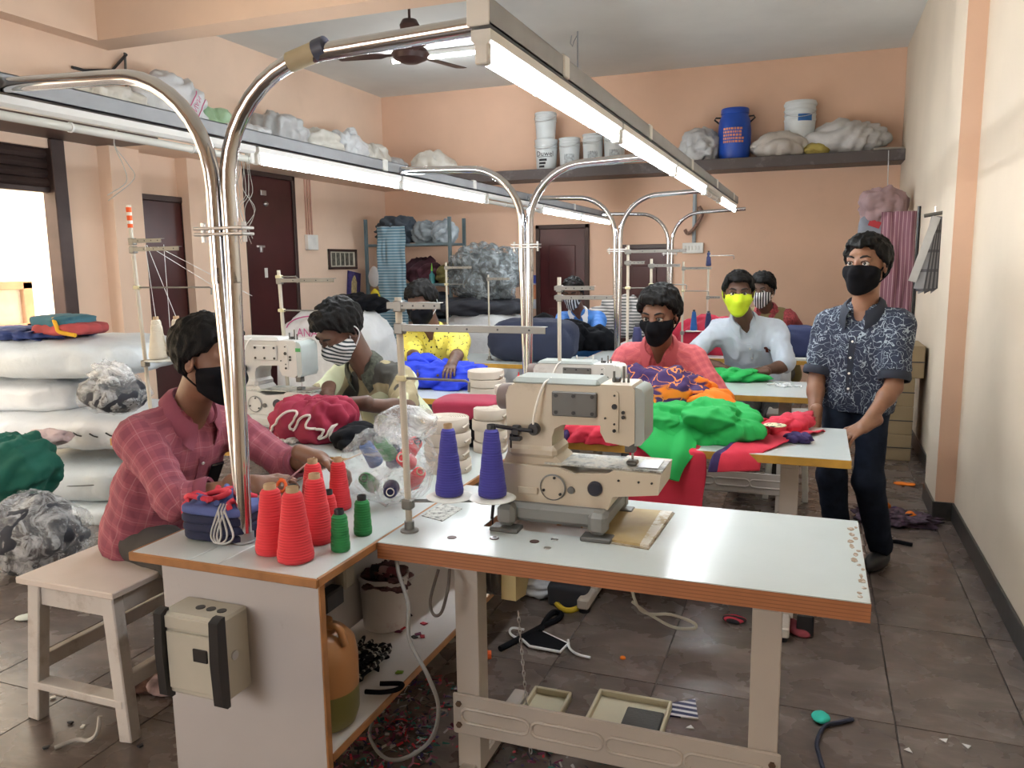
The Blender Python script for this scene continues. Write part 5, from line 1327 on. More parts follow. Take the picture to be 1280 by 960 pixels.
for c, d, m_, k_ in (((-.06, -.02, .045), (.1, -.5, .3), M_grn, M_corek), ((.02, -.04, .05), (.4, -.8, .1), M_nav, M_white), ((.06, .02, .05), (.5, -.4, .5), M_red, M_core), ((-.02, .05, .10), (.3, -.5, .8), M_nav, M_corek), ((-.07, .03, .10), (-.3, -.3, .8), M_blu, M_corek), ((.04, .03, .14), (.5, -.3, .5), M_red, M_corek), ((.0, .0, .14), (-.1, -.6, .7), M_grn, M_corek), ((.075, -.02, .13), (.2, -.9, .4), M_red, M_white)):
    loose(bag, (cx + c[0], cy + c[1], TZ + c[2]), d, .026, .021, .085, m_, k_)
# scissors in the hand
hp = A_.WR + Vector((.095, .012, .012)) if 'A_' in globals() else AZ(372, 598, .87)
SCPOS = hp
# elastic rolls
M_el = pm('beige elastic tape', (.56, .50, .43), .85, var=.06)
def roll(c, r, h, lab, grp, tilt=None):
    t = thing('elastic_roll', lab, 'tape roll', c, 0, grp); c = Vector(c); Rm = tilt or Matrix.Identity(3)
    prof = [(.010, 0), (r * .97, 0), (r, .003), (r, h - .003), (r * .97, h)]
    n = 8
    for k in range(n): prof += [(r * (.95 - .10 * k), h - .0010), (r * (.95 - .10 * k) - r * .02, h - .0035), (r * (.95 - .10 * k) - r * .04, h - .0008)]
    prof += [(.010, h)]
    MB().lathe(prof, c, 36, Rm, True).build('wound_tape', M_el, t, 40)
    MB().tube([c + Rm @ Vector((r + .001, .01, h * .5)), c + Rm @ Vector((r + .006, -.02, h * .5)), c + Rm @ Vector((r + .003, -.045, h * .4))], .004, 6).build('tape_end', M_el, t)
gE = 'beige elastic rolls stacked on the bench'
s1 = AZ(573, 602, TZ) + Vector((-.10, .13, 0)); lv = ('lowest', 'second', 'third', 'topmost')
for k in range(4): roll((s1.x + (.004, -.003, .005, -.002)[k], s1.y, TZ + .0005 + .050 * k), .082, .048, 'beige elastic roll, %s of the stack behind the violet cones' % lv[k], gE)
s2 = AZ(620, 575, TZ) + Vector((-.08, .14, 0))
for k in range(4): roll((s2.x + (.0, .006, -.004, .003)[k], s2.y, TZ + .0005 + .044 * k), .068, .042, 'beige elastic roll, %s of the stack behind the hand wheel' % lv[k], gE)
s3 = AY(606, 475, 3.45); s4 = AY(632, 475, 3.30)
s3.x, s4.x = min(s3.x, -1.24), min(s4.x, -1.18)
for k in range(6): roll((s3.x - .02 + (.0, .006, -.004, .003, .004, -.003)[k], 3.52, TZ + .0005 + .040 * k), .088, .038, 'beige elastic roll, number %s up the tall stack behind the maroon cloth block' % ('one', 'two', 'three', 'four', 'five', 'six')[k], gE)
for k in range(5): roll((s4.x + .01 + (.0, .006, -.004, .003, .004)[k], 3.34, TZ + .0005 + .040 * k), .078, .038, 'beige elastic roll, number %s up the stack beside the machine hand wheel' % ('one', 'two', 'three', 'four', 'five')[k], gE)
# maroon and black cloth blocks
M_mar = fab('maroon cloth', (.30, .020, .055)); M_bk = pm('black cloth', (.006, .0065, .009), .9, bump=.15, bscale=220, Specular_IOR_Level=.15); 
q = AY(604, 505, 2.98)
soft('folded_cloth', 'folded black cloth under the maroon block on the bench', 'cloth', (-1.36, 3.03, TZ + .055), (.15, .12, .055), M_bk, 3, e=.35, amp=.06, f=9, floor=TZ + .001)
soft('folded_cloth', 'maroon folded cloth block in front of the tall elastic stack', 'cloth', (-1.34, 3.03, TZ + .150), (.135, .11, .040), M_mar, 4, e=.35, amp=.06, f=9, rz=.1)
# maroon garment with white cord on the left table
q = AZ(400, 545, TZ)
t = thing('maroon_garment', 'maroon garment bundle with a looped white cord under the bending person\'s hands', 'garment', (q.x, q.y, TZ))
q.y -= .06
V_, F_ = blob(c=(q.x + .01, q.y + .02, TZ + .075), rad=(.165, .115, .100), e=.75, seed=6, amp=.34, f=8, floor=TZ + .002, nu=100, nv=54, cloth=.7); mesh_obj('cloth', V_, F_, M_mar, t, 180)
fld_c = [(-.16, -.055, .025), (-.11, -.06, .07), (-.05, -.065, .125), (.0, -.06, .12), (-.03, -.07, .07), (-.015, -.075, .05), (.02, -.07, .10), (.06, -.065, .115), (.05, -.075, .07), (.085, -.07, .06), (.12, -.07, .055), (.10, -.08, .02), (.13, -.08, .03), (.15, -.075, .07), (.135, -.085, .005)]
MB().tube(lay_on(V_, smooth_path([(q.x + .01 + a, q.y, TZ + .012 + c) for a, b_, c in fld_c], 5), 1, -1, .004, .016), .0055, 8).build('cord', fab('off white cord', (.66, .60, .56)), t, 60)
soft('dark_cloth', 'black cloth piece between the maroon garment and the clear bag', 'cloth', (-1.765, 2.84, TZ + .03), (.085, .13, .055), M_bk, 8, amp=.3, f=9, floor=TZ + .001)
soft('thread_snarl', 'little heap of pale thread waste in front of the maroon garment', 'thread waste', tuple(AZ(362, 552, TZ) + Vector((0, 0, .008))), (.055, .035, .012), fab('pale thread waste', (.60, .58, .54)), 9, amp=.9, f=40, floor=TZ + .001)
# royal blue garment with a white print
q = AZ(540, 488, TZ)
t = thing('blue_garment', 'crumpled royal blue garment with a white oval print before the yellow shirt', 'garment', (q.x, q.y + .15, TZ))
M_roy = fab('royal blue cloth', (.012, .04, .55))
V_, F_ = blob(c=(q.x, q.y + .16, TZ + .055), rad=(.26, .15, .085), e=.8, seed=7, amp=.40, f=9, floor=TZ + .002, nu=110, nv=56, cloth=.8); mesh_obj('cloth', V_, F_, M_roy, t, 180)
V_, F_ = blob(c=(q.x - .16, q.y + .18, TZ + .12), rad=(.09, .09, .07), e=.9, seed=8, amp=.35, f=11, nu=70, nv=36, cloth=.8); mesh_obj('cloth_fold', V_, F_, M_roy, t, 180)
V_, F_ = blob(c=(q.x - .02, q.y + .035, TZ + .075), rad=(.034, .012, .024), e=.9, seed=2, amp=.05, f=10, nu=24, nv=12, tilt=Matrix.Rotation(R(-35), 3, 'X')); mesh_obj('white_print', V_, F_, pm('white print', (.75, .76, .76), .7), t, 180)
# coloured cloth heaps on the far bench
M_org = fab('orange cloth', (.80, .20, .012)); M_gre = fab('bright green cloth', (.012, .36, .075)); M_crim = fab('crimson cloth', (.60, .030, .065)); M_dpur = fab('dark purple cloth', (.035, .02, .10))
far = [('crimson cloth scrap heap on the bench beside the second chrome pole', (676, 462), 3.75, (.06, .05, .075), M_crim), ('royal blue cloth piece on the bench beside the crimson one', (690, 470), 3.72, (.07, .06, .06), M_roy),
       ('orange cloth heap on the bench under the spool pins', (728, 468), 3.72, (.11, .07, .05), M_org), ('dark purple cloth heap on the bench behind the spool pins', (712, 452), 4.35, (.14, .10, .09), M_dpur),
       ('green cloth heap on the bench toward the salmon shirt', (752, 450), 4.40, (.10, .08, .085), M_gre), ('orange cloth piece next to the salmon sleeve', (778, 447), 4.35, (.07, .06, .06), M_org),
       ('crimson cloth lump behind the cream machine', (704, 478), 3.55, (.05, .05, .05), M_crim)]
for k, (lab, px, Y, rad, mt) in enumerate(far):
    q = AY(*px, Y); q.x = min(q.x, -1.12)
    soft('cloth_heap', lab, 'cloth', (q.x, Y, TZ + rad[2] * .8), rad, mt, 20 + k, amp=.5, f=14, floor=TZ + .001, grp='cloth heaps on the far bench')
# dark clothes pile before the blue jacket
q = AY(712, 405, 6.75)
for k, (dx, dz, r_) in enumerate(((-.22, .10, (.20, .17, .17)), (.02, .09, (.22, .18, .15)), (.24, .07, (.17, .16, .13)))):
    soft('dark_clothes', ('black clothes heaped by the slim pole before the blue jacket, nearest the second pole', 'black clothes heap right under the blue jacket collar', 'low black clothes heap toward the striped fabric pile')[k], 'clothes', (min(q.x + dx, -1.30) if k else q.x + dx, 6.62 + .05 * k, TZ + dz), r_, M_bk, 30 + k, amp=.3, f=7, floor=TZ + .001, grp='black clothes heaps')
q = AY(785, 392, 8.0)
soft('striped_fabric', 'grey striped fabric heap below the far brown door', 'cloth', (q.x, 8.0, TZ + .14), (.34, .22, .24), stripe_mat('grey striped fabric', ((.10, .10, .10), (.45, .42, .40)), 2, .03, .5), 34, amp=.35, f=6, floor=TZ + .001)
q = AY(884, 402, 6.6)
soft('red_cushion', 'large red cloth bundle between the salmon shirt and the pale blue shirt', 'cloth', (q.x, 6.62, TZ + .10), (.28, .18, .20), fab('deep red cloth', (.42, .015, .045)), 35, amp=.2, f=5, floor=TZ + .001)
q = AY(640, 420, 5.85)
t_ = soft('navy_cloth', 'large navy cloth folded in a block behind the yellow shirted person', 'cloth', (-2.02, 5.85, TZ + .155), (.33, .20, .155), fab('slate navy cloth', (.022, .030, .065)), 36, e=.5, amp=.12, f=5, floor=TZ + .001)
# small items
q = AZ(648, 438, TZ); q = AY(648, 437, 5.72)
bt = thing('oil_bottle', 'small white oil bottle with a red cap by the second chrome pole', 'bottle', (q.x - .0, 5.63, TZ))
bx_, by_ = -1.80, 5.62
q = AY(648, 445, 4.45); bx_, by_ = q.x, 4.45
bt.location = (bx_, by_, TZ)
MB().lathe([(.016, 0), (.018, .004), (.018, .055), (.010, .064), (.010, .068)], (bx_, by_, TZ), 18).build('body', M_white, bt)
MB().lathe([(.011, .068), (.011, .078), (.004, .082), (.003, .10), (0, .10)], (bx_, by_, TZ), 14).build('cap', pm('red plastic', (.6, .02, .02), .4), bt)
# ------------------------------------------------------------ garments on the second table
YF2 = 3.16
t = thing('orange_garment', 'orange and purple printed garment in the lap of the salmon shirted person', 'garment', (-.62, 3.6, TZ))
def orange_print():
    b = NB('orange and purple printed jersey'); n = b.noise(5.5, 1.2, b.mapv((1, 1, 1.5)), dist=.6); w = b.noise(8, 1.5, dist=1.5)
    pur = b.ramp(n, [(.44, (0, 0, 0)), (.46, (1, 1, 1))]); li = b.math('LESS_THAN', b.math('ABSOLUTE', b.math('SUBTRACT', w, .5)), .014)
    c = b.mix(pur, (.80, .21, .012), b.mix(li, (.045, .018, .10), (.70, .22, .05))); return b.fin(c, .85)
V_, F_ = blob(c=(-.66, 3.62, TZ + .11), rad=(.25, .14, .135), e=.85, seed=41, amp=.35, f=7, floor=TZ + .002, nu=110, nv=56, cloth=.8); mesh_obj('cloth', V_, F_, orange_print(), t, 180)
V_, F_ = blob(c=(-.42, 3.56, TZ + .085), rad=(.11, .10, .09), e=.85, seed=42, amp=.35, f=8, floor=TZ + .002, nu=80, nv=44, cloth=.8); mesh_obj('cloth_fold', V_, F_, M_org, t, 180)
q = march(D_.Sh, D_.P, (0, -1, 0)) if False else None
MB().box((-.66, 3.462, TZ + .15), (.022, .004, .035), .001, Matrix.Rotation(R(-30), 3, 'X')).build('care_label', M_white, t)
t = thing('green_garment', 'bright green garment heaped on the table and hanging over its mustard edge', 'garment', (-.45, 3.3, TZ))
V_, F_ = blob(c=(-.40, 3.40, TZ + .055), rad=(.185, .16, .085), e=.9, seed=44, amp=.42, f=7.5, floor=TZ + .002, nu=120, nv=64, rz=-.25, cloth=.9); mesh_obj('cloth', V_, F_, M_gre, t, 180)
V_, F_ = blob(c=(-.66, 3.36, TZ + .045), rad=(.19, .16, .080), e=.9, seed=45, amp=.42, f=7.5, floor=TZ + .002, nu=120, nv=64, rz=.3, cloth=.9); mesh_obj('cloth', V_, F_, M_gre, t, 180)
sheet('hanging_part', [(-.66, 3.42, TZ + .09), (-.62, 3.30, TZ + .10), (-.57, 3.19, TZ + .065), (-.53, 3.120, TZ + .01), (-.51, 3.095, TZ - .05), (-.49, 3.09, TZ - .115)], (1, .10, -.15), .155, M_gre, t, seed=3, amp=.020, f=13, nv=40, taper=lambda u: 1 - .85 * max(0, u - .40) / .60, edge=.03, per=8)
t = thing('red_garment', 'crimson garment lying under the green one and hanging down before the table', 'garment', (-.75, 3.2, TZ))
sheet('hanging_cloth', [(-.56, 3.30, TZ + .006), (-.55, 3.22, TZ + .008), (-.54, 3.150, TZ + .004), (-.53, 3.135, TZ - .04), (-.53, 3.13, TZ - .15), (-.535, 3.13, TZ - .26), (-.54, 3.13, TZ - .34)], (1, 0, 0), .15, M_crim, t, seed=7, amp=.016, f=11, nv=36, edge=.02, per=6)
V_, F_ = blob(c=(-.80, 3.26, TZ + .020), rad=(.17, .12, .055), e=.8, seed=46, amp=.35, f=9, floor=TZ + .002, nu=90, nv=40, cloth=.8); mesh_obj('cloth', V_, F_, M_crim, t, 180)
V_, F_ = blob(c=(-.955, 3.22, TZ + .022), rad=(.018, .075, .030), e=.8, seed=47, amp=.1, f=9, floor=TZ + .002, nu=30, nv=16); mesh_obj('purple_hem', V_, F_, M_dpur, t, 180)
# red shirt with a round badge
t = thing('red_tshirt', 'crimson shirt with a round badge and purple trim spread over the table edge', 'garment', (-.13, 3.3, TZ))
sheet('torso_cloth', [(-.02, 3.66, TZ + .012), (-.06, 3.56, TZ + .038), (-.12, 3.44, TZ + .045), (-.18, 3.32, TZ + .040), (-.22, 3.22, TZ + .034), (-.245, 3.150, TZ + .018), (-.255, 3.120, TZ - .02), (-.262, 3.110, TZ - .065)], (1, .45, 0), .105, M_crim, t, seed=9, amp=.020, f=12, nv=34, per=7, edge=.02, hem=(M_dpur, .17))
for k, (a, b_) in enumerate((((900, 531), (960, 540)), ((955, 548), (1010, 530)))):
    qa, qb = AZ(*a, TZ) + Vector((0, 0, .024)), AZ(*b_, TZ) + Vector((0, 0, .030))
    d = qb - qa; V_, F_ = blob(c=(qa + qb) / 2, rad=(d.length * .54, .06, .038), seed=50 + k, amp=.4, f=12, rz=math.atan2(d.y, d.x), floor=TZ + .002, nu=80, nv=36, cloth=.8); mesh_obj('sleeve', V_, F_, M_crim, t, 180)
qa = AZ(998, 553, TZ); V_, F_ = blob(c=(qa.x, qa.y, TZ + .018), rad=(.05, .035, .022), seed=53, amp=.6, f=22, floor=TZ + .002, nu=50, nv=24, cloth=.6); mesh_obj('purple_trim', V_, F_, M_dpur, t, 180)
sheet('purple_hem', [(-.245, 3.150, TZ + .024), (-.258, 3.112, TZ - .02), (-.266, 3.102, TZ - .070)], (1, .45, 0), .107, M_dpur, t, seed=9, amp=.004, f=12, nv=12, per=3, edge=.01, thick=.004) if False else None
def badge_mat():
    b = NB('black and white badge print'); n = b.noise(60, 2); return b.fin(b.ramp(n, [(.46, (.03, .03, .03)), (.5, (.72, .68, .45))]), .7)
V_, F_ = blob(c=(-.13, 3.395, TZ + .072), rad=(.046, .046, .005), seed=3, amp=.05, f=10, nu=28, nv=8); mesh_obj('badge', V_, F_, badge_mat(), t, 180)
# third and fourth tables
q = AZ(922, 478, TZ); soft('green_cloth', 'green cloth on the table under the hand of the person in the lime mask', 'cloth', (q.x - .06, q.y + .10, TZ + .028), (.20, .11, .042), M_gre, 55, amp=.45, f=10, floor=TZ + .001)
q = AZ(992, 484, TZ)
t = thing('white_cord_pieces', 'tangle of short white cords on the table beside the lime masked person', 'cord', (q.x, q.y, TZ)); rn = random.Random(8)
for k in range(9):
    a0 = Vector((q.x + rn.uniform(-.10, .10), q.y + rn.uniform(-.05, .05), TZ + .006)); d = rn.uniform(0, 6.28)
    MB().tube(smooth_path([a0, a0 + Vector((.03 * math.cos(d), .03 * math.sin(d), .006)), a0 + Vector((.05 * math.cos(d + .8), .05 * math.sin(d + .8), .002)), a0 + Vector((.07 * math.cos(d + .3), .07 * math.sin(d + .3), 0))], 4), .0042, 6).build('cord', M_wstrap if 'M_wstrap' in globals() else M_white, t, 60)
q = AY(1000, 425, 6.50); soft('navy_cloth', 'folded navy cloth on the farthest table beside the olive vest', 'cloth', (q.x, 6.58, TZ + .10), (.19, .15, .125), fab('navy blue cloth', (.022, .032, .10)), 57, e=.6, amp=.18, f=6, floor=TZ + .001)
q = AZ(1010, 441, TZ); tag(MB().box((q.x - .03, 6.38, TZ + .006), (.22, .06, .010), .002, .1).build('paper_pad', pm('white paper', (.75, .75, .74), .7), None), 'white paper pad on the farthest table in front of the navy cloth', 'paper')
# plate pad on the front table: worn cardboard with tape
q = [AZ(*p_, TZ) for p_ in ((748, 676), (810, 686), (841, 643), (775, 638))]
t = thing('cardboard_pad', 'worn tan cardboard pad with frayed edges lying beside the cream machine', 'pad', sum(q, Vector()) / 4)
cq = sum(q, Vector()) / 4
def pad_mat():
    b = NB('worn tan card'); v = b.sep(); n = b.noise(20, 6, rough=.75)
    c = b.ramp(b.noise(5, 4), [(.3, (.30, .20, .085)), (.6, (.46, .35, .17)), (.8, (.52, .45, .30))])
    f = b.math('MULTIPLY', b.math('GREATER_THAN', v[0], .045), b.ramp(n, [(.42, (0, 0, 0)), (.55, (1, 1, 1))]))
    return b.fin(b.mix(f, c, (.66, .64, .58)), .6)
MB().prism([(p_.x - cq.x, p_.y - cq.y) for p_ in q], .009, (cq.x, cq.y, TZ + .0055), None).build('card', pad_mat(), t, 0)
MB().prism([((p_.x - cq.x) * 1.05, (p_.y - cq.y) * 1.06) for p_ in q], .003, (cq.x, cq.y, TZ + .0017), None).build('tape_border', dirty('grimy tape', (.40, .35, .27), (.15, .11, .07), .6, .8, 30, .45), t, 0)
# inlaid fittings of the front table top
for px in ((668, 677), (618, 673), (565, 672)):
    q = AZ(*px, TZ); MB().lathe([(.013, .0), (.013, .0012), (0, .0014)], (q.x, q.y, TZ), 20).build('oil_hole', pm('dark red plug', (.06, .022, .02), .5), T1)
for px in ((618, 672), (693, 674), (684, 685)):
    q = AZ(*px, TZ); MB().lathe([(.010, .0), (.010, .0016), (.007, .0018), (.006, .001), (0, .001)], (q.x, q.y, TZ), 20).build('bolt_cap', M_steel, T1)
q = [AZ(*p_, TZ) for p_ in ((527, 645), (553, 652), (578, 636), (553, 630))]; cq = sum(q, Vector()) / 4
MB().prism([(p_.x - cq.x, p_.y - cq.y) for p_ in q], .002, (cq.x, cq.y, TZ + .001), None).build('printed_label', dirty('printed label', (.55, .56, .52), (.05, .05, .05), .5, .95, 60, .48), T1, 0)
rn = random.Random(77)
for k in range(16):
    yy = 1.84 + .55 * k / 16 + rn.uniform(-.01, .01); w = rn.uniform(.004, .012); l = rn.uniform(.008, .022)
    pg = [(w * rn.uniform(.6, 1) * math.cos(a), l * rn.uniform(.6, 1) * math.sin(a)) for a in np.linspace(0, 5.6, 7)]
    MB().prism(pg, .0008, (.143 - w - rn.uniform(0, .018), yy, TZ + .0004), None).build('chipped_patch', dirty('bare chipped wood', (.26, .19, .13), (.62, .60, .56), .8, .8, 60, .5), T1, 0)

# ================================================================== stools of the seated workers
def stool(lab, x, y, h, mat, w=.30):
    t = thing('work_stool', lab, 'stool', (x, y, 0), 0, 'stools of the seated workers')
    MB().span((x - w / 2, y - w / 2, h - .025), (x + w / 2, y + w / 2, h), .006).build('seat', mat, t)
    for sx in (-1, 1):
        for sy in (-1, 1): MB().bar((x + sx * (w / 2 - .04), y + sy * (w / 2 - .04), h - .025), (x + sx * (w / 2 - .01), y + sy * (w / 2 - .01), 0), .035, .035, .003, (0, 1, 0)).build('leg', mat, t)
        MB().span((x + sx * (w / 2 - .03) - .012, y - w / 2 + .03, h * .35), (x + sx * (w / 2 - .03) + .012, y + w / 2 - .03, h * .35 + .03), .003).build('stretcher', mat, t)
    return t
stool('whitewashed stool under the person in the olive and lime shirt', -1.88, 3.68, .47, M_ww)
stool('whitewashed stool under the person in the yellow shirt', -2.32, 5.04, .45, M_ww)
stool('whitewashed stool under the person in the salmon shirt', -.78, 4.42, .455, M_ww)
stool('whitewashed stool under the person in the pale blue white shirt', -.32, 5.84, .455, M_ww)
stool('whitewashed stool under the worker in the olive vest', -.30, 7.44, .455, M_ww)
stool('whitewashed stool under the worker in the blue jacket', -1.98, 7.49, .43, M_ww)
q = AY(987, 509, 5.45); ws = stool('empty white stool seen under the table of the lime masked person', q.x, 5.30, q.z, pm('white plastic seat', (.66, .66, .63), .4), .26)
# ================================================================== sacks by the shutter
def sack_mat(name, col, stain=(.45, .44, .42)):
    b = NB(name); n = b.noise(6, 5, rough=.65); c = b.ramp(n, [(.3, sc(col, .9)), (.7, sc(col, 1.04))])
    b.bump(b.noise(9, 5, dist=1.2), .015, .5); return b.fin(c, .38)
M_sack = sack_mat('white woven sack', (.70, .72, .74)); M_sack2 = sack_mat('bluish white sack', (.62, .67, .70)); M_sack3 = sack_mat('creamy white sack', (.68, .66, .60)); M_sackg = sack_mat('greyed white sack', (.50, .51, .52))
gS = 'white sacks stacked by the shutter opening'
for k, (lab, px, rad, mt) in enumerate((
        ('flat white sack at the floor of the stack, below the pale blue one', (140, 626), (.60, .36, .085), M_sack2),
        ('pale blue white sack with a seam, second from the floor by the shutter', (120, 588), (.66, .38, .125), M_sack2),
        ('white sack with black stitches along its mouth in the stack', (105, 529), (.74, .38, .115), M_sack),
        ('white sack under the topmost one, its corner tied, in the stack', (45, 487), (.46, .36, .11), M_sack),
        ('topmost white sack of the stack, under the folded blue cloths', (85, 443), (.64, .38, .12), M_sack2))):
    c = AY(*px, 3.72); V_, F_ = blob(c=c, rad=rad, e=.55, seed=60 + k, amp=.13, f=3.2, rz=R(16), nu=90, nv=44, floor=.002 if k == 0 else None, cloth=.35)
    if k in (2, 1):
        t = thing('fabric_sack', lab, 'sack', (c.x, c.y, max(0, c.z - rad[2])), 0, gS); mesh_obj('sack_cloth', V_, F_, mt, t, 180)
        F0 = Vector((math.sin(R(16)), -math.cos(R(16)), 0)); S0 = Vector((math.cos(R(16)), math.sin(R(16)), 0))
        if k == 2:
            for j in range(9):
                b0 = c + F0 * (.385) + S0 * (-.42 + .10 * j) + Vector((0, 0, -.005 * (j % 2) + .02)); MB().tube([b0, b0 + S0 * .028 + F0 * .004 + Vector((0, 0, -.014)), b0 + S0 * .05 + Vector((0, 0, -.02))], .0045, 6).build('stitch', M_blk, t)
            b0 = c + F0 * .36 + S0 * .42; MB().tube(smooth_path([b0, b0 + F0 * .03 + S0 * .02 - Vector((0, 0, .02)), b0 + F0 * .02 + S0 * .05 - Vector((0, 0, .01)), b0 + F0 * .02 + S0 * .03 - Vector((0, 0, .06))], 4), .008, 6).build('knot', M_blk, t)
        else:
            MB().tube(smooth_path([c + F0 * .38 + S0 * (-.05), c + F0 * .385 + S0 * .2 + Vector((0, 0, .012)), c + F0 * .36 + S0 * .46 + Vector((0, 0, .03))], 6), .0035, 6).build('seam', pm('grey seam', (.12, .13, .13), .8), t)
    else: tag(mesh_obj('fabric_sack', V_, F_, mt, None, 180), lab, 'sack', gS)
def bagged(lab, c, rad, inner, seed, rz=0, floor=None, al=.22, knot=None):
    t = thing('plastic_bag', lab, 'plastic bag', (c[0], c[1], c[2] - rad[2]))
    V_, F_ = blob(c=c, rad=[x * .88 for x in rad], seed=seed, amp=.3, f=6, rz=rz, floor=floor + .006 if floor is not None else None, nu=60, nv=34, cloth=.6); mesh_obj('clothes', V_, F_, inner, t, 180)
    V_, F_ = blob(c=c, rad=rad, seed=seed + 1, amp=.22, f=9, rz=rz, floor=floor, nu=70, nv=40, cloth=.6); mesh_obj('film', V_, F_, film('thin film %d' % seed, (.80, .82, .84), al), t, 180)
    if knot:
        V_, F_ = blob(c=(c[0] + knot[0], c[1] + knot[1], c[2] + knot[2]), rad=(.10, .06, .07), seed=seed + 2, amp=.8, f=16, nu=50, nv=26, cloth=.8); mesh_obj('knot', V_, F_, film('knotted film', (.86, .88, .90), .45), t, 180)
    return t
M_dark = fab('charcoal cloth', (.028, .03, .04))
c = AY(142, 487, 3.42); c.z = .80; bagged('clear bag of dark clothes knotted at its top, resting against the white sacks', c, (.20, .16, .115), M_dark, 70, knot=(-.0, -.02, .10))
c = AY(20, 583, 2.98); t_ = soft('green_bundle', 'dark green cloth bundle lying before the white sacks', 'cloth', c, (.20, .17, .17), fab('bottle green cloth', (.006, .10, .07)), 74, amp=.3, f=7)
c = AY(38, 640, 2.75); c.z = .19; bagged('big grey plastic bag of dark clothes on the floor before the sacks', c, (.26, .22, .19), M_dark, 76, floor=.002, al=.26)
c = AY(62, 546, 3.22); soft('clear_wrapper', 'small pink and lime cloth in a clear wrapper before the sacks', 'cloth', c, (.12, .08, .04), fab('pale pink cloth', (.55, .42, .42)), 78, amp=.4, f=14)
c = AY(45, 412, 3.6); soft('blue_cloth', 'royal navy cloth spread flat on the topmost sack', 'cloth', (c.x - .10, c.y, 1.115), (.36, .20, .03), fab('denim blue cloth', (.03, .05, .17)), 80, amp=.4, f=8, e=.7)
c = AY(90, 402, 3.6)
for k, (lab, dz, mt, w) in enumerate((('folded maroon and gold cloth on the topmost sack', 1.150, fab('maroon gold cloth', (.32, .05, .05), var=.5), .19), ('folded teal cloth on the topmost sack', 1.195, fab('teal cloth', (.04, .13, .17)), .17))):
    soft('folded_cloth', lab, 'cloth', (c.x - .02 + .05 * k * -1, c.y, dz), (w, .13, .035), mt, 82 + k, e=.5, amp=.18, f=9)
MB().tube(smooth_path([(c.x - .03, c.y - .12, 1.20), (c.x + .02, c.y - .14, 1.16), (c.x + .05, c.y - .14, 1.13), (c.x + .16, c.y - .12, 1.125)], 5), .012, 8)
o = MB().tube(smooth_path([(c.x - .0, c.y - .125, 1.215), (c.x + .05, c.y - .15, 1.17), (c.x + .07, c.y - .15, 1.14), (c.x + .17, c.y - .13, 1.12)], 5), .012, 8).build('gold_ribbon', fab('golden yellow ribbon', (.70, .38, .02)), None, 60); tag(o, 'golden yellow ribbon draped over the folded cloths on the sacks', 'ribbon')
# ================================================================== loft along the left wall
gL = 'sacks on the left loft'
LZ = 2.63
loft = [('white crumpled sack lying first on the dark loft edge', (150, 132), 4.80, (.22, .42, .12), M_sack3, LZ), ('tilted white sack with pink lettering and a green edge on the loft', (225, 128), 5.53, (.16, .40, .235), M_sack, 2.60),
        ('pale green bag beside the lettered sack on the loft', (275, 152), 6.02, (.20, .22, .15), sack_mat('pale green sack', (.38, .58, .36)), 2.60), ('small white sack behind the chrome arch on the loft', (315, 172), 6.50, (.2, .25, .11), M_sack, 2.60),
        ('grey bulging sack in the middle of the loft', (352, 165), 6.98, (.21, .38, .19), M_sackg, 2.60), ('white sack with dark print on the loft', (398, 180), 7.62, (.21, .34, .17), M_sack3, 2.60),
        ('white sack with a knotted top on the loft', (446, 183), 8.22, (.2, .30, .20), M_sack, 2.60), ('creased cream sack on the loft', (482, 195), 8.72, (.2, .30, .17), M_sack3, 2.60), ('flat white sack at the loft corner', (515, 207), 9.2, (.2, .22, .12), M_sackg, 2.60)]
for k, (lab, px, Y, rad, mt, z0) in enumerate(loft):
    cc = (-5.12, Y, z0 + rad[2] * .9)
    rad = (rad[0], rad[1] * .88, rad[2] * 1.08); V_, F_ = blob(c=cc, rad=rad, e=.75, seed=90 + k, amp=.3, f=5, floor=z0 + .001, nu=72, nv=40, cloth=.7)
    if k == 1:
        t = thing('loft_sack', lab, 'sack', (cc[0], cc[1], z0), 0, gL); mesh_obj('sack_cloth', V_, F_, mt, t, 180)
        VS_ = V_.copy(); M_pk = pm('pink print', (.62, .16, .30), .7)
        cu_ = lambda u, v: lay_on(VS_, [(cc[0], 5.56 + u * .58 + v * .75, z0 + .20 + u * .80 - v * .45)], 0, 1, .008, .05)[0]
        PINK = (t, cu_, M_pk)
    elif k == 6:
        t = thing('loft_sack', lab, 'sack', (cc[0], cc[1], z0), 0, gL); mesh_obj('sack_cloth', V_, F_, mt, t, 180)
        V2, F2 = blob(c=(cc[0] + .02, cc[1] + .1, z0 + .40), rad=(.06, .07, .07), seed=3, amp=.5, f=12, nu=36, nv=20, cloth=.8); mesh_obj('knot', V2, F2, mt, t, 180)
    else: tag(mesh_obj('loft_sack', V_, F_, mt, None, 180), lab, 'sack', gL)
c = AY(540, 203, 9.35); soft('tied_sack', 'white sack tied at its mouth on the back shelf corner', 'sack', (c.x, 9.38, 2.60 + .13), (.28, .18, .16), M_sack3, 101, amp=.3, f=5, floor=2.601)
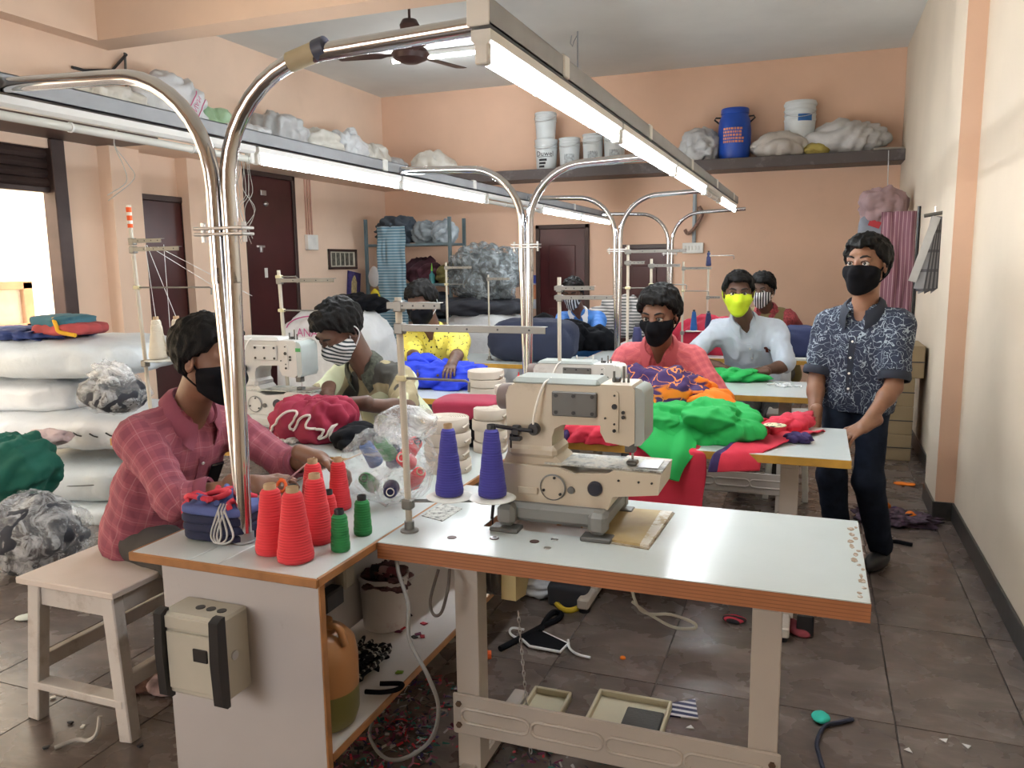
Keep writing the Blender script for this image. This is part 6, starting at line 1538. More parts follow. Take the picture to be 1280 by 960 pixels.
# ================================================================== back shelf
BZ = 2.601
def bucket(lab, x, y, z, r, h, col=(.66, .70, .71), grp=None, ridges=3, n=30):
    t = thing('paint_bucket', lab, 'bucket', (x, y, z), 0, grp)
    prof = [(r * .84, 0), (r * .86, .004)] + [(r * (.86 + .11 * k / 6), .004 + (h * .66) * k / 6) for k in range(1, 7)]
    zz = h * .68
    for k in range(ridges): prof += [(r * 1.0, zz), (r * 1.0, zz + .010), (r * .965, zz + .013), (r * .965, zz + h * .08)]; zz += h * .09
    prof += [(r * 1.03, h * .955), (r * 1.03, h - .004), (r * .99, h), (0, h)]
    MB().lathe(prof, (x, y, z), n).build('tub', pm('white bucket plastic', col, .45, var=.05), t, 30)
    MB().tube([Vector((x + r * 1.0 * math.cos(a), y - r * .25 + r * .95 * math.sin(a) * -1 * .25 - r * .6 * math.sin(a), z + h * .86 - r * .5 * math.sin(a))) for a in np.linspace(0, math.pi, 14)], .0035, 6).build('wire_handle', M_steel, t, 60)
    return t
def wrap_label(parent, x, y, z0, z1, r, a0, a1, mat, name='label'):
    m = MB(); n = 10; V = []
    for i in range(n + 1):
        a = a0 + (a1 - a0) * i / n
        for rr in (r, r + .003):
            for z in (z0, z1): V.append((x + rr * math.cos(a), y + rr * math.sin(a), z))
    F = []
    for i in range(n):
        b_ = i * 4; F += [(b_ + 2, b_ + 6, b_ + 7, b_ + 3), (b_ + 4, b_, b_ + 1, b_ + 5), (b_ + 3, b_ + 7, b_ + 5, b_ + 1), (b_ + 6, b_ + 2, b_, b_ + 4)]
    F += [(0, 2, 3, 1), (n * 4 + 2, n * 4, n * 4 + 1, n * 4 + 3)]
    return m.add(V, F).build(name, mat, parent, 60)
def text_mesh(txt, size, place, mat, parent, name='lettering'):
    """lettering as thin solid glyphs; place(u, v) -> point on the surface"""
    cu = bpy.data.curves.new('t', 'FONT'); cu.body = txt; cu.size = size; cu.align_x = 'CENTER'; cu.resolution_u = 2
    ob = bpy.data.objects.new('t', cu); COL.objects.link(ob); dg = bpy.context.evaluated_depsgraph_get(); me = ob.evaluated_get(dg).to_mesh()
    V = [place(v.co.x, v.co.y) for v in me.vertices]; Fs = [tuple(p.vertices) for p in me.polygons]
    bpy.data.objects.remove(ob)
    return mesh_obj(name, [tuple(v) for v in V], Fs, mat, parent, 0)
def on_cyl(x, y, r, z0, a0=-D90): return lambda u, v: Vector((x + r * math.cos(a0 + u / r), y + r * math.sin(a0 + u / r), z0 + v))
M_ink = pm('black print', (.02, .02, .025), .6); M_bkt = (.62, .67, .69)
gB = 'white paint buckets on the back shelf'
x = AY(683, 200, 9.42).x
B1 = bucket('white paint bucket with black lettering, foot of the bucket tower', x, 9.42, BZ, .135, .36, grp=gB, ridges=2)
text_mesh('Duwel', .085, on_cyl(x, 9.42, .1325, BZ + .16, -D90 + .15), M_ink, B1)
for k, w in enumerate(('WEATHER', 'BEST', 'COAT')): text_mesh(w, .038, on_cyl(x, 9.42, .127, BZ + .10 - .04 * k, -D90 + .05), M_ink, B1) if False else wrap_label(B1, x, 9.42, BZ + .105 - .038 * k, BZ + .13 - .038 * k, .122, -D90 - .45, -D90 + .35 - .12 * k, M_ink, 'printed_line')
wrap_label(B1, x, 9.42, BZ + .150, BZ + .155, .124, -D90 - .6, -D90 + .9, M_ink, 'printed_line')
bucket('white bucket stacked on the lettered bucket', x - .005, 9.42, BZ + .361, .130, .30, grp=gB, ridges=4)
for k, (px, r, h, lab) in enumerate(((712, .125, .36, 'white paint bucket standing right beside the bucket tower'), (741, .120, .385, 'white paint bucket with a green mark on the back shelf'), (768, .125, .40, 'white paint bucket farthest from the bucket tower, partly behind the tube'))):
    xx = AY(px, 200, 9.42).x; bk = bucket(lab, xx, 9.42, BZ, r, h, grp=gB)
    wrap_label(bk, xx, 9.42, BZ + .06, BZ + .20, r * .91, -D90 - .3, -D90 + .8, pm('grey print label', (.42, .46, .48), .6, var=.4, scale=40), 'label')
    if k == 1: wrap_label(bk, xx, 9.42, BZ + .03, BZ + .10, r * .89, -D90 - .5, -D90 - .1, pm('teal print', (.05, .36, .30), .6), 'label')
# blue barrel
xb = AY(918, 180, 9.42).x
t = thing('blue_barrel', 'blue plastic barrel with orange lettering on the back shelf', 'barrel', (xb, 9.40, BZ))
MB().lathe([(.135, 0), (.155, .012), (.168, .06), (.176, .20), (.176, .32), (.165, .42), (.145, .47), (.142, .485), (.150, .49), (.150, .535), (.143, .545), (0, .545)], (xb, 9.40, BZ), 36).build('drum', pm('blue polythene', (.012, .07, .42), .35, var=.08), t, 40)
for s_ in (-1, 1): MB().tube([(xb + s_ * .15, 9.40, BZ + .46), (xb + s_ * .20, 9.38, BZ + .46), (xb + s_ * .215, 9.38, BZ + .44), (xb + s_ * .165, 9.40, BZ + .40)], .009, 8).build('handle', M_blk, t)
rn = random.Random(4); M_olet = pm('orange print', (.72, .28, .14), .6)
for k in range(5):
    a = -D90 - .62
    while a < -D90 + .55:
        w = rn.uniform(.05, .16)
        wrap_label(t, xb, 9.40, BZ + .17 + .034 * k, BZ + .192 + .034 * k, .1755, a, a + w, M_olet, 'printed_word'); a += w + .05
# sacks and bucket right of the barrel
c = AY(877, 190, 9.4); soft('shelf_sack', 'grey white crumpled bag left of the blue barrel on the shelf', 'bag', (c.x, 9.38, BZ + .14), (.20, .17, .19), M_sackg, 104, amp=.4, f=8, floor=BZ)
c = AY(973, 188, 9.36); soft('shelf_sack', 'pale filled sack between the blue barrel and the paint bucket', 'sack', (c.x, 9.36, BZ + .11), (.27, .17, .15), sack_mat('dusty sack', (.50, .46, .42)), 106, amp=.25, f=5, floor=BZ)
c = AY(1000, 150, 9.46); 
bk = bucket('white bucket with a blue label standing above the dusty sack', c.x, 9.46, BZ, .165, .56, (.62, .58, .52), ridges=4); wrap_label(bk, c.x, 9.46, BZ + .36, BZ + .43, .164, -D90 - .1, -D90 + .8, pm('blue label', (.02, .12, .35), .5)); wrap_label(bk, c.x, 9.46, BZ + .05, BZ + .16, .150, -D90 - .7, -D90 + .6, pm('mottled label', (.2, .2, .22), .5, var=.8, scale=40))
c = AY(1022, 195, 9.35); soft('yellow_bag', 'small yellowish bag tucked beside the white bundle on the shelf', 'bag', (c.x, 9.32, BZ + .05), (.13, .10, .07), fab('mustard bag', (.36, .28, .07)), 108, amp=.3, f=9, floor=BZ)
c = AY(1058, 178, 9.38); t_ = soft('white_bundle', 'long white cloth bundle near the right end of the back shelf', 'bundle', (c.x, 9.38, BZ + .15), (.37, .17, .17), sack_mat('grey white bundle', (.52, .51, .50)), 110, amp=.28, f=4.5, floor=BZ)
c = AY(1110, 188, 9.3); tag(MB().box((c.x, 9.36, BZ + .02), (.34, .24, .018), .003, .2).box((c.x + .02, 9.36, BZ + .038), (.30, .2, .016), .003, -.1).build('flat_boards', pm('grey card', (.40, .37, .33), .8), None) if False else MB().box((c.x, 9.36, BZ + .014), (.34, .24, .026), .003, .2).build('flat_board', pm('grey card', (.40, .37, .33), .8), None), 'grey flat board at the right end of the back shelf', 'board')
text_mesh('FRUNNAN', .075, PINK[1], PINK[2], PINK[0])
MB().tube([PINK[1](-.2 + .4 * k / 10, .09) for k in range(11)], .005, 5).build('print_line', PINK[2], PINK[0])
MB().tube([PINK[1](-.2 + .4 * k / 10, -.03) for k in range(11)], .005, 5).build('print_line', PINK[2], PINK[0])
# cable hooks on the left beam
t = thing('wall_hook', 'black bent cable bracket on the left wall above the loft', 'bracket', (XL + .03, 5.05, 2.9))
h0 = [AX(*p_, XL + .04) for p_ in ((90, 84), (105, 88), (140, 88), (158, 68))]; MB().tube(h0, .012, 8).build('upper_arm', M_blk, t)
h1 = [AX(*p_, XL + .04) for p_ in ((93, 112), (150, 119), (158, 112), (156, 66))]; MB().tube(h1, .010, 8).build('lower_arm', M_dplate, t)
# ================================================================== wall things, left and back
q = AX(390, 303, XL + .03); t = thing('switch_board', 'white switch box on the left wall below three conduit pipes', 'switch box', (XL, q.y, q.z))
MB().box((XL + .025, q.y, q.z), (.05, .20, .17), .006).build('box', M_white, t)
for k in range(3): MB().cyl((XL + .012, q.y - .06 + .05 * k, q.z + .08), (XL + .012, q.y - .06 + .05 * k, 2.47), .010, n=8).build('conduit', pm('peach conduit', (.62, .36, .28), .6), t)
a = AX(430, 324, XL + .03); t = thing('photo_frame', 'dark framed row of five small pictures on the left wall', 'picture frame', (XL, a.y, a.z - .15))
w_, h_ = .62, .24
for lo, hi in (((a.y - w_ / 2, a.z - h_ / 2), (a.y + w_ / 2, a.z - h_ / 2 + .03)), ((a.y - w_ / 2, a.z + h_ / 2 - .03), (a.y + w_ / 2, a.z + h_ / 2)), ((a.y - w_ / 2, a.z - h_ / 2), (a.y - w_ / 2 + .03, a.z + h_ / 2)), ((a.y + w_ / 2 - .03, a.z - h_ / 2), (a.y + w_ / 2, a.z + h_ / 2))):
    MB().span((XL + .002, lo[0], lo[1]), (XL + .03, hi[0], hi[1]), .004).build('frame_rail', M_brown, t)
MB().span((XL + .002, a.y - w_ / 2, a.z - h_ / 2), (XL + .012, a.y + w_ / 2, a.z + h_ / 2)).build('mount', pm('pale mount', (.55, .52, .42), .6), t, 0)
for k in range(5): MB().span((XL + .012, a.y - .235 + .098 * k, a.z - .075), (XL + .016, a.y - .165 + .098 * k, a.z + .075)).build('picture', pm('dim print', (.10, .095, .075), .5, var=.7, scale=40), t, 0)
a = AX(443, 357, XL + .02); t = thing('wall_calendar', 'tilted violet calendar with a golden arch picture on the left wall', 'calendar', (XL, a.y, a.z - .2))
Rt = Matrix.Rotation(R(-8), 3, 'X')
MB().box((XL + .012, a.y, a.z), (.006, .30, .34), 0, Rt).build('sheet', pm('violet print', (.05, .04, .16), .5, var=.4, scale=30), t, 0)
ar = [(-.06, -.12), (.06, -.12), (.06, .04), (.03, .10), (0, .13), (-.03, .10), (-.06, .04)]
MB().prism(ar, .004, (XL + .017, a.y, a.z), Rt @ RYZ).build('golden_arch', pm('gold print', (.45, .36, .18), .5, var=.4, scale=40), t, 0)
MB().box((XL + .017, a.y + .02, a.z - .14), (.003, .25, .03), 0, Rt).build('golden_band', pm('gold band', (.50, .36, .06), .5), t, 0)
# clothes and sacks against the left wall
q = AY(420, 395, 6.6)
t = thing('lettered_sack', 'white sack with magenta oval lettering behind the bending person', 'sack', (q.x, 6.6, 0))
V_, F_ = blob(c=(q.x, 6.6, .54), rad=(.55, .35, .54), seed=112, e=.6, amp=.08, f=4, floor=.002, nu=72, nv=40, cloth=.8); mesh_obj('sack_cloth', V_, F_, M_sack, t, 180)
qs = (q.x, 6.6)
M_mag = pm('magenta print', (.52, .10, .28), .7)
def on_front(u, v): return Vector((qs[0] + u, 6.6 - .34 * (max(0, 1 - (abs(u) / .56) ** 3)) ** .5 * .98 - .012, 1.0 - .10 + v))
MB().tube([on_front(.36 * math.cos(a), .15 * math.sin(a)) for a in np.linspace(0, 2 * math.pi, 40)], .006, 6, False).build('oval_line', M_mag, t)
text_mesh('ANAIDU', .11, lambda u, v: on_front(u, v - .04) + Vector((0, -.006, 0)), M_mag, t)
soft('black_clothes', 'heap of black clothes on the lettered sack under the calendar', 'clothes', (q.x + .16, 6.75, 1.13), (.28, .20, .09), M_bk, 114, amp=.4, f=7)
# rack in the corner
rk = thing('steel_rack', 'grey blue slotted steel rack in the back corner', 'rack', (-4.62, 8.9, 0))
M_rack = pm('grey blue rack steel', (.14, .20, .23), .5, .3)
rx0, rx1, ry0, ry1 = -5.18, -4.06, 8.72, 9.14
for xx in (rx0, rx1):
    for yy in (ry0, ry1): MB().span((xx - .02, yy - .003, 0), (xx + .02, yy + .003, 2.06)).span((xx - .003 + (.018 if xx == rx1 else -.018), yy - .02, 0), (xx + .003 + (.018 if xx == rx1 else -.018), yy + .02, 2.06)).build('upright', M_rack, rk, 0)
for z in (.35, .85, 1.28, 1.76): MB().span((rx0, ry0, z - .03), (rx1, ry1, z), .003).build('shelf', M_rack, rk, 0)
def rs(lab, x, z, rad, mt, s_, **kw): return soft('rack_bundle', lab, 'bundle', (x, 8.92, z + rad[2] * .92), rad, mt, s_, floor=z + .001, amp=.4, f=8, grp='bundles on the steel rack', **kw)
M_gfilm = fab('grey cloth in film', (.20, .23, .25)); M_dk2 = fab('dark blue grey cloth', (.05, .065, .085))
rs('dark blue grey bundle on the top of the rack above the striped cloth', -4.86, 1.761, (.25, .18, .16), M_dk2, 120)
rs('pale grey polythene bundle on the top of the rack', -4.46, 1.761, (.15, .16, .13), M_gfilm, 121)
rs('white and navy bundle at the rack end', -4.22, 1.761, (.14, .16, .13), fab('white navy cloth', (.35, .40, .44), var=.6), 122)
rs('maroon black bundle on the middle rack shelf', -4.50, 1.281, (.20, .16, .15), fab('maroon black cloth', (.06, .015, .025), var=.6), 123)
rs('dark bundle with a yellow corner on the middle rack shelf', -4.18, 1.281, (.12, .15, .11), fab('yellow navy cloth', (.20, .17, .05), var=.8), 124)
rs('dark bundle on the lower rack shelf', -4.55, .851, (.38, .18, .16), M_dk2, 125)
tb = thing('glue_bottle', 'green tipped bottle standing on the middle rack shelf', 'bottle', (-4.33, 8.78, 1.281)); MB().lathe([(.035, 0), (.035, .10), (.012, .13), (.012, .15)], (-4.33, 8.78, 1.281), 16).build('body', pm('teal bottle', (.05, .25, .27), .3), tb); MB().lathe([(.013, .15), (.010, .17), (.003, .24), (0, .24)], (-4.33, 8.78, 1.281), 12).build('nozzle', pm('lime tip', (.2, .55, .05), .4), tb)
ys = thing('yellow_pouch', 'yellow and white pouch hanging on the rack upright', 'pouch', (-5.12, 8.68, 1.0)); 
V_, F_ = blob(c=(-5.06, 8.67, 1.12), rad=(.07, .03, .10), seed=5, amp=.2, f=9, nu=30, nv=18); mesh_obj('lower_pouch', V_, F_, fab('yellow pouch', (.60, .48, .03)), ys, 180)
V_, F_ = blob(c=(-5.07, 8.67, 1.36), rad=(.07, .03, .13), seed=6, amp=.2, f=9, nu=30, nv=18); mesh_obj('upper_pouch', V_, F_, fab('whitish pouch', (.45, .44, .44)), ys, 180)
def stripes_h():
    b = NB('blue grey striped cloth'); v = b.sep(); c = b.mix(b.band(v[2], .034, .42), (.13, .25, .33), (.36, .50, .58)); return b.fin(c, .85)
st_ = sheet('striped_cloth', [(-4.83, 8.64, 1.97), (-4.83, 8.62, 1.6), (-4.82, 8.63, 1.1), (-4.80, 8.63, .55), (-4.80, 8.63, .12)], (1, 0, 0), .19, stripes_h(), None, seed=12, amp=.05, f=12, nv=44, per=6, edge=.0)
tag(st_, 'blue grey striped cloth hanging down the front of the steel rack', 'cloth')
# polythene heaps right of the rack
M_pf = film('crumpled grey polythene', (.30, .34, .36), .50)
for k, (lab, px, Y, rad, z0) in enumerate((('big heap of crumpled grey polythene against the back wall', (608, 345), 8.6, (.40, .30, .30), 1.08), ('dark cloth slab under the polythene heap', (600, 376), 8.6, (.44, .32, .10), .92))):
    c = AY(*px, Y); V_, F_ = blob(c=(c.x, Y, z0 + rad[2]), rad=rad, e=.8, seed=130 + k, amp=.30, f=3.6, nu=90, nv=50, cloth=.9, floor=z0 + .001)
    if k == 0:
        t = thing('polythene_heap', lab, 'polythene', (c.x, Y, z0)); mesh_obj('inner_cloth', (V_ - np.array([c.x, Y, z0 + .1])) * .85 + np.array([c.x, Y, z0 + .1]), F_, fab('grey inner cloth', (.10, .115, .12)), t, 180); mesh_obj('film', V_, F_, M_pf, t, 180)
    else: tag(mesh_obj('dark_slab', V_, F_, M_dark, None, 180), lab, 'cloth')
c = AY(602, 398, 8.6); soft('white_sack', 'large white sack standing under the polythene heap', 'sack', (c.x + .06, 8.6, .46), (.46, .34, .47), M_sack, 133, e=.5, amp=.1, f=4, floor=.002)
cone('yellow thread cone on the table behind the yellow shirted person', AY(574, 415, 5.75) * 0 + Vector((AY(574, 415, 5.95).x, 5.95, TZ)), .035, .018, .19, yarn('yellow yarn', (.70, .48, .02)), M_core)
# back wall: switch board, conduit, dry garland, poster
q = AY(866, 310, YB - .03); t = thing('switch_board', 'white switch board with a row of switches on the back wall', 'switch board', (q.x, YB, q.z)); MB().box((q.x, YB - .02, q.z), (.24, .04, .12), .005).build('box', M_white, t)
for k in range(5): MB().box((q.x - .085 + .038 * k, YB - .043, q.z), (.022, .008, .05), .002).build('switch', pm('cream switch', (.66, .64, .58), .4), t)
MB().cyl((q.x + .01, YB - .018, q.z + .06), (q.x + .01, YB - .018, 2.485), .022, n=10).build('conduit', pm('grey conduit', (.36, .40, .43), .5), t)
t = thing('dry_garland', 'dried brown garland hanging on the back wall conduit', 'garland', (q.x - .05, YB - .06, 1.95)); rn = random.Random(2)
MB().tube(smooth_path([AY(856, 287, YB - .06), AY(860, 292, YB - .06), AY(868, 285, YB - .06), AY(878, 268, YB - .06), AY(874, 258, YB - .06)], 5), .022, 6).build('twisted_leaves', pm('dry brown leaf', (.22, .13, .10), .9, var=.5, scale=60), t)
q = AY(677, 357, 8.3); t = thing('wall_poster', 'blue and white printed poster beside the far brown door', 'poster', (q.x, YB - .01, 1.1)); a0, a1 = AY(664, 344, YB - .01), AY(687, 386, YB - .01)
MB().span((a0.x, YB - .014, a1.z), (a1.x, YB - .006, a0.z)).build('sheet', pm('white poster', (.62, .64, .70), .6, var=.2, scale=15), t, 0); MB().span((a0.x, YB - .017, a0.z - .10), (a1.x, YB - .014, a0.z)).build('blue_header', pm('blue print', (.06, .10, .45), .6), t, 0)
MB().span((a0.x + .03, YB - .017, a0.z - .30), (a0.x + .12, YB - .014, a0.z - .12)).build('orange_picture', pm('orange print', (.72, .28, .14)), t, 0)
# ================================================================== right wall things
q = AY(1098, 258, 8.2); t = thing('hung_bundle', 'pinkish grey plastic bundle with a grey printed bag hung in the back corner', 'bag', (q.x + .05, 8.2, 1.5))
V_, F_ = blob(c=(q.x + .03, 8.2, q.z), rad=(.17, .15, .15), seed=140, amp=.4, f=8, nu=60, nv=36, cloth=.8); mesh_obj('bundle', V_, F_, fab('pinkish grey plastic', (.38, .26, .27)), t, 180)
V_, F_ = blob(c=(q.x - .02, 8.16, q.z - .30), rad=(.15, .06, .22), seed=141, amp=.15, f=6, e=.6, nu=40, nv=26, cloth=.4); mesh_obj('printed_bag', V_, F_, fab('grey bag', (.26, .28, .33)), t, 180)
MB().box((q.x - .03, 8.093, q.z - .16), (.10, .006, .06), .001, Matrix.Rotation(R(20), 3, 'Y')).build('red_print', pm('red print', (.45, .03, .04), .6), t)
MB().tube([(q.x + .07, 8.2, q.z + .1), (q.x + .07, 8.35, 2.49)], .004, 6).build('string', M_gstr, t)
def vstripes():
    b = NB('mauve striped cloth'); v = b.sep(); c = b.mix(b.band(v[0], .030, .18), b.mix(b.band(v[0], .011, .5), (.27, .12, .155), (.21, .095, .13)), (.46, .30, .33)); return b.fin(c, .85)
o = sheet('striped_curtain', [(.645, 7.58, 1.90), (.645, 7.57, 1.5), (.645, 7.58, 1.0), (.645, 7.58, .55)], (1, 0, 0), .135, vstripes(), None, seed=15, amp=.05, f=14, nv=44, per=6, edge=.0)
tag(o, 'mauve striped curtain cloth hanging near the back corner', 'curtain')
tag(MB().cyl((.785, 7.53, .05), (.785, 7.53, 1.93), .013, n=10).build('dark_pole', M_blk, None), 'thin black pole standing beside the mauve curtain', 'pole')
t = thing('paper_pattern_rack', 'bunch of grey paper patterns clipped on a bar on the right wall', 'patterns', (XR - .03, 6.1, 1.3))
a, b_ = AY(1155, 270, 6.10), AY(1186, 266, 6.10); zb = a.z
MB().cyl((a.x, 6.10, zb), (XR - .012, 6.10, zb + .02), .013, n=10).build('bar', M_arm, t)
MB().cyl(((a.x + XR) / 2, 6.10, zb + .01), ((a.x + XR) / 2, 6.10, zb + .06), .004, n=8).build('nail', M_steel, t)
M_pap = stripe_mat('grey ruled paper', ((.17, .17, .19), (.34, .35, .37)), 2, .13, .85); M_pap2 = pm('pale paper strip', (.52, .52, .51), .6)
for k in range(9):
    u = k / 8; xt = .730 + .045 * u; xl = .625 + .115 * u
    MB().prism([(xt - .025, zb - .005), (xt + .012, zb - .005), (min(xl + .058, .785), zb - .50 + .02 * u), (xl, zb - .48 - .02 * (k % 3))], .003, (0, 6.10 - .05 + .012 * k, 0), RX).build('paper_pattern', M_pap if k % 2 == 0 else pm('dark grey paper', (.11, .11, .13), .6), t, 0)
p0, p1 = Vector((.735, 6.03, zb - .01)), AY(1140, 352, 6.02)
MB().bar(p0, p1, .05, .003, 0, (0, 1, 0)).build('paper_strip', M_pap2, t, 0)
# cartons
M_car = pm('brown cardboard', (.30, .225, .13), .8, var=.1, scale=3); M_tape = pm('dark packing tape', (.05, .045, .04), .4)
cz = 0.0
for k, h in enumerate((.20, .21, .215, .24)):
    x0, x1 = (.42, .72) if k < 3 else (.47, .775)
    t = thing('carton', 'cardboard carton, %s of the stack behind the standing person' % ('lowest', 'second', 'third', 'topmost')[k], 'carton', ((x0 + x1) / 2, 6.75, cz), 0, 'cartons stacked by the right wall')
    MB().span((x0, 6.5, cz + .001), (x1, 6.95, cz + h), .004).build('box', M_car, t)
    MB().span((x0 - .002, 6.498, cz + h * .48), (x1 + .002, 6.5, cz + h * .52)).build('flap_line', M_tape, t, 0)
    MB().span((x0 + .01, 6.497, cz + .01), (x0 + .028, 6.5, cz + h - .01)).build('tape', M_tape, t, 0)
    cz += h + .001
# ================================================================== under the bench and on the floor
SHZ = .2785
q = AZ(468, 792, SHZ)
t = thing('white_bucket', 'stained white bucket full of dark scraps on the lower bench shelf', 'bucket', (q.x, q.y + .075, SHZ)); bx, by = q.x, q.y + .075
M_bst = dirty('stained white plastic', (.60, .56, .55), (.35, .10, .12), .5, .6, 11, .58)
MB().lathe([(.070, 0), (.074, .004), (.082, .17), (.087, .172), (.087, .186), (.080, .186), (.074, .05), (0, .05)], (bx, by, SHZ), 32).build('tub', M_bst, t, 40)
V_, F_ = blob(c=(bx, by, SHZ + .16), rad=(.062, .062, .038), seed=150, amp=.7, f=26, nu=60, nv=30, cloth=.9); mesh_obj('scraps', V_, F_, pm('dark red and grey scraps', (.10, .045, .05), .9, var=.9, scale=45), t, 180, kind='stuff')
for k in range(3): MB().tube(smooth_path([(bx + .02 * k - .02, by - .03, SHZ + .18), (bx + .03 * k, by - .06, SHZ + .225), (bx + .045 + .02 * k, by - .05, SHZ + .215)], 4), .012, 8).build('scrap_roll', (M_dark, fab('dusty pink scrap', (.4, .25, .25)), fab('maroon scrap', (.18, .04, .06)))[k], t, 60)
# clay coloured jug
t = thing('water_jug', 'translucent amber plastic jug with green liquid beside the bench end', 'jug', (-1.195, 1.71, SHZ)); jx, jy = -1.195, 1.705
def jug_mat():
    b = NB('amber jug plastic'); v = b.sep(); n = b.noise(4, 2); f = b.math('GREATER_THAN', b.math('ADD', v[2], b.math('MULTIPLY', n, .01)), .112)
    return b.fin(b.mix(f, (.16, .15, .045), (.40, .19, .075)), .35)
MB().lathe([(.055, 0), (.080, .008), (.090, .04), (.092, .19), (.084, .235), (.060, .262), (.030, .272), (.028, .29), (0, .29)], (jx, jy, SHZ), 36).build('body', jug_mat(), t, 50)
MB().tube(smooth_path([(jx + .03, jy - .02, SHZ + .285), (jx + .065, jy - .02, SHZ + .285), (jx + .082, jy - .02, SHZ + .24)], 4), .010, 8).build('handle', pm('amber plastic', (.40, .19, .075), .35), t, 60)
# straps on the lower shelf
M_strap = stripe_mat('black and white strap', ((.012, .012, .014), (.42, .41, .38)), 1, .02, .25)
q = AZ(455, 852, SHZ)
t = thing('strap_tangle', 'tangled black and white straps on the lower bench shelf', 'straps', (q.x, q.y, SHZ)); rn = random.Random(12)
for k in range(14):
    pts = [(q.x - .03 + rn.uniform(-.06, .05), q.y + .05 + rn.uniform(-.09, .09), SHZ + .012 + rn.uniform(0, .055)) for _ in range(8)]
    MB().tube(smooth_path(pts, 5), .0055, 6).build('strap', M_strap if k % 2 else M_bk, t, 60)
q2 = AZ(480, 868, SHZ); MB().tube(smooth_path([(q2.x - .05, q2.y - .02, SHZ + .01), (q2.x, q2.y - .01, SHZ + .012), (q2.x + .035, q2.y + .02, SHZ + .012), (q2.x + .03, q2.y + .05, SHZ + .012), (q2.x - .03, q2.y + .03, SHZ + .012)], 5), .007, 6).build('strap', M_bk, t, 60)
# scraps on the shelf
gs = 'tiny cloth snips on the lower bench shelf'; cols = [fab('crimson snip', (.5, .03, .05)), fab('black snip', (.02, .02, .02)), fab('purple snip', (.12, .02, .06)), fab('green snip', (.2, .35, .03))]
for k, px in enumerate(((436, 806), (440, 800), (434, 797), (480, 818), (486, 815), (498, 790), (503, 786), (518, 797), (523, 793), (528, 796), (499, 841), (505, 776), (530, 780), (512, 770), (428, 812), (470, 822))):
    q = AZ(*px, SHZ); q.x = min(q.x, -1.11); c_ = cols[3 if k == 10 else k % 3]
    o = MB().prism([(-.012, -.006), (.010, -.008), (.013, .005), (-.006, .009)], .003, (q.x, q.y, SHZ + .002), Matrix.Rotation(k * 1.3, 3, 'Z')).build('cloth_snip', c_, None, 0)
    tag(o, {0: 'tiny crimson cloth snip on the lower bench shelf', 1: 'tiny black cloth snip on the lower bench shelf', 2: 'tiny purple cloth snip on the lower bench shelf', 3: 'tiny lime cloth snip on the lower bench shelf'}[3 if k == 10 else k % 3], 'snip', gs + (' %s' % ('red', 'black', 'purple', 'lime')[3 if k == 10 else k % 3]))
# cables hanging at the table corner
o = MB().tube(smooth_path([(-1.05, 1.86, .715), AY(498, 715, 1.80), AY(510, 755, 1.75), AY(512, 800, 1.72), AY(535, 845, 1.70), AY(548, 885, 1.72), AY(538, 925, 1.74), AY(505, 948, 1.78), AY(478, 945, 1.85), AZ(462, 915, .03), AZ(480, 880, .012)], 7), .0055, 8).build('grey_cable', pm('grey cable', (.20, .20, .20), .5), None, 60); tag(o, 'long grey cable looping from the table corner down to the floor', 'cable')
o = MB().tube(smooth_path([AY(548, 712, 1.90), AY(538, 750, 1.88), AY(542, 768, 1.87), AY(552, 765, 1.87), AY(560, 735, 1.88), AY(562, 712, 1.92)], 6), .0045, 8).build('looped_cable', pm('brown grey cable', (.14, .12, .11), .5), None, 60); tag(o, 'short brown grey cable loop hanging at the cream table post', 'cable')
# plug and socket under the bench top
q = AY(425, 745, 2.05); t = thing('pedal_switch', 'black and cream plug box fixed on the bench spine board', 'plug', (q.x, q.y, q.z)); MB().box((-1.385, 2.02, .47), (.05, .10, .06), .006).build('socket', M_blk, t); MB().box((-1.375, 2.10, .53), (.04, .06, .10), .006).build('plug_body', M_bx, t)
# heap of fabric snippets under the bench: uncountable
def confetti(name, lab, cx, cy, rx, ry, n, cols_, seed, zmax=.03, s=.0075):
    rn = np.random.RandomState(seed); V = []; F = []; MI = []
    for i in range(n):
        a, r_ = rn.uniform(0, 6.28), math.sqrt(rn.uniform(0, 1)); p = np.array([cx + rx * r_ * math.cos(a), cy + ry * r_ * math.sin(a), .004 + zmax * (1 - r_) * rn.uniform(.1, 1)])
        u = rn.normal(size=3) * np.array([1, 1, .35]); u /= np.linalg.norm(u); w = np.cross(u, rn.normal(size=3) * np.array([.35, .35, 1])); w /= np.linalg.norm(w) + 1e-6
        L, B_ = s * rn.uniform(.6, 2.0), s * rn.uniform(.25, .7); k = len(V)
        for q_ in (p - u * L - w * B_, p + u * L - w * B_ * .7, p + u * L * .9 + w * B_, p - u * L + w * B_): V.append((q_[0], q_[1], max(.0025, q_[2])))
        F.append((k, k + 1, k + 2, k + 3)); MI.append(rn.randint(len(cols_)))
    o = mesh_obj(name, V, F, list(cols_), None, 0, mi=MI); o['kind'] = 'stuff'; tag(o, lab, 'snippets'); return o
CC = [fab('crimson snip', (.5, .03, .05)), fab('purple snip', (.12, .02, .06)), M_dark, M_dark, fab('mauve snip', (.30, .12, .18)), fab('grey snip', (.35, .35, .36)), fab('teal snip', (.02, .16, .13)), M_dpur]
a = AZ(455, 945, 0); confetti('fabric_snippets', 'multicoloured fabric snippets heaped on the floor under the bench', a.x, a.y, .22, .26, 700, CC, 1, .06)
a = AZ(515, 880, 0); confetti('fabric_snippets', 'pink and white fabric snippets strewn on the floor beside the bench shelf', a.x, a.y, .16, .20, 260, CC, 2, .02)
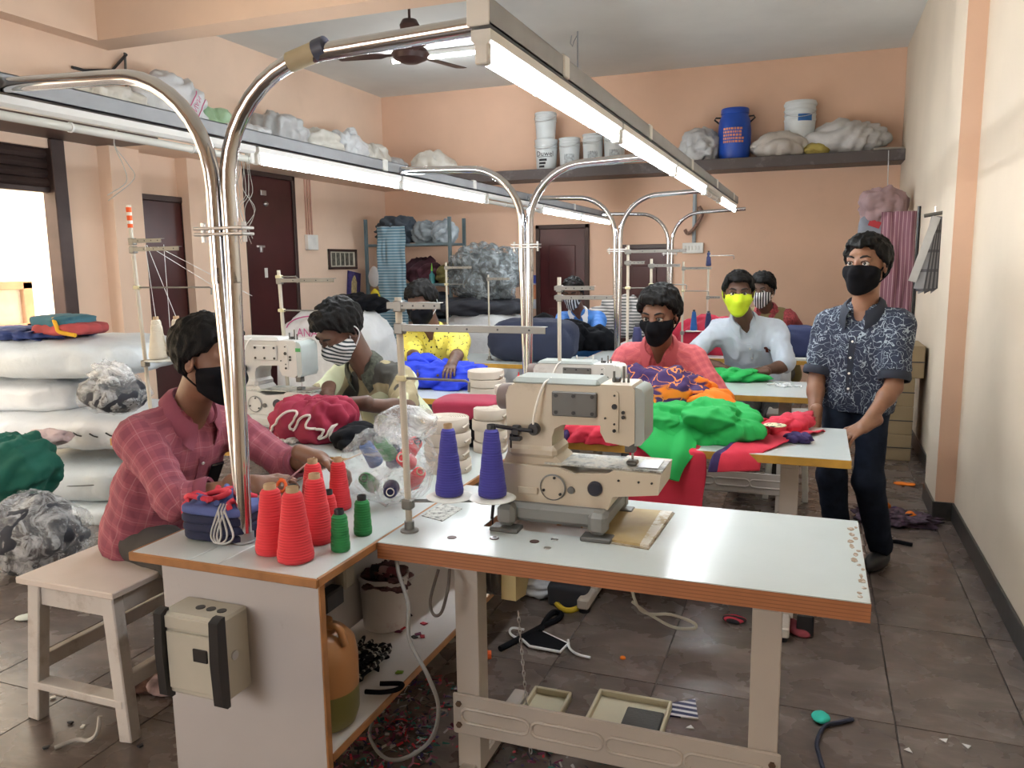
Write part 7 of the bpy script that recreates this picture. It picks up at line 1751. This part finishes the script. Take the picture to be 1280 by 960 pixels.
a = AZ(740, 925, 0); confetti('fabric_snippets', 'reddish fabric snippets on the floor below the cross plate', a.x - .2, a.y - .12, .28, .10, 150, CC, 3, .015)
a = AZ(195, 850, 0); confetti('fabric_snippets', 'mixed dark fabric snippets on the floor beside the stool', a.x, a.y, .09, .09, 90, CC, 4, .02)
# floor things
def lie(name, lab, cat, px, rad, mat, seed, rz=0, **kw):
    q = AZ(*px, 0); kw.setdefault('amp', .4); kw.setdefault('f', 12); return soft(name, lab, cat, (q.x, q.y, rad[2] * .7), rad, mat, seed, floor=.003, rz=rz, **kw)
for k, (px, lab) in enumerate((((598, 828), 'orange thread spool lying on the floor by the cream post'), ((593, 850), 'orange thread spool lying behind the cream post, end on'))):
    q = AZ(*px, 0); q.z = .030; d = Vector((.9, .35, 0)) if k == 0 else Vector((.5, -.85, 0))
    cone(lab, q - d * .05, .030, .027, .085, M_oran, M_oran, 'orange spools on the floor', 'thread_spool', basis(d), 'thread spool')
# fabric mask on the floor
q = AZ(690, 795, 0)
t = thing('cloth_mask', 'black cloth mask with white piping lying on the floor under the table', 'mask', (q.x, q.y, 0))
mp = [AZ(*p_, .01) for p_ in ((650, 797), (672, 787), (710, 805), (700, 815), (662, 808))]; mc = sum(mp, Vector()) / 5
MB().prism([(p_.x - mc.x, p_.y - mc.y) for p_ in mp], .008, (mc.x, mc.y, .010), None).build('mask_cloth', M_bk, t, 0)
MB().tube(mp + [mp[0]], .006, 6, False).build('piping', M_wstrap, t)
MB().tube(smooth_path([AZ(*p_, .012) for p_ in ((710, 800), (712, 810), (722, 818), (738, 822))], 4), .005, 6).build('tie', M_wstrap, t)
MB().tube(smooth_path([AZ(*p_, .012) for p_ in ((650, 800), (638, 792), (640, 785), (655, 787))], 4), .005, 6).build('tie', M_wstrap, t)
MB().tube(smooth_path([AZ(*p_, .012) for p_ in ((625, 811), (650, 798), (680, 782), (695, 775), (702, 768), (692, 765), (682, 775), (675, 790))], 5), .012, 6).build('ribbon', M_bk, t, 60)
# striped napkin, white chips
q = [AZ(*p_, .004) for p_ in ((824, 882), (869, 874), (873, 899), (827, 894))]; c_ = sum(q, Vector()) / 4
o = MB().prism([(p_.x - c_.x, p_.y - c_.y) for p_ in q], .005, (c_.x, c_.y, .004), None).build('striped_rag', stripe_mat('navy and white striped rag', ((.02, .025, .08), (.66, .66, .68)), 1, .030, .45), None, 0); tag(o, 'navy and white striped rag on the floor beside the treadle tray', 'rag')
for k, px in enumerate(((862, 909), (1136, 938), (1181, 925), (1208, 932), (1040, 770))):
    q = AZ(*px, .003); o = MB().prism([(-.012, -.008), (.016, -.004), (.002, .014)], .002, (q.x, q.y, .003), Matrix.Rotation(k * 1.7, 3, 'Z')).build('paper_chip', pm('white paper', (.75, .75, .74)), None, 0); tag(o, 'small white paper chip on the dark floor', 'paper', 'white paper chips on the floor')
# teal clip and navy strap
q = AZ(1026, 901, 0); soft('teal_clip', 'bright teal cloth scrap on the floor tied to a navy strap', 'scrap', (q.x, q.y, .012), (.026, .030, .014), fab('teal scrap', (.03, .50, .40)), 160, amp=.3, f=20, floor=.003, nu=30, nv=18)
o = MB().tube(smooth_path([AZ(*p_, .009) for p_ in ((1066, 899), (1050, 903), (1034, 906), (1026, 915), (1021, 930), (1025, 948), (1030, 965))], 6), .007, 6).build('navy_strap', fab('navy strap', (.02, .025, .05)), None, 60); tag(o, 'navy strap curving over the floor from the teal scrap', 'strap')
# scraps by the person's feet
lie('cloth_scraps', 'dark scraps with orange and purple bits on the floor behind the person', 'scraps', (1118, 652), (.15, .10, .03), fab('dark orange purple scrap', (.06, .035, .06), var=.9, scale=30), 162, f=22, amp=.8)
for k, px in enumerate(((1104, 637), (1138, 652), (1120, 645))): lie('cloth_snip', ('orange cloth snip on the dark scraps nearest the person', 'orange cloth snip at the wall side of the dark scraps', 'purple cloth snip in the middle of the dark scraps')[k], 'snip', px, (.035, .025, .03), M_org if k < 2 else M_dpur, 164 + k, nu=30, nv=18)
o = MB().tube(smooth_path([AZ(*p_, .010) for p_ in ((1100, 672), (1108, 676), (1122, 677), (1140, 681))], 5), .011, 6).build('black_strap', M_bk, None, 60); tag(o, 'black strap lying on the floor beyond the table corner', 'strap')
lie('orange_scrap', 'thin orange scrap on the floor near the cartons', 'scrap', (1130, 606), (.06, .03, .010), M_org, 168, nu=30, nv=16)
# under the front table, right side
q = AZ(1006, 792, 0); t = thing('rubber_block', 'grey and black rubber block on the floor beside the right table post', 'block', (q.x, q.y, 0)); MB().box((q.x, q.y, .045), (.065, .06, .09), .005).build('black_base', M_blk, t); MB().box((q.x, q.y, .105), (.062, .058, .03), .005).build('grey_cap', M_bx, t)
lie('red_rag', 'twisted dark red rag beside the rubber block on the floor', 'rag', (987, 784), (.10, .03, .02), fab('dark red rag', (.20, .03, .04)), 170, rz=-.9)
q = AZ(917, 777, 0); lie('cloth_snip', 'black and red folded snip on the floor under the front table', 'snip', (917, 777), (.045, .025, .015), stripe_mat('black red bands', ((.015, .015, .02), (.50, .04, .07)), 1, .025, .4), 172, nu=36, nv=18)
lie('orange_scrap', 'orange crumb of thread under the front table', 'scrap', (779, 824), (.010, .010, .007), M_org, 173, nu=20, nv=10)
lie('white_rag', 'white rag on the floor behind the drive motor', 'rag', (672, 738), (.14, .09, .05), fab('white rag', (.52, .55, .60)), 174)
lie('dark_box', 'dark box with a yellow strap on the floor behind the table', 'box', (712, 752), (.09, .07, .06), M_dark, 175, e=.4, amp=.05)
o = MB().tube(smooth_path([AZ(*p_, .012) for p_ in ((690, 748), (705, 762), (722, 760), (728, 748))], 5), .012, 6).build('yellow_strap', fab('yellow strap', (.55, .40, .03)), None, 60); tag(o, 'yellow strap on the floor before the dark box', 'strap')
# left floor
q = AZ(32, 775, 0); lie('white_tissue', 'white and green wrapper on the floor left of the stool', 'wrapper', (32, 774), (.045, .022, .014), fab('white green wrapper', (.6, .65, .6)), 176, rz=.6, nu=30, nv=16)
lie('red_scrap', 'bright red cloth scrap on the floor between stool and bench', 'scrap', (212, 808), (.05, .035, .025), fab('bright red scrap', (.65, .03, .05)), 177, nu=40, nv=22)
lie('dark_rag', 'black rag with orange and white cloth under the stool', 'rag', (190, 858), (.11, .06, .025), fab('black orange rag', (.10, .05, .04), var=.9, scale=25), 178, rz=.5)
lie('white_rag', 'white and red cloth scrap lying under the stool', 'rag', (208, 862), (.08, .05, .028), fab('white red rag', (.42, .30, .30), var=.6, scale=14), 179, rz=.4)
o = MB().tube(smooth_path([AZ(*p_, .010) for p_ in ((230, 742), (205, 750), (188, 745), (192, 758), (215, 762))], 5), .008, 6).build('black_strap', M_bk, None, 60); tag(o, 'black strap looped on the floor behind the stool', 'strap')
rn = random.Random(21)
for k in range(22):
    px = (rn.uniform(150, 240), rn.uniform(760, 920)) if k < 15 else (rn.uniform(40, 180), rn.uniform(870, 940)); q = AZ(*px, .003)
    c_ = (M_white, M_dark)[k % 2]; o = MB().prism([(-.010, -.006), (.010, -.004), (.006, .008), (-.007, .006)], .005, (q.x, q.y, .005), Matrix.Rotation(k * 1.1, 3, 'Z')).build('cloth_snip', c_, None, 0)
    tag(o, ('small white cloth snip on the floor around the stool', 'small dark cloth snip on the floor around the stool')[k % 2], 'snip', ('white', 'dark')[k % 2] + ' snips around the stool')
o = MB().tube(smooth_path([AZ(125, 895, .11), AZ(122, 915, .06), AZ(112, 925, .02), AZ(95, 925, .010), AZ(68, 935, .008)], 5), .007, 6).build('white_rag_strip', fab('grey white strip', (.40, .38, .36)), None, 60); tag(o, 'grey white rag strip trailing from the stool stretcher onto the floor', 'rag')
# navy clip at the bench edge
q = AZ(147, 690, SZ); t = thing('thread_snips', 'navy handled thread snips lying on the pale seat', 'snips', (q.x, q.y, SZ)); MB().tube(smooth_path([(q.x - .03, q.y - .01, SZ + .008), (q.x, q.y + .012, SZ + .010), (q.x + .03, q.y + .004, SZ + .010), (q.x + .0, q.y - .014, SZ + .010), (q.x - .03, q.y - .01, SZ + .008)], 4), .006, 6).build('handle', M_navy, t, 60); MB().bar((q.x - .03, q.y, SZ + .008), (q.x - .08, q.y + .01, SZ + .006), .006, .002).build('blade', M_steel, t)
# scissors in the hand
W0 = A_.WR; d = Vector((.55, .45, .55)).normalized(); g0 = W0 + Vector((.085, .02, .0))
t = thing('scissors', 'scissors with orange handles held by the person in the plum shirt', 'scissors', g0)
for s_ in (-1, 1):
    sd = Vector((.5, -.6, .1)).normalized() * (.010 * s_)
    MB().tube([g0 + sd * 1.4 + Vector((.016 * math.cos(a), .004 * math.sin(a), .016 * math.sin(a))) for a in np.linspace(0, 2 * math.pi, 14)], .005, 6, False).build('handle', pm('orange plastic', (.80, .12, .02), .4), t)
    MB().bar(g0 + sd + d * .015, g0 + sd * .2 + d * .13, .010, .002).build('blade', M_steel, t)
# loose thread hanging from the rails
for k, (px, L, lab) in enumerate((((146, 183), .24, 'pale loose thread hanging from the unlit tube fitting'), ((305, 212), .36, 'tangled threads hanging from the rail beside the front chrome pole'))):
    c_ = AX(*px, XRL); t = thing('loose_thread', lab, 'thread', (c_.x, c_.y, 1.95 - L)); rn = random.Random(30 + k)
    for j in range(2 + 6 * k):
        x0 = rn.uniform(-.02, .02); MB().tube(smooth_path([(c_.x + x0 * rn.uniform(0, 1), c_.y + x0 + rn.uniform(-.02, .02) * i, 1.955 - L * rn.uniform(.8, 1) * i / 4) for i in range(5)], 4), .0014, 5).build('strand', fab('dusty thread', (.38, .38, .36)), t, 60)
# threads strung on the leaning stand
t = thing('strung_threads', 'white threads strung from the cones to the leaning stand arms', 'thread', (b1.x, b1.y, 1.1))
for k, (p0, p1) in enumerate((((.065, 0, .53), (.05, -.012, .84)), ((.13, .05, .53), (.06, -.012, .84)), ((.14, 0, .84), (.14, .0, .40)), ((.08, -.012, .83), (.42, .1, .60)), ((.12, -.012, .83), (.50, .1, .62)))):
    MB().tube([b1 + Vector(p0), b1 + Vector(p1)], .0012, 5).build('strand', M_wstrap, t)
